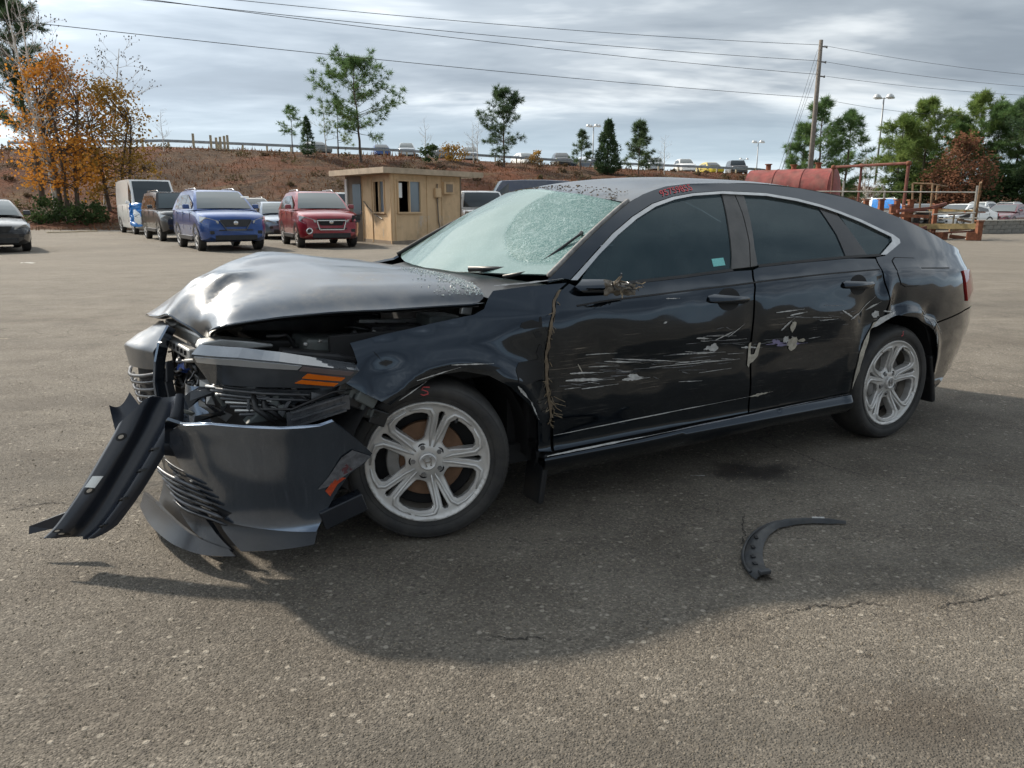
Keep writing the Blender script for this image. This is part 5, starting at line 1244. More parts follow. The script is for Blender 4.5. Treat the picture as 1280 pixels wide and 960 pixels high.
def bare_tree(base, h, seed, label, depth=4, bark='bark_pale', seeds=False, stems=1, group=None, spread=.5, leaves=None, nleaf=0, lr=.6, ls=.10, lmin=0.0, lmax=99, name='bare_tree', lean=(0, 0), r0=None):
    rg = random.Random(seed); root = empty(name, base, 0, label, 'tree', group); tips = []
    tr = MB(); tw = MB(); r0 = r0 or h * .011
    for s in range(stems):
        off = Vector((rg.gauss(0, .2), rg.gauss(0, .2), -.2)) if stems > 1 else Vector((0, 0, -.2))
        pts = [off]; d = Vector((lean[0] + rg.gauss(0, .10 if stems > 1 else .03), lean[1] + rg.gauss(0, .08), 1)).normalized(); n = 8; hh = h * rg.uniform(.8, 1.0)
        for i in range(n): d = (d + Vector((rg.gauss(0, .05), rg.gauss(0, .05), .04))).normalized(); pts.append(pts[-1] + d * hh / n)
        tr.tube(pts, [r0 * (1 - .85 * i / n) for i in range(n + 1)], 6, False)
        for k in range(16):
            t = .25 + .73 * (k + rg.random()) / 16; q = t * n; i = min(int(q), n - 1); p = pts[i].lerp(pts[i + 1], q - i); a = rg.uniform(0, 2 * PI)
            branch(tw, p, Vector((math.cos(a), math.sin(a), rg.uniform(.45, 1.0))), hh * .20 * (1.15 - .75 * t), r0 * .42 * (1.2 - t), depth - 2, rg, tips, spread, .22, 4)
    tr.build('trunk', M[bark], root, smooth=True); tw.build('limbs', M[bark], root)
    if seeds:
        c = MB()
        for p, d in tips:
            if rg.random() < .6: c.lathe([(0, -.05), (.035, -.01), (.03, .04), (0, .07)], 5, 'Z', tuple(p))
        tag(c.build('seed_heads', M['seed'], root), kind='stuff')
    if leaves:
        c = MB()
        for p, d in tips:
            if lmin * h <= p.z <= lmax * h: leafcloud(c, p, lr, nleaf, ls, rg)
        c.build('crown', M[leaves], root, fix=False)
    return root
def broadleaf(base, h, rad, seed, label, mat, nclump=60, nleaf=40, ls=.13, clear=.25, name='leafy_tree', group=None, bark='bark', stems=1):
    rg = random.Random(seed); root = empty(name, base, 0, label, 'tree', group); tr = MB(); c = MB()
    for s in range(stems):
        o = Vector((rg.gauss(0, .15 * stems), rg.gauss(0, .1 * stems), -.2)); tp = [o, o * 1.4 + Vector((rg.gauss(0, .1), 0, h * .35)), o * 2.2 + Vector((rg.gauss(0, .2), 0, h * .8))]
        tr.tube(tp, [h * .016, h * .012, h * .004], 6, False)
        for k in range(nclump // stems):
            t = rg.random(); z = h * (clear + (1 - clear) * t); a = rg.uniform(0, 2 * PI); rr = rad * (math.sin(PI * min(1, t * .75 + .22)) ** .7) * rg.uniform(.25, 1.0)
            p = Vector((rr * math.cos(a), rr * math.sin(a), z)); st = Vector(tp[1]).lerp(Vector(tp[2]), min(1, t)); st.z = min(st.z, z * .85)
            tr.tube([st, st.lerp(p, .6) + Vector((0, 0, .1)), p], [h * .004, h * .0025, .005], 4, False)
            leafcloud(c, p, rad * rg.uniform(.22, .42), nleaf, ls, rg)
    tr.build('trunk', M[bark], root, smooth=True); c.build('crown', M[mat], root, fix=False); return root
def stand(px, py_base, D):
    p = at(px, py_base, D); z = land_z(p.x, p.y) if p.y > 45 else 0
    return Vector((p.x, p.y, max(z, 0)))
def hgt(px, py, D, base): return at(px, py, D).z - base.z
def plant_trees():
    D = 55
    b = stand(48, 222, D); pine(b, hgt(10, 2, D, b) * 1.02, 2.9, .34, 1, 'tall dark pine leaning left at the left edge of the bank', mat='needles_dark', lean=-.075, dens=2.4, tuft_s=.42)
    b = stand(78, 238, 52); bare_tree(b, hgt(95, -40, 52, b), 5, 'bare pale tree rising above the orange foliage', 5, seeds=True, stems=2, r0=.14)
    b = stand(128, 232, 54); bare_tree(b, hgt(130, -25, 54, b), 8, 'bare tree with dried seed heads and a long branch reaching right', 5, seeds=True, lean=(.06, 0), r0=.14, spread=.6)
    b = stand(84, 240, 51); broadleaf(b, hgt(80, 72, 51, b), 3.1, 11, 'small tree full of orange autumn leaves on the bank', 'leaf_orange', 115, 42, .10, .22, stems=3)
    b = stand(146, 234, 53); broadleaf(b, hgt(140, 100, 53, b), 2.7, 12, 'olive and bronze leaved tree beside the orange one', 'leaf_olive', 95, 38, .10, .12, stems=3)
    b = stand(60, 243, 50.5); broadleaf(b, 1.4, 1.5, 14, 'dark green bush at the foot of the orange tree', 'leaf_green', 26, 50, .09, .1, name='bush')
    b = stand(108, 241, 50); broadleaf(b, 1.2, 1.5, 15, 'low dark green bush between trunks and van', 'leaf_green', 26, 45, .09, .1, name='bush')
    b = stand(206, 200, 70); bare_tree(b, hgt(205, 128, 70, b), 21, 'thin bare sapling at the left end of the guardrail', 4, spread=.45)
    b = stand(366, 190, 74); pine(b, hgt(365, 134, 74, b), 1.1, .35, 31, 'slender young pine in front of the guardrail', dens=.75, tuft_s=.32, mat='needles')
    b = stand(386, 208, 72); cedar(b, hgt(385, 147, 72, b), .75, 32, 'narrow dark cedar next to the slender young pine', n=420)
    b = stand(452, 214, 72); pine(b, hgt(452, 81, 72, b), 4.2, .28, 33, 'large full pine behind the booth', dens=2.0, tuft_s=.42)
    b = stand(424, 205, 73); pine(b, hgt(424, 130, 73, b), 1.9, .25, 44, 'thin yellowish pine against the left of the large pine', dens=.8, mat='needles_lime', tuft_s=.34)
    b = stand(408, 196, 74); bare_tree(b, hgt(410, 118, 74, b), 34, 'bare grey sapling left of the large pine', 4, spread=.45)
    b = stand(532, 196, 74); bare_tree(b, hgt(530, 142, 74, b), 35, 'bare sapling on the bank above the booth roof', 4, spread=.35)
    b = stand(538, 198, 73); broadleaf(b, 1.6, 1.0, 36, 'small dark evergreen bush above the booth roof', 'leaf_green', 20, 34, .1, .1, name='bush')
    b = stand(566, 199, 75); broadleaf(b, 1.3, 1.6, 37, 'low yellow green shrub by the guardrail', 'leaf_olive', 20, 34, .1, .05, name='bush')
    b = stand(594, 204, 76); bare_tree(b, hgt(593, 146, 76, b), 38, 'bare upright sapling beside the round pine', 4, spread=.3, stems=2)
    b = stand(630, 212, 75); pine(b, hgt(629, 116, 75, b), 2.5, .20, 39, 'round topped pine at the middle of the bank', dens=1.7, tuft_s=.40, mat='needles_dark')
    b = stand(726, 214, 76); pine(b, hgt(726, 165, 76, b), 1.15, .18, 40, 'small light pine left of the dark cedar', dens=.9, tuft_s=.30, mat='needles_blue', shape='cone')
    b = stand(759, 222, 75); cedar(b, hgt(759, 152, 75, b), 1.35, 41, 'dense dark conical cedar on the bank', n=1100)
    b = stand(798, 224, 76); pine(b, hgt(799, 155, 76, b), 1.75, .08, 42, 'pale green open pine right of the dark cedar', dens=1.3, tuft_s=.36, mat='needles_blue', shape='cone')
    b = stand(830, 222, 77); bare_tree(b, hgt(828, 156, 77, b), 43, 'bare twiggy sapling right of the pale pine', 4, spread=.45)
    b = stand(672, 206, 80); broadleaf(b, 1.4, .8, 45, 'small round green sapling near the guardrail', 'leaf_olive', 14, 26, .1, .2, name='sapling')
    # right: pines round the utility pole
    D = 80
    for i, (px, pt, rad, s, lab) in enumerate(((1018, 128, 2.4, 51, 'full pine just behind the utility pole'), (1052, 142, 1.9, 52, 'pine with open top right of the utility pole'), (1000, 160, 1.7, 53, 'shorter pine left of the utility pole'))):
        b = stand(px, 250, D + i); pine(b, hgt(px, pt, D + i, b), rad * 1.2, .22, s, lab, 'pines round the utility pole', dens=1.7, tuft_s=.50, mat='needles')
    b = stand(1082, 250, 84); bare_tree(b, hgt(1082, 180, 84, b), 54, 'bare brush tree between pole and lamp mast', 4, spread=.5, stems=3)
    # right: grove at the edge of the lot
    G = [(1120, 152, 2.6, 61, 'lime green pine at the near edge of the right grove', 'needles_lime', 64), (1150, 128, 3.0, 62, 'tall lime green pine second in the right grove', 'needles_lime', 66),
         (1180, 150, 2.6, 63, 'mid green pine behind the rust coloured tree', 'needles', 69), (1212, 122, 3.0, 64, 'tall pine above the rust coloured tree', 'needles_lime', 68),
         (1238, 135, 2.8, 65, 'dark pine right of the rust coloured tree', 'needles', 66), (1264, 130, 2.8, 66, 'dense green pine near the right edge of the grove', 'needles', 64),
         (1284, 108, 2.6, 67, 'tallest open pine at the far right edge', 'needles_dark', 60), (1320, 130, 3.2, 68, 'broad pine cut by the right edge of the view', 'needles', 62), (1135, 175, 2.2, 69, 'low pine in the gap of the grove', 'needles_dark', 72)]
    for px, pt, rad, s, lab, mt, D in G:
        D += 24; b = stand(px, 262, D); pine(b, hgt(px, pt, D, b), rad * 1.36, .16, s, lab, 'pines of the right grove', mat=mt, dens=2.1, tuft_s=.58)
    b = stand(1196, 262, 82); broadleaf(b, hgt(1196, 172, 82, b), 3.1, 70, 'rust brown leaved tree in front of the green grove', 'leaf_rust', 110, 44, .14, .12)
    b = stand(1168, 262, 83); broadleaf(b, hgt(1168, 205, 83, b), 2.2, 71, 'smaller rust brown tree left of the taller one', 'leaf_rust', 50, 34, .11, .12)
    for i, (px, s, lab) in enumerate(((1232, 72, 'dark green understorey tree under the right pines'), (1266, 73, 'dark green understorey tree at the right frame edge'), (1130, 74, 'green understorey tree under the lime pines'))):
        b = stand(px, 262, 86); broadleaf(b, 4.8, 3.3, s, lab, 'leaf_green', 70, 44, .17, .05)
plant_trees()
# ---------------------------------------------------------------- parked vehicles of the lot
M['glass_far'] = simple('car_window_glass', (.03, .04, .045), .06, spec=.8)
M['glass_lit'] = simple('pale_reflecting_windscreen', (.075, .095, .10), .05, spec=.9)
M['headlamp'] = simple('clear_headlamp', (.50, .52, .53), .12, .5)
M['car_chrome'] = simple('car_chrome', (.62, .62, .62), .2, 1.0)
def car_paint(name, c, metal=.3): 
    t = NT(name); n = t.noise(t.tc(), 2.5, 5, .6)
    b = t.pbr(Base_Color=t.mix(t.ramp(n, [(.45, 0.0), (.85, .22)]), c, (.28, .26, .22)), Roughness=.28, Metallic=metal); b.inputs['Coat Weight'].default_value = .8; b.inputs['Coat Roughness'].default_value = .06
    return t.mat
PAINT = {k: car_paint(k + '_car_paint', c, m) for k, c, m in (('white', (.88, .88, .86), 0), ('blue', (.008, .055, .23), .3), ('black', (.018, .017, .019), .3), ('red', (.26, .012, .022), .3), ('maroon', (.13, .018, .03), .3), ('silver', (.38, .40, .42), .6), ('greyblue', (.15, .19, .25), .5), ('brown', (.07, .055, .05), .4), ('yellow', (.55, .42, .03), 0), ('darkblue', (.035, .05, .09), .4), ('grey', (.12, .125, .13), .4), ('tan', (.32, .28, .22), .3), ('green', (.05, .10, .06), .3))}
KINDS = {  # L, W, H, ground clearance, wheel radius, wheelbase, [(x share, hood/belt top height)], cabin: base front, base rear, roof front, roof rear (shares of length from the nose)
 'suv':    (4.68, 1.84, 1.72, .26, .36, 2.70, [(0, .84), (.02, .95), (.06, 1.02), (.16, 1.09), (.27, 1.13), (.32, 1.14), (.9, 1.17), (.97, 1.12), (1, .96)], (.25, .98, .43, .86)),
 'sedan':  (4.75, 1.82, 1.44, .20, .33, 2.78, [(0, .60), (.02, .70), (.08, .78), (.26, .93), (.34, .96), (.80, 1.0), (.96, .98), (1, .85)], (.25, .88, .42, .68)),
 'jeep':   (4.82, 1.94, 1.80, .30, .38, 2.91, [(0, .86), (.02, .98), (.05, 1.06), (.26, 1.14), (.31, 1.15), (.92, 1.16), (.98, 1.14), (1, .98)], (.27, .98, .38, .93)),
 'van':    (5.4, 2.05, 2.52, .24, .36, 3.45, [(0, .80), (.02, .98), (.06, 1.12), (.13, 1.28), (.16, 1.34), (.97, 1.40), (.99, 1.40), (1, 1.2)], (.12, .995, .26, .985)),
 'pickup': (5.5, 2.0, 1.86, .34, .39, 3.6, [(0, .86), (.02, 1.02), (.05, 1.10), (.24, 1.18), (.30, 1.20), (.60, 1.20), (.985, 1.20), (1, 1.1)], (.26, .62, .35, .585))}
def make_car(kind, colour, name, label, group=None, pos=(0, 0, 0), rz=0.0, grille='plastic', bumper=None, glass='glass_far', roof=None, detail=True, low=True):
    L, W, H, gc, wr, wb, top, cab = KINDS[kind]; P = PAINT[colour]; root = empty(name, pos, rz, label, 'van' if kind == 'van' else ('truck' if kind == 'pickup' else 'car'), group)
    w = W / 2; X = lambda s: L / 2 - s * L                               # nose at +x
    st = [0, .012, .035, .07, .13, .2, .27, .34, .45, .55, .65, .75, .85, .92, .96, .985, 1]
    def sec(s):
        zt = smooth_tab(top, s); k = min(1, (min(s, 1 - s) / .10)); wd = w * (.80 + .20 * math.sin(k * PI / 2)); zl = gc + .10 * (1 - min(1, min(s, 1 - s) / .05))
        return [(0, zl), (.80 * wd, zl), (.95 * wd, zl + .06), (.985 * wd, zl + .20), (wd, zl + (zt - zl) * .55), (.985 * wd, zt - .10), (.95 * wd, zt - .03), (.86 * wd, zt), (.5 * wd, zt + .025), (0, zt + .035)]
    V = []; F = []; n = 19
    for s in st:
        q = sec(s); V += [(X(s), y, z) for y, z in q] + [(X(s), -y, z) for y, z in q[-2:0:-1]]
    n = len(V) // len(st)
    for i in range(len(st) - 1):
        for j in range(n): F.append((i * n + j, i * n + (j + 1) % n, (i + 1) * n + (j + 1) % n, (i + 1) * n + j))
    F += [tuple(range(n))[::-1], tuple((len(st) - 1) * n + j for j in range(n))]
    body = MB().add(V, F).build('body', P, root, smooth=True, auto=38)
    # cabin
    c0, c1, r0, r1 = cab; zb = smooth_tab(top, .45) - .02; zr = H; wt = w * {'van': .86, 'pickup': .74, 'jeep': .76}.get(kind, .68); wbs = w * .93
    def roofz(s): t = (s - r0) / (r1 - r0); return zr - .05 * abs(2 * t - 1) ** 2.2
    ring = lambda s, wd, z: (X(s), wd, z)
    prof = [(c0, zb), (c0 + (r0 - c0) * .5, zb + (zr - .06 - zb) * .53), (r0, zr - .045), (r0 + (r1 - r0) * .3, zr - .006), (r0 + (r1 - r0) * .65, zr - .004), (r1, zr - .05), (r1 + (c1 - r1) * .55, zb + (zr - zb) * .48), (c1, zb)]
    V = []; F = []
    for s, z in prof:
        t = (z - zb) / (zr - zb); wd = wbs + (wt - wbs) * t ** 1.35
        V += [(X(s), wd, z), (X(s), wd * .90, z + .018), (X(s), -wd * .90, z + .018), (X(s), -wd, z)]
    m = len(prof)
    for i in range(m - 1):
        for j in range(3): F.append((i * 4 + j, i * 4 + j + 1, i * 4 + 5 + j, i * 4 + 4 + j))
    F += [tuple(i * 4 for i in range(m)), tuple(i * 4 + 3 for i in range(m))[::-1]]
    MB().add(V, F).build('cabin', PAINT[roof] if roof else P, root, smooth=True, auto=30)
    def wside(t): return wbs + (wt - wbs) * t ** 1.35
    def quad4(name, pts, mat, parent=root): MB().add(pts, [(0, 1, 2, 3)]).build(name, M[mat] if isinstance(mat, str) else mat, parent)
    # windscreen, backlight, side glass a few millimetres proud
    def slope(s0, z0, s1, z1, a, b, o):
        d = Vector((X(s1) - X(s0), 0, z1 - z0)); nn = Vector((d.z, 0, -d.x)).normalized() * o
        out = []
        for t, wd in ((a, None), (b, None)):
            p = Vector((X(s0), 0, z0)) + d * t; ww = wside((p.z - zb) / (zr - zb)) * .90
            out.append((p + nn, ww))
        return out
    (p0, w0), (p1, w1) = slope(c0, zb, r0, zr - .045, .06, .94, .022)
    wsh = MB().grid(lambda u, v: (p0.x + (p1.x - p0.x) * u + .03 * math.sin(PI * v) + .02 * math.sin(PI * u), (w0 + (w1 - w0) * u) * (1 - 2 * v), p0.z + (p1.z - p0.z) * u + .012 * math.sin(PI * v) + .022 * math.sin(PI * u)), 4, 8).build('windshield', M[glass], root, smooth=True)
    if kind != 'van':
        (p0, w0), (p1, w1) = slope(r1, zr - .05, c1, zb, .08, .90, .03)
        quad4('rear_windshield', [(p0.x, w0, p0.z), (p1.x, w1, p1.z), (p1.x, -w1, p1.z), (p0.x, -w0, p0.z)], 'glass_far')
    spans = {'suv': [(.33, .55), (.56, .76), (.77, .88)], 'jeep': [(.33, .54), (.55, .75), (.76, .90)], 'sedan': [(.35, .56), (.57, .76)], 'van': [(.20, .33)], 'pickup': [(.33, .46), (.465, .575)]}[kind]
    for a, b in spans:
        for sg in (1, -1):
            def z_top(s):
                if s < r0: return zb + (zr - .045 - zb) * (s - c0) / (r0 - c0) - .06
                if s > r1: return zb + (zr - .05 - zb) * (c1 - s) / (c1 - r1) - .06
                return zr - .13
            pts = []
            for s, hi in ((a, 0), (b, 0), (b, 1), (a, 1)):
                z = max(zb + .07, z_top(s)) if hi else zb + .05
                pts.append((X(s), sg * (wside((z - zb) / (zr - zb)) + .006), z))
            quad4('side_window', pts, 'glass_far')
    # wheels with arches
    for sx in (1, -1):
        for sg in (1, -1):
            cx = sx * wb / 2 + .02 * L; yw = sg * (w - .015)
            wh = empty('wheel', (cx, yw, wr)); wh.parent = root
            MB().lathe([(wr * .62, 0), (wr * .9, .005 * sg), (wr, -.03 * sg), (wr, -.20 * sg), (wr * .6, -.21 * sg)], 24, 'Y').build('tyre', M['tyre'], wh, smooth=True, auto=40)
            MB().lathe([(0, -.012 * sg), (wr * .2, -.002 * sg), (wr * .56, -.008 * sg), (wr * .64, .004 * sg), (wr * .64, -.03 * sg)], 20, 'Y').build('rim', M['alloy'], wh, smooth=True, auto=40)
            for k in range(5):
                a = 2 * PI * k / 5; MB().box((wr * .38 * math.cos(a), .002 * sg, wr * .38 * math.sin(a)), (wr * .22, .006, wr * .22), Matrix.Rotation(-a, 3, 'Y')).build('rim_gap', M['inner'], wh)
            MB().lathe([(wr * .9, .0), (wr * 1.18, .0)], 20, 'Y', (cx, sg * (w + .004), wr), R(-4), R(184)).build('wheel_arch', M['plastic'], root)
    if not detail: return root
    # nose: grille, lamps, bumper
    xf = X(0); zt = smooth_tab(top, .02); gz = (gc + .10 + zt) / 2 + .13
    gw = w * {'suv': .46, 'sedan': .5, 'jeep': .58, 'van': .5, 'pickup': .62}[kind]; gh = {'suv': .20, 'sedan': .16, 'jeep': .15, 'van': .16, 'pickup': .24}[kind]
    gr = MB().prism([(-gw, gh / 2), (gw, gh / 2), (gw * .78, -gh / 2), (-gw * .78, -gh / 2)], xf - .01, xf + .016, 'X').build('grille', M[grille], root); gr.location = (0, 0, gz)
    for sg in (1, -1):
        hl = MB(); hl.add([(xf + .004, sg * gw * 1.06, gz + gh * .30), (xf - .10, sg * w * .82, gz + gh * .80), (xf - .36, sg * w * .955, gz + gh * .95), (xf - .30, sg * w * .965, gz + gh * .15), (xf - .05, sg * w * .80, gz - gh * .22), (xf + .006, sg * gw * 1.04, gz - gh * .05)], [(0, 1, 2, 3, 4, 5)])
        o = hl.build('headlight', M['headlamp'], root); o.location = (.018, sg * .02, 0)
        MB().box((xf - .02, sg * w * .66, gc + .27), (.05, .22, .09), Matrix.Rotation(R(-18 * sg), 3, 'Z')).build('fog_lamp', M['plastic'], root, bevel=.01)
        MB().box((X(c0 + .09), sg * (w + .07), zb + .11), (.11, .19, .13), None, (.85, .9)).build('mirror', PAINT[bumper] if bumper else P, root, bevel=.025)
        tl = MB().box((X(1) + .03, sg * w * .72, smooth_tab(top, .97) - .16), (.06, w * .30, .16)).build('tail_lamp', M['red_lens'], root, bevel=.01)
        for a, b in (((.345, .545), (.565, .74)) if kind not in ('van', 'pickup') else ((.19, .345),)):
            MB().box((X(b) + .12, sg * (w + .012), zb - .10), (.16, .02, .03)).build('door_handle', P, root, bevel=.005)
        for s in ((.335, .555, .76) if kind not in ('van', 'pickup') else (.185, .35, .60)):
            MB().box((X(s), sg * (w * .992), (gc + .30 + zb) / 2), (.008, .012, zb - gc - .34)).build('door_seam', M['inner'], root)
    MB().box((xf - .015, 0, gc + .12), (.09, W * .62, .15)).build('lower_intake', M['plastic'], root, bevel=.02)
    MB().box((xf + .004, 0, gc + .33), (.03, W * .50, .03)).build('bumper_line', M['plastic'], root)
    if kind in ('suv', 'jeep'):
        for sg in (1, -1):
            MB().tube([(X(r0 + .03), sg * wt * .88, zr - .01), (X(r0 + .08), sg * wt * .88, zr + .05), (X(r1 - .05), sg * wt * .88, zr + .05), (X(r1), sg * wt * .88, zr - .02)], .018, 6).build('roof_rail', M['car_chrome'], root, smooth=True)
            MB().box((0, sg * w * .985, gc + .09), (wb * .72, .05, .12)).build('sill_cladding', M['plastic'], root, bevel=.01)
    MB().lathe([(0, .01), (.05, .008), (.062, 0)], 20, 'X', (xf + .02, 0, gz)).build('badge', M['car_chrome'], root, smooth=True)
    return root
def park(px, py, heading, kind, colour, name, label, sc=1.08, **k):
    """front wheel on the left in the picture stands at the surveyed spot; heading: degrees from facing the camera axis"""
    g = on_ground(px, py); L, W, H, gc, wr, wb = KINDS[kind][:6]; a = R(heading) - PI / 2                 # facing -y turned to +x
    f = Vector((math.cos(a), math.sin(a), 0)); l = Vector((-f.y, f.x, 0))
    c = g - f * (wb / 2 + .02 * L) * sc + l * (W / 2 - .1) * sc
    o = make_car(kind, colour, name, label, pos=(c.x, c.y, 0), rz=a, **k); o.scale = (sc, sc, sc); return o
def lot_cars():
    c = park(251, 313.5, 33, 'suv', 'blue', 'parked_car', 'bright blue crossover facing us, first in the row of parked vehicles', glass='glass_lit', grille='plastic_gloss', group='vehicles parked along the left of the lot')
    # bright V round the grille
    L, W, H = KINDS['suv'][:3]; xf = L / 2
    v = MB(); gz = 0.72
    for sg in (1, -1): v.bar((xf + .022, sg * .44, .86), (xf + .03, sg * .26, .60), .02, .05, up=(1, 0, 0))
    v.bar((xf + .03, -.26, .60), (xf + .03, .26, .60), .02, .05); v.build('grille_surround', M['trim_grey'], c)
    MB().box((xf - .80, .50, 1.50), (.02, .22, .07), Matrix.Rotation(R(-58), 3, 'Y')).build('windshield_sticker', M['white_tag'], c)
    park(203, 301.5, 34, 'jeep', 'black', 'parked_car', 'black boxy sport utility vehicle between the white van and the blue crossover', glass='glass_lit', grille='plastic_gloss', group='vehicles parked along the left of the lot')
    v = park(170, 293, 35, 'van', 'white', 'parked_van', 'white cargo van with blue tarp over its front corner', glass='glass_far', group='vehicles parked along the left of the lot')
    return v
VAN = lot_cars()
def tarp():
    # blue sheet draped over the van's nose: a crumpled surface round the near front corner
    L, W, H = KINDS['van'][:3]; xf, w = L / 2, W / 2
    mb = MB()
    def f(u, v):
        z = 1.42 - 1.05 * v * (1 - .25 * abs(u - .35)); s = u * 2.3 - .75                           # along: side -> front
        a = min(1, max(0, (s + .10) / .5)); x = xf - .75 * (1 - a) + .07 + .10 * v; y = -w - .05 + (s + .10) * (1.0 if s > -.1 else 0) * .9 - .06 * v
        if s <= -.1: x = xf - .62 + (s + .1) * .5 + .05; y = -w - .05 - .04 * v
        k = .07 * noise.noise((u * 7, v * 6, 2)) + .035 * noise.noise((u * 18, v * 15, 5))
        return (x + k, y - k, z + .06 * noise.noise((u * 6, v * 4, 8)))
    mb.grid(f, 40, 26)
    o = mb.build('blue_tarp', M['tarp']); o.matrix_world = VAN.matrix_basis.copy(); tag(o, 'crumpled blue plastic tarp on the nose of the white van', 'tarp')
M['tarp'] = simple('blue_plastic_tarp', (.03, .22, .60), .35, var=.35, scale=6, spec=.5)
bpy.context.view_layer.update(); tarp()
def more_cars():
    G = 'vehicles parked along the left of the lot'
    c = park(375, 309.5, 25, 'suv', 'red', 'parked_car', 'red compact crossover with a crumpled hood corner beside the booth', glass='glass_lit', grille='inner', group=G)
    L, W, H = KINDS['suv'][:3]; xf = L / 2
    tr = MB()
    for a, b in (((-.44, .83), (.44, .83)), ((.44, .83), (.36, .56)), ((.36, .56), (-.36, .56)), ((-.36, .56), (-.44, .83))): tr.bar((xf + .03, a[0], a[1]), (xf + .03, b[0], b[1]), .03, .04, up=(1, 0, 0))
    tr.build('grille_surround', M['car_chrome'], c)
    MB().add([(xf - .30, .95, .98), (xf + .0, .62, .98), (xf + .03, .60, .80), (xf - .08, .86, .76), (xf - .25, .95, .84)], [(0, 1, 2, 3, 4)]).build('smashed_corner', M['inner'], c).location = (.02, .01, 0)
    MB().lathe([(.05, .0), (.075, .012), (.10, .0)], 16, 'X', (xf - .0, -.66, .52)).build('fog_lamp_ring', M['car_chrome'], c)
    # far row, seen in the gaps
    park(304, 290, 30, 'suv', 'tan', 'parked_car', 'beige roofed sport utility vehicle half hidden behind the blue crossover', glass='glass_far', group=G)
    park(330, 299, 27, 'sedan', 'greyblue', 'parked_car', 'grey blue sedan squeezed between the blue and the red crossover', glass='glass_lit', group=G)
    park(424, 296, 25, 'pickup', 'white', 'parked_truck', 'white pickup glimpsed between the red crossover and the booth', group=G)
    park(581, 299.5, 14, 'pickup', 'white', 'parked_truck', 'white pickup with dark nose standing right of the booth', grille='inner', group='trucks behind the booth')
    park(601, 295, 8, 'pickup', 'white', 'parked_truck', 'second white pickup behind, just above the cracked windscreen', glass='glass_lit', group='trucks behind the booth')
    p = at(652, 262, 37); v = make_car('van', 'darkblue', 'parked_van', 'dark blue panel van right of the white pickups', group='trucks behind the booth', pos=(p.x, p.y, 0), rz=R(188)); v.scale = (.80, 1, 1.01)
    park(-52, 316, 37, 'sedan', 'black', 'parked_car', 'black sedan cut off by the left edge of the picture', glass='glass_lit')
    # right, beyond the rack
    RG = 'cars in the far right row'
    park(1086, 289, -14, 'suv', 'silver', 'parked_car', 'car with a blue and white cover behind the rusty posts', glass='tarp', roof='white', group=RG)
    park(1128, 287, -22, 'sedan', 'grey', 'parked_car', 'dark grey car behind the middle of the yellow beams', group=RG)
    park(1164, 286, -62, 'sedan', 'white', 'parked_car', 'white sedan side on, just past the leaning gate', group=RG)
    park(1228, 284.5, -52, 'sedan', 'maroon', 'parked_car', 'maroon sedan above the block wall', glass='glass_lit', group=RG)
    park(1258, 283, -42, 'sedan', 'maroon', 'parked_car', 'second maroon car partly beyond the right edge', glass='glass_lit', group=RG)
    park(1292, 281, -45, 'sedan', 'silver', 'parked_car', 'silver car farthest right behind the maroon ones', glass='glass_lit', group=RG)
    park(1236, 277, -50, 'suv', 'white', 'parked_car', 'white car behind the maroon sedan', group=RG)
    park(1200, 278, -50, 'suv', 'white', 'parked_car', 'white van roofed car left of the maroon sedan', glass='glass_lit', group=RG)
    # upper lot behind the guardrail
    U = [(395, 190, 'sedan', 'grey', 40, 'dark car on the upper lot left of the large pine'), (476, 193, 'sedan', 'blue', 15, 'blue car on the upper lot behind the large pine'), (508, 195, 'suv', 'silver', 10, 'silver car on the upper lot right of the large pine'), (549, 197, 'sedan', 'grey', 30, 'grey sedan on the upper lot above the booth roof'), (588, 200, 'suv', 'silver', 0, 'silver van like car on the upper lot left of the round pine'),
         (655, 205, 'sedan', 'white', 20, 'white car on the upper lot right of the round pine'), (701, 208, 'suv', 'black', 5, 'dark tall vehicle on the upper lot left of the small pine'), (736, 209, 'sedan', 'greyblue', 40, 'grey blue car on the upper lot behind the small pine'), (818, 213, 'suv', 'silver', -5, 'silver vehicle on the upper lot right of the pale pine'), (855, 214, 'suv', 'white', 0, 'white vehicle on the upper lot left of the yellow car'),
         (887, 216, 'sedan', 'yellow', 10, 'yellow car on the upper lot'), (920, 217, 'jeep', 'black', -5, 'black boxy vehicle on the upper lot right of the yellow car')]
    for px, py, kd, col, h, lab in U:
        D = lerp_tab([(300, 84), (1000, 96)], px); p = at(px, py, D); a = R(h) - PI / 2; zc_, yc_ = lerp_tab(CZ, p.x * .9), lerp_tab(CX, p.x * .9)
        make_car(kd, col, 'parked_car', lab, 'vehicles on the upper lot', (p.x, p.y, 1.3 + (zc_ - 1.3) * p.y / yc_ - .30), a, detail=False, glass='glass_lit' if col in ('white', 'silver') else 'glass_far')
more_cars()
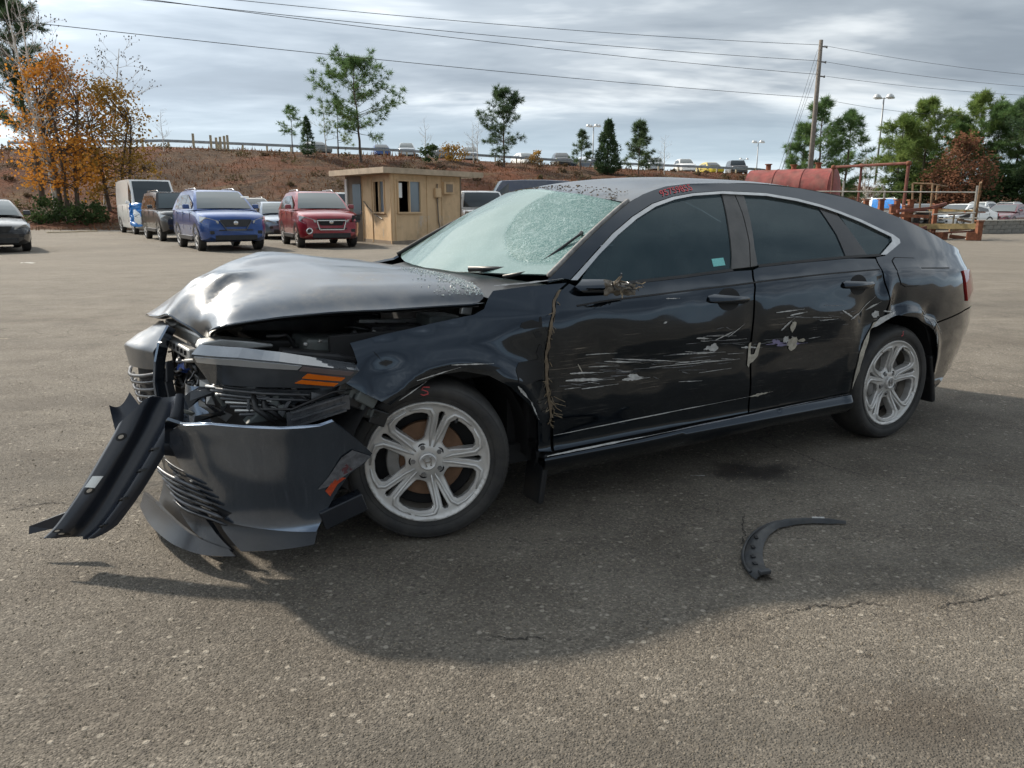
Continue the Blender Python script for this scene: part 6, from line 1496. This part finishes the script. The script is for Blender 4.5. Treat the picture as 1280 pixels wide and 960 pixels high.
# ---------------------------------------------------------------- guard booth
def plywood(name, c, d):
    t = NT(name); P = t.tc(); sep = t.N.new('ShaderNodeSeparateXYZ'); t.L.new(P, sep.inputs[0])
    n = t.noise(t.mapping(P, (1, 1, .25)), 3.0, 6, .65); n2 = t.noise(P, 1.1, 5, .7); n3 = t.noise(t.mapping(P, (1, 1, .3), (4, 2, 1)), 2.2, 5, .75)
    col = t.mix(t.ramp(n, [(.3, 0.0), (.7, 1.0)]), d, c)
    patch = t.math('MULTIPLY', t.ramp(n3, [(.57, 0.0), (.66, 1.0)]), t.ramp(sep.outputs[2], [(.15, 0.0), (.3, .6), (1.0, .6), (1.25, 0.0)]))
    col = t.mix(patch, col, (.52, .47, .41)); col = t.mix(t.ramp(n2, [(.5, 0.0), (.75, .45)]), col, (.16, .105, .06))
    t.pbr(Base_Color=col, Roughness=.85, Normal=t.bump(n, .2, .01)); return t.mat
M['ply'] = plywood('weathered_tan_panel', (.70, .50, .30), (.60, .42, .25))
M['ply_dark'] = plywood('dark_brown_panel', (.27, .22, .17), (.20, .165, .13))  # darker grey-brown panel mix
M['roof_edge'] = simple('tan_roof_edge', (.46, .37, .27), .8, var=.2, scale=3, dirt=.3)
M['booth_pane'] = simple('booth_window_glass', (.16, .20, .23), .08, spec=.7)
M['dark_room'] = simple('dark_booth_interior', (.015, .014, .013), .9)
def booth():
    A, B, Cc = on_ground(491, 305.5), on_ground(577, 300.5), on_ground(455, 302.0)
    ex = (B - A).normalized(); ey = Vector((-ex.y, ex.x, 0)); w = (B - A).length
    root = empty('guard_booth', A, math.atan2(ex.y, ex.x), 'small tan panelled guard booth with a flat overhanging roof', 'booth')
    toL = lambda p: ((p - A).dot(ex), (p - A).dot(ey))
    c = toL(Cc); h = 2.50; d = 3.4
    def wall(name, a, b, holes, mat, th=.06):
        a, b = Vector((*a, 0)), Vector((*b, 0)); u = (b - a); Lw = u.length; u.normalize(); nn = Vector((u.y, -u.x, 0))
        panel(name, [(0, 0), (Lw, 0), (Lw, h), (0, h)], lambda s, z: tuple(a + u * s + Vector((0, 0, z))), M[mat], root, .3, holes=holes, thick=th)
        return a, u, Lw, nn
    def dress(a, u, nn, x0, x1, z0, z1, xm, open_left):
        P = lambda s, z, o=0.0: a + u * s + nn * o + Vector((0, 0, z)); rot = Matrix.Rotation(math.atan2(u.y, u.x), 3, 'Z')
        fr = MB().box(P((x0 + x1) / 2, z0 - .03, .02), (x1 - x0 + .12, .10, .06), rot).build('window', M['ply'], root)
        for s in (x0, x1, xm): MB().box(P(s, (z0 + z1) / 2, .0), (.055, .08, z1 - z0), rot).build('window_frame', M['ply'], fr)
        MB().box(P((x0 + x1) / 2, z1 + .02, .0), (x1 - x0 + .08, .08, .05), rot).build('window_frame', M['ply'], fr)
        MB().box(P((xm + x1) / 2, (z0 + z1) / 2, -.03), (x1 - xm - .05, .012, z1 - z0), rot).build('pane', M['booth_pane'], fr)
        return fr, P, rot
    a, u, Lw, nn = wall('front_wall', (0, 0), (w, 0), [[(.35, 1.15), (1.64, 1.15), (1.64, 2.25), (.35, 2.25)]], 'ply')
    fr, P, rot = dress(a, u, nn, .35, 1.64, 1.15, 2.25, .99, True)
    MB().box(P(.50, 1.92, -.02), (.24, .006, .52), rot).build('notice', M['white_tag'], fr)
    for s in (.03, .20, 2.03, 2.95, w - .04): MB().box(P(s, h / 2, .014), (.05, .03, h - .04), rot).build('panel_batten', M['ply' if s < 3 else 'ply_dark'], root)
    MB().box(P(3.25, 2.05, .08), (.62, .15, .46), rot).build('meter_box', M['ply'], root, bevel=.02); MB().box(P(3.25, 2.05, .165), (.40, .02, .30), rot).build('meter_lid', M['ply_dark'], root)
    MB().box(P(2.62, 1.86, .06), (.36, .12, .36), rot).build('outlet_box', M['ply'], root, bevel=.03)
    MB().tube([P(2.62, 2.2, .05), P(2.62, 1.4, .05), P(2.66, .8, .05), P(2.80, .22, .06), P(3.1, .15, .06)], .028, 6).build('conduit', M['ply_dark'], root, smooth=True)
    a, u, Lw, nn = wall('side_wall', c, (0, 0), [[(1.23, 1.15), (2.23, 1.15), (2.23, 2.25), (1.23, 2.25)]], 'ply')
    fr, P, rot = dress(a, u, nn, 1.23, 2.23, 1.15, 2.25, 1.75, True)
    for s in (.05, 1.02, Lw - .05): MB().box(P(s, h / 2, .014), (.05, .03, h - .04), rot).build('panel_batten', M['ply'], root)
    MB().tube([P(.2, 1.55, .03), P(.7, 1.30, .03), P(1.3, 1.05, .03), P(2.0, .9, .03)], .016, 5).build('hanging_cable', M['wire'], root)
    e = toL(Vector((-6.55, 31.0, 0)))
    a, u, Lw, nn = wall('door_wall', e, (c[0], c[1]), [], 'ply_dark'); P = lambda s, z, o=0.0: a + u * s + nn * o + Vector((0, 0, z)); rot = Matrix.Rotation(math.atan2(u.y, u.x), 3, 'Z')
    MB().box(P(Lw * .72, 1.62, .03), (.42, .05, 1.15), rot).build('door_glass', M['booth_pane'], root); MB().box(P(.05, 1.2, .03), (.10, .08, 2.4), rot).build('door_post', M['white_tag'], root)
    wall('rear_wall', (w, d), (e[0], d), [], 'ply_dark'); wall('far_wall', (w, 0), (w, d), [], 'ply'); wall('left_wall', (e[0], d), e, [], 'ply_dark')
    MB().box((2.7, 1.7, .03), (2.4, 2.6, .05)).build('floor_slab', M['dark_room'], root)
    MB().box((2.6, 1.9, 1.2), (2.6, .05, 2.2)).build('inner_partition', M['dark_room'], root)
    rl = [toL(Vector(q)) for q in ((-7.144, 30.78, 0), (-4.503, 27.626, 0), (-1.177, 32.256, 0))]; k2 = (rl[2][0] + rl[0][0] - rl[1][0], rl[2][1] + rl[0][1] - rl[1][1])
    ro = MB(); ro.prism([rl[0], rl[1], rl[2], k2], h, h + .20, 'Z'); ro.build('roof', M['roof_edge'], root)
    sk = MB(); sk.bar((c[0], c[1] - .04, .06), (.0, -.04, .06), .06, .12); sk.bar((0, -.04, .06), (w, -.04, .06), .06, .12); sk.build('base_skirt', M['ply_dark'], root)
booth()
# ---------------------------------------------------------------- yard furniture on the right, poles, wires, guardrail
M['rust'] = simple('rusty_steel', (.22, .085, .045), .85, .2, var=.5, scale=6, bump=.3, bscale=40)
M['rust_tan'] = simple('rusty_tan_pipe', (.26, .17, .10), .8, .2, var=.45, scale=7)
M['rust_pipe'] = simple('red_rusty_pipe', (.17, .062, .045), .75, .2, var=.35, scale=5)
M['tank_red'] = simple('faded_red_tank_paint', (.23, .045, .038), .65, var=.4, scale=2.5, bump=.1, bscale=10, dirt=.35)
M['galv'] = simple('galvanised_pipe', (.34, .33, .30), .5, .6, var=.3, scale=6, dirt=.4)
M['yellow_beam'] = simple('faded_yellow_beam', (.36, .27, .12), .75, var=.45, scale=5, dirt=.4)
M['block'] = simple('grey_concrete_block', (.24, .23, .205), .95, var=.35, scale=5, bump=.4, bscale=25, dirt=.3)
M['wood_pole'] = simple('weathered_utility_pole', (.17, .15, .13), .9, var=.3, scale=6)
M['cable'] = simple('dark_power_cable', (.035, .036, .04), .7)
M['mast'] = simple('grey_light_mast', (.30, .31, .32), .5, .4)
M['rail'] = simple('grey_guardrail', (.30, .32, .34), .5, .6, var=.2, scale=2)
M['post_tan'] = simple('pale_wooden_post', (.42, .36, .25), .9, var=.2, scale=6)
def pipe_between(name, a, b, r, mat, parent, n=7):
    o = Vector(parent.location); return MB().tube([Vector(a) - o, Vector(b) - o], r, n).build(name, M[mat], parent, smooth=True, auto=50)
def yard():
    # red fuel tank lying on saddles
    D = 42; p1 = at(1040, 262, D); p1.z = 0; r = 1.25; ax = Vector((-.80, .60, 0)).normalized()
    root = empty('fuel_tank', (p1.x, p1.y, 0), 0, 'faded red cylindrical tank lying behind the sedan roof', 'tank')
    def ring(t, rr): 
        c = ax * t + Vector((0, 0, 2.12)); s = ax.cross(Vector((0, 0, 1)))
        return [c + (s * math.cos(a) + Vector((0, 0, 1)) * math.sin(a)) * rr for a in [2 * PI * k / 36 for k in range(36)]]
    V = []; st = [(-.22, .02), (-.20, .4), (-.13, .8), (-.05, 1.14), (0, r), (.05, r), (2, r), (3.2, r), (4.5, r), (4.7, .6), (4.72, .02)]
    for t, rr in st: V += ring(t, rr)
    F = [(i * 36 + j, i * 36 + (j + 1) % 36, (i + 1) * 36 + (j + 1) % 36, (i + 1) * 36 + j) for i in range(len(st) - 1) for j in range(36)]
    MB().add(V, F).build('shell', M['tank_red'], root, smooth=True, auto=35)
    for t in (.03, 1.5, 3.0):
        q = ring(t, r + .012); MB().tube(q + q[:1], .018, 5).build('weld_band', M['tank_red'], root, smooth=True)
    for t, hh in ((.9, .28), (2.2, .22), (3.6, .30)):
        c = ax * t + Vector((0, 0, 3.34)); MB().lathe([(.0, hh), (.14, hh), (.14, 0)], 12, 'Z', tuple(c)).build('filler_neck', M['rust'], root); MB().lathe([(0, hh + .06), (.20, hh + .05), (.20, hh)], 12, 'Z', tuple(c)).build('filler_cap', M['rust'], root)
    for t in (.8, 3.8): MB().box(tuple(ax * t + Vector((0, 0, .52))), (.4, 1.9, 1.05), Matrix.Rotation(math.atan2(ax.y, ax.x), 3, 'Z')).build('saddle', M['block'], root)
    # rusty pipe goalpost
    D = 37; g = at(1126, 286, D); base = Vector((g.x, g.y, 0)); root = empty('pipe_goalpost', base, 0, 'tall rusty pipe frame like a goalpost beside the tank', 'frame')
    a, b, c = at(1136, 204, D), at(1042, 209, D + 3), at(1077, 207, D + 2)
    pipe_between('upright', (a.x - .03, a.y, 0), a, .075, 'rust_pipe', root); pipe_between('top_pipe', a, b, .07, 'rust_pipe', root); pipe_between('upright', (c.x, c.y, 0), c, .06, 'rust_pipe', root)
    pipe_between('upright', (b.x, b.y, 0), b, .06, 'rust_pipe', root)
    for p in (a, b, c): o = MB().lathe([(0, .11), (.11, .08), (.12, -.08), (0, -.11)], 10, 'Z', tuple(p - base)); o.build('pipe_fitting', M['rust'], root, smooth=True)
    # fence of galvanised pipe with leaning gate leaves
    D = 35; g0 = on_ground(1050, 297); root = empty('pipe_fence', (g0.x, g0.y, 0), 0, 'galvanised pipe fence with bent posts in front of the tank', 'fence')
    posts = [(1055, 226, 36), (1104, 236, 36), (1105, 236, 35.5)]
    for px, py, d in ((985, 232, 37), (1055, 226, 36), (1106, 238, 35.6), (1222, 232, 32)):
        t = at(px, py, d); pipe_between('post', (t.x, t.y, 0), t, .045, 'galv', root)
    t = at(1106, 238, 35.6); pipe_between('outrigger', t, at(1102, 231, 35.6), .035, 'galv', root)
    for py, py2 in ((239, 240.5), (263, 266)): pipe_between('rail', at(985, py, 37), at(1224, py2, 32), .028, 'galv', root)
    root = empty('gate_leaf', (on_ground(1216, 299).x, on_ground(1216, 299).y, 0), 0, 'tall leaning pipe gate leaf with diagonal foot at the end of the rack', 'gate')
    q0, q1 = on_ground(1216, 299), at(1226, 228, 31.0)
    pipe_between('stile', q0, q1, .05, 'rust_tan', root); r0 = on_ground(1188, 297.5); r1 = at(1193, 268, 31.6)
    pipe_between('brace', r0, r1, .035, 'galv', root); pipe_between('bottom_rail', r0, q0, .03, 'galv', root); pipe_between('mid_rail', at(1166, 268, 32), at(1220, 266, 31.2), .028, 'galv', root)
    root = empty('ladder_rack', (at(1150, 292, 34).x, 34, 0), 0, 'pair of tall tan pipe hoops standing in the rack', 'rack')
    for x0, x1, yb, yt, d in ((1140, 1141, 282, 229, 34), (1148, 1152, 282, 231, 34), (1161, 1166, 288, 230, 33.5), (1170, 1172, 250, 232, 34.5)):
        a, b = at(x0, yb, d), at(x1, yt, d); a.z = min(a.z, .0) if yb > 285 else a.z; pipe_between('hoop_leg', a, b, .04, 'rust_tan', root)
    pipe_between('hoop_top', at(1141, 229, 34), at(1167, 230, 33.6), .035, 'rust_tan', root); pipe_between('hoop_top', at(1166, 230, 33.6), at(1184, 233, 34.5), .03, 'rust_tan', root)
    # rusty stacked posts with yellow beams
    root = empty('steel_rack', (on_ground(1150, 294).x, on_ground(1150, 294).y, 0), 0, 'rusty steel storage rack with stub posts and yellow beams', 'rack')
    for px, pt, pb, d in ((1063, 249, 287, 36), (1083, 250, 288, 35), (1102, 250, 291, 34), (1122, 250.5, 293, 33.5), (1139, 251, 292, 34), (1116, 257, 293, 33), (1133, 258, 293, 33), (1170, 256, 294, 33), (1225, 277, 297, 31.5), (1118, 268, 294, 32.6)):
        t = at(px, pt, d); s = .20 if px != 1170 else .16; q = MB(); o = root.location
        q.box((t.x - o.x, t.y - o.y, t.z / 2), (s, s, t.z)); q.build('stub_post', M['rust'], root, bevel=.01); MB().box((t.x - o.x, t.y - o.y, t.z + .03), (s * 1.35, s * 1.35, .05)).build('post_cap', M['rust'], root)
    for (x0, y0, d0), (x1, y1, d1), hh, mt in (((1105, 283, 34), (1222, 283, 31.6), .22, 'yellow_beam'), ((1140, 264, 34.5), (1220, 264.5, 32.5), .16, 'yellow_beam'), ((1075, 262, 35.4), (1150, 262, 34), .10, 'galv'), ((1120, 290, 33), (1150, 291, 32.6), .25, 'rust'), ((1150, 274, 34), (1222, 272.5, 32), .05, 'galv')):
        a, b = at(x0, y0, d0) - root.location, at(x1, y1, d1) - root.location; MB().bar(a, b, .12, hh).build('beam', M[mt], root, bevel=.008)
    for px, d, s in ((1144, 33, .5), (1158, 32.8, .42), (1177, 32.6, .36), (1216, 31.8, .4), (1154, 33.4, .3)):
        g = on_ground(px, 292) ; k = g * (d / g.y) - root.location
        MB().box((k.x, k.y, s * .42), (s * rnd(.8, 1.5), s, s * .85), Matrix.Rotation(rnd(0, 1), 3, 'Z')).build('rusty_casting', M['rust' if px != 1154 else 'inner'], root, bevel=.03)
    rs = random.Random(5)
    for k in range(16):
        g = on_ground(rs.uniform(1128, 1216), rs.uniform(288, 293)) ; g = g * (rs.uniform(31.6, 34) / g.y); g.z = 0; a = rs.uniform(-.5, .5); l = rs.uniform(.5, 1.6); z = rs.uniform(.1, 1.35); k2 = g - root.location
        MB().bar((k2.x - l / 2, k2.y + a, z), (k2.x + l / 2, k2.y - a, z + rs.uniform(-.15, .15)), rs.uniform(.05, .14), rs.uniform(.05, .16)).build('stored_beam', M[rs.choice(['rust', 'rust', 'rust_pipe', 'rust_tan', 'inner'])], root)
    t = MB(); t.lathe([(.18, -.12), (.40, -.11), (.45, 0), (.40, .11), (.18, .12)], 20, 'Y', tuple(at(1152, 274, 33.8) - root.location)); t.build('stored_tyre', M['tyre'], root, smooth=True)
    # low block wall
    a, b = on_ground(1226, 292.5), on_ground(1340, 290); u = (b - a).normalized(); Lw = (b - a).length
    wall = empty('block_wall', a, math.atan2(u.y, u.x), 'low grey concrete block wall at the right edge of the lot', 'wall')
    n = int(Lw / .62) + 1
    for row in range(3):
        for k in range(n):
            o = MB().box((0, 0, 0), (.60, .30, .205)).build('block', M['block'], wall, bevel=.012) if row == 0 and k == 0 else None
            if o: first = o; o.location = (.30, .15, .105); continue
            o = first.copy(); C.objects.link(o); o.parent = wall; o.location = (.30 + k * .62 + (.31 if row % 2 else 0), .15 + random.uniform(-.012, .012), .105 + row * .212)
    MB().box((Lw / 2, .15, .665), (Lw, .36, .06)).build('coping', M['galv_pale'], wall, bevel=.01)
M['galv_pale'] = simple('pale_coping', (.42, .40, .35), .9, var=.2, scale=3)
yard()
def sag(a, b, s, n=18): 
    a, b = Vector(a), Vector(b); return [a.lerp(b, i / n) - Vector((0, 0, 4 * s * (i / n) * (1 - i / n))) for i in range(n + 1)]
def poles():
    D = 60; t = at(1026.5, 50, D); base = Vector((t.x, t.y, land_z(t.x, t.y) - .2)); root = empty('utility_pole', base, 0, 'tall grey utility pole rising above the pines', 'pole')
    h = t.z - base.z; MB().tube([(0, 0, 0), (0, 0, h * .5), (0, 0, h)], [.21, .18, .14], 10).build('shaft', M['wood_pole'], root, smooth=True)
    arms = []
    for py in (58, 77, 95):
        q = at(1028, py, D); k = MB(); k.tube([(0, 0, q.z - base.z), (.38, -.1, q.z - base.z - .06)], .05, 6); k.build('bracket', M['wood_pole'], root); MB().lathe([(0, -.1), (.07, -.06), (.05, 0), (.07, .05), (0, .1)], 8, 'Z', (.42, -.1, q.z - base.z - .06)).build('insulator', M['dull_metal'], root, smooth=True)
    for px, pb in ((997, 140), (1000, 142), (1003, 140)):
        a = at(1022, 62 + (px - 997) * 4, D); b = at(px, pb, D - 4); d = (b - a); e = a + d * ((a.z - .5) / max(.1, a.z - b.z))
        MB().tube([a - base, e - base], .012, 4).build('guy_wire', M['cable'], root)
    WG = 'power lines strung from the utility pole'
    def wire(name, lab, pts, r=.016): tag(MB().tube(pts, r, 5, False).build(name, M['cable'], smooth=True), lab, 'cable', WG)
    for (py, L, lab) in ((56, (435, 0, 44), 'topmost power line running left from the pole'), (76, (320, 0, 40), 'second power line running left from the pole'), (93, (352, 6, 40.5), 'third power line left, close below the second'), (122, (150, 24, 36), 'lowest power line crossing the sky to the upper left corner')):
        a = at(1023 if py < 100 else 1016, py, D); b = at(*L); e = a + (b - a) * 1.75; wire('power_line', lab, sag(a, e, .55))
    for (py, R_, lab) in ((57, (1280, 88, 66), 'topmost power line running right from the pole'), (77, (1280, 103, 66), 'second power line running right from the pole'), (95, (1280, 114, 66), 'third power line running right from the pole'), (124, (1130, 134, 64), 'lowest power line running right into the grove')):
        a = at(1030, py, D); b = at(*R_); e = a + (b - a) * (1.5 if py < 120 else 2.2); wire('power_line', lab, sag(a, e, .35), .013)
    # light masts with a ring of floodlights
    for px, pt, D, heads, lab in ((1105, 122, 92, 4, 'tallest floodlight mast above the rusty frame'), (948, 178, 150, 4, 'floodlight mast on the upper lot right of the yellow car'), (742, 158, 135, 4, 'floodlight mast behind the dark conical cedar'), (930, 199, 210, 2, 'tiny distant floodlight mast left of the red tank')):
        t = at(px, pt, D); x = t.x; zb = lerp_tab(CZ, x) - .4 if D > 80 else 0; root = empty('light_mast', (t.x, t.y, zb), 0, lab, 'lamp post', 'floodlight masts')
        h = t.z - zb; MB().tube([(0, 0, 0), (0, 0, h)], [.14, .08], 8).build('shaft', M['mast'], root, smooth=True)
        for k in range(heads):
            a = 2 * PI * k / heads + .4; c = (math.cos(a) * 1.0, math.sin(a) * .6, h + .1)
            MB().tube([(0, 0, h - .1), c], .04, 5).build('arm', M['mast'], root); MB().lathe([(0, .28), (.22, .22), (.42, -.12), (.40, -.18), (0, -.14)], 12, 'Z', c).build('lamp_head', M['mast_head'], root, smooth=True)
M['mast_head'] = simple('pale_lamp_head', (.55, .56, .56), .35, .3)
poles()
def rails():
    root = empty('guardrail', (0, 0, 0), 0, 'long grey metal guardrail along the top of the embankment', 'guardrail')
    a, b = CREST[1][0], 30.0; xs = np.arange(a, b, 2.2)
    P = lambda x: Vector((x, lerp_tab(CX, x) + 1.2, lerp_tab(CZ, x)))
    pts = [P(x) for x in np.linspace(a, b, 60)]
    prof = [(-.0, .48), (.05, .54), (0, .60), (.05, .66), (0, .74)]
    V = []; F = []
    for p in pts: V += [(p.x, p.y - o, p.z + z) for o, z in prof]
    k = len(prof)
    for i in range(len(pts) - 1):
        for j in range(k - 1): F.append((i * k + j, (i + 1) * k + j, (i + 1) * k + j + 1, i * k + j + 1))
    MB().add(V, F).build('beam', M['rail'], root, smooth=True)
    first = None
    for x in xs:
        p = P(x)
        if first is None: first = o = MB().box((0, 0, .32), (.14, .18, .84)).build('post', M['post_tan'], root)
        else: o = first.copy(); C.objects.link(o); o.parent = root
        o.location = (p.x, p.y + .12, p.z)
    first = None
    for i, (px, pt, lab) in enumerate(((241, 169, 'first pale wooden post standing alone on the bank crest'), (263, 171, 'tall pale post left of the cluster of three'), (270, 174, 'left post of the short cluster on the crest'), (275, 173, 'middle post of the short cluster on the crest'), (280, 172, 'third post of the short cluster on the crest'), (284, 171, 'right hand post of the short cluster on the crest'))):
        t = at(px, pt, 74); z = land_z(t.x, 73.5); q = MB().box((0, 0, (t.z - z) / 2), (.17, .17, t.z - z + .3)).build('marker_post', M['post_tan'])
        q.location = (t.x, 74, z); tag(q, lab, 'post', 'posts on the bank crest')
rails()
# ---------------------------------------------------------------- broken arch trim and litter on the asphalt
def litter():
    # curved black trim: a bent channel lying on its side
    P2 = [(1057, 656), (1035, 655), (1005, 655), (980, 658), (962, 664), (948, 675), (941, 690), (941, 705), (946, 716), (956, 726)]
    g = [on_ground(*p) for p in P2]; o = g[4].copy()
    root = empty('broken_arch_trim', o, 0, 'broken curved black wheel arch trim lying on the asphalt', 'trim')
    cl = [p - o for p in g]
    def c_at(t): n = len(cl) - 1; q = t * n; i = min(int(q), n - 1); gg = lambda k: tuple(cl[min(max(k, 0), n)]); return Vector(cr(gg(i - 1), gg(i), gg(i + 1), gg(i + 2), q - i))
    wid = [(0, .005), (.2, .013), (.4, .018), (.6, .032), (.8, .040), (1, .034)]
    def f(u, v):
        p = c_at(u); d = (c_at(min(1, u + .02)) - c_at(max(0, u - .02))).normalized(); s = Vector((d.y, -d.x, 0)); w = smooth_tab(wid, u)
        hh = smooth_tab([(0, .012), (.15, .022), (.5, .028), (.8, .016), (1, .024)], u)
        z = .004 + hh * math.sin(PI * min(1, v * .9 + .06)) + .004 * noise.noise((u * 14, v * 4, 0))
        return tuple(p + s * (v - .5) * w * 2.0 * -1 + Vector((0, 0, z)))
    MB().grid(f, 60, 8).build('trim_strip', M['trim_piece'], root, smooth=True)
    MB().tube([Vector(f(u, .04)) + Vector((0, 0, .006)) for u in np.linspace(.3, .92, 20)], .006, 5).build('trim_lip', M['trim_piece'], root, smooth=True)
    for u in (.60, .68, .76, .84): MB().box(Vector(f(u, .5)) + Vector((0, 0, .004)), (.020, .016, .006), Matrix.Rotation(.9 + u, 3, 'Z')).build('clip_seat', M['plastic'], root, bevel=.002)
    MB().box(Vector(f(.98, .5)) + Vector((0, 0, .006)), (.045, .022, .016), Matrix.Rotation(.3, 3, 'Z')).build('torn_end', M['trim_piece'], root, bevel=.004)
    MB().box(Vector(f(.16, .45)) + Vector((0, 0, .003)), (.05, .008, .003), Matrix.Rotation(-.05, 3, 'Z')).build('scuffed_patch', M['scuff'], root)
    # small litter
    for i, (px, py, s, lab, m) in enumerate(((35, 329, .16, 'white scrap of paper on the lot at left', 'white_tag'), (4, 424, .05, 'pale stick lying at the left edge of the lot', 'post_tan'), (872, 596, .035, 'thin metal sliver near the oil stain', 'scuff'), (1203, 362, .09, 'dark flat scrap behind the sedan', 'inner'), (154, 320, .06, 'small dark pebble on the left of the lot', 'inner'), (167, 318, .06, 'second dark pebble on the left of the lot', 'inner'))):
        g = on_ground(px, py); q = MB(); q.grid(lambda u, v: ((u - .5) * s * 2, (v - .5) * s * (.15 if i in (1, 2) else .7), .006 + s * .10 * abs(noise.noise((u * 3 + i, v * 3, i)))), 5, 4)
        o = q.build('scrap', M[m], smooth=True); o.location = g; tag(o, lab, 'litter')
    # brush pile and boards at the foot of the bank
    for i, (px, py, l, a, lab) in enumerate(((78, 291, 1.5, .9, 'grey board on the dirt verge at left'), (108, 290, 1.3, 1.1, 'second pale board on the dirt verge'), (96, 277, 2.2, .1, 'fallen grey log at the foot of the bank'), (125, 277, 1.6, -.1, 'shorter fallen log beside the long one'))):
        g = on_ground(px, py); q = MB()
        if i < 2: q.box((0, 0, .04), (l, .16, .05), Matrix.Rotation(a, 3, 'Z'))
        else: q.tube([(-l / 2, 0, .12), (0, .08, .14), (l / 2, -.05, .10)], [.13, .12, .09], 8)
        o = q.build('board' if i < 2 else 'log', M['post_tan' if i < 2 else 'bark_pale']); o.location = g; tag(o, lab, 'board' if i < 2 else 'log')
    g = on_ground(62, 279); q = MB()
    q.grid(lambda u, v: ((u - .5) * 2.2, (v - .5) * 1.2, max(0, .5 * math.sin(PI * u) * math.sin(PI * v) + .25 * noise.noise((u * 4, v * 4, 7)))), 16, 10); o = q.build('rubble_heap', M['inner_soil'], smooth=True); o.location = g; tag(o, 'small dark heap of rubble on the dirt verge', 'rubble')
    # long cracks in the asphalt
    for j, pts in enumerate(([(952, 778), (975, 768), (1000, 762), (1030, 757), (1050, 760), (1072, 752), (1100, 757), (1118, 760)], [(1170, 762), (1190, 755), (1215, 752), (1240, 745), (1290, 738)], [(0, 640), (30, 634), (66, 628), (100, 632)], [(612, 795), (640, 799), (668, 797), (690, 802)], [(930, 640), (928, 655), (930, 668), (927, 684)])):
        g = [on_ground(*p) for p in pts]; V = []; F = []; rg = random.Random(j); c = []
        for a, b in zip(g, g[1:]): c += [a.lerp(b, q / 9) + Vector((rg.gauss(0, .004), rg.gauss(0, .004), 0)) for q in range(9)]
        for i, p in enumerate(c):
            d = (c[min(i + 1, len(c) - 1)] - c[max(i - 1, 0)]).normalized(); n = Vector((-d.y, d.x, 0)); w = rg.uniform(.0008, .0042) * (1 - abs(2 * i / len(c) - 1) ** 3); V += [p + n * w + Vector((0, 0, .003)), p - n * w + Vector((0, 0, .003))]
        F = [(2 * i, 2 * i + 1, 2 * i + 3, 2 * i + 2) for i in range(len(c) - 1)]
        MB().add(V, F).build('crack', M['crack'], GROUND)
    # loose gravel on the near asphalt
    gv = MB(); rg = random.Random(12)
    for _ in range(22000):
        y = .9 + 6.5 * rg.random() ** 1.5; x = rg.uniform(-1, 1) * (y * .75 + .3); s = rg.uniform(.0018, .0050) * (1.5 if rg.random() < .05 else 1); a = rg.uniform(0, PI)
        ca, sa = math.cos(a) * s, math.sin(a) * s; k = rg.uniform(.6, 1)
        gv.add([(x - ca, y - sa, 0), (x + sa * k, y - ca * k, 0), (x + ca, y + sa, 0), (x - sa * k, y + ca * k, 0), (x + rg.uniform(-.3, .3) * s, y + rg.uniform(-.3, .3) * s, s * rg.uniform(.6, 1.0))], [(0, 1, 4), (1, 2, 4), (2, 3, 4), (3, 0, 4)])
    tag(gv.build('gravel', M['pebble']), 'loose pale stone chips scattered over the near asphalt', 'gravel', kind='stuff')
M['crack'] = simple('dark_crack_fill', (.030, .026, .022), .95)
M['trim_piece'] = simple('scuffed_black_trim', (.035, .038, .042), .5, var=.4, scale=14, dirt=.3)
M['inner_soil'] = simple('dark_rubble', (.035, .03, .026), .95, var=.4, scale=3)
M['pebble'] = growth('stone_chips', [(.3, (.11, .092, .07)), (.48, (.22, .188, .145)), (.66, (.42, .37, .30))], 60)
litter()
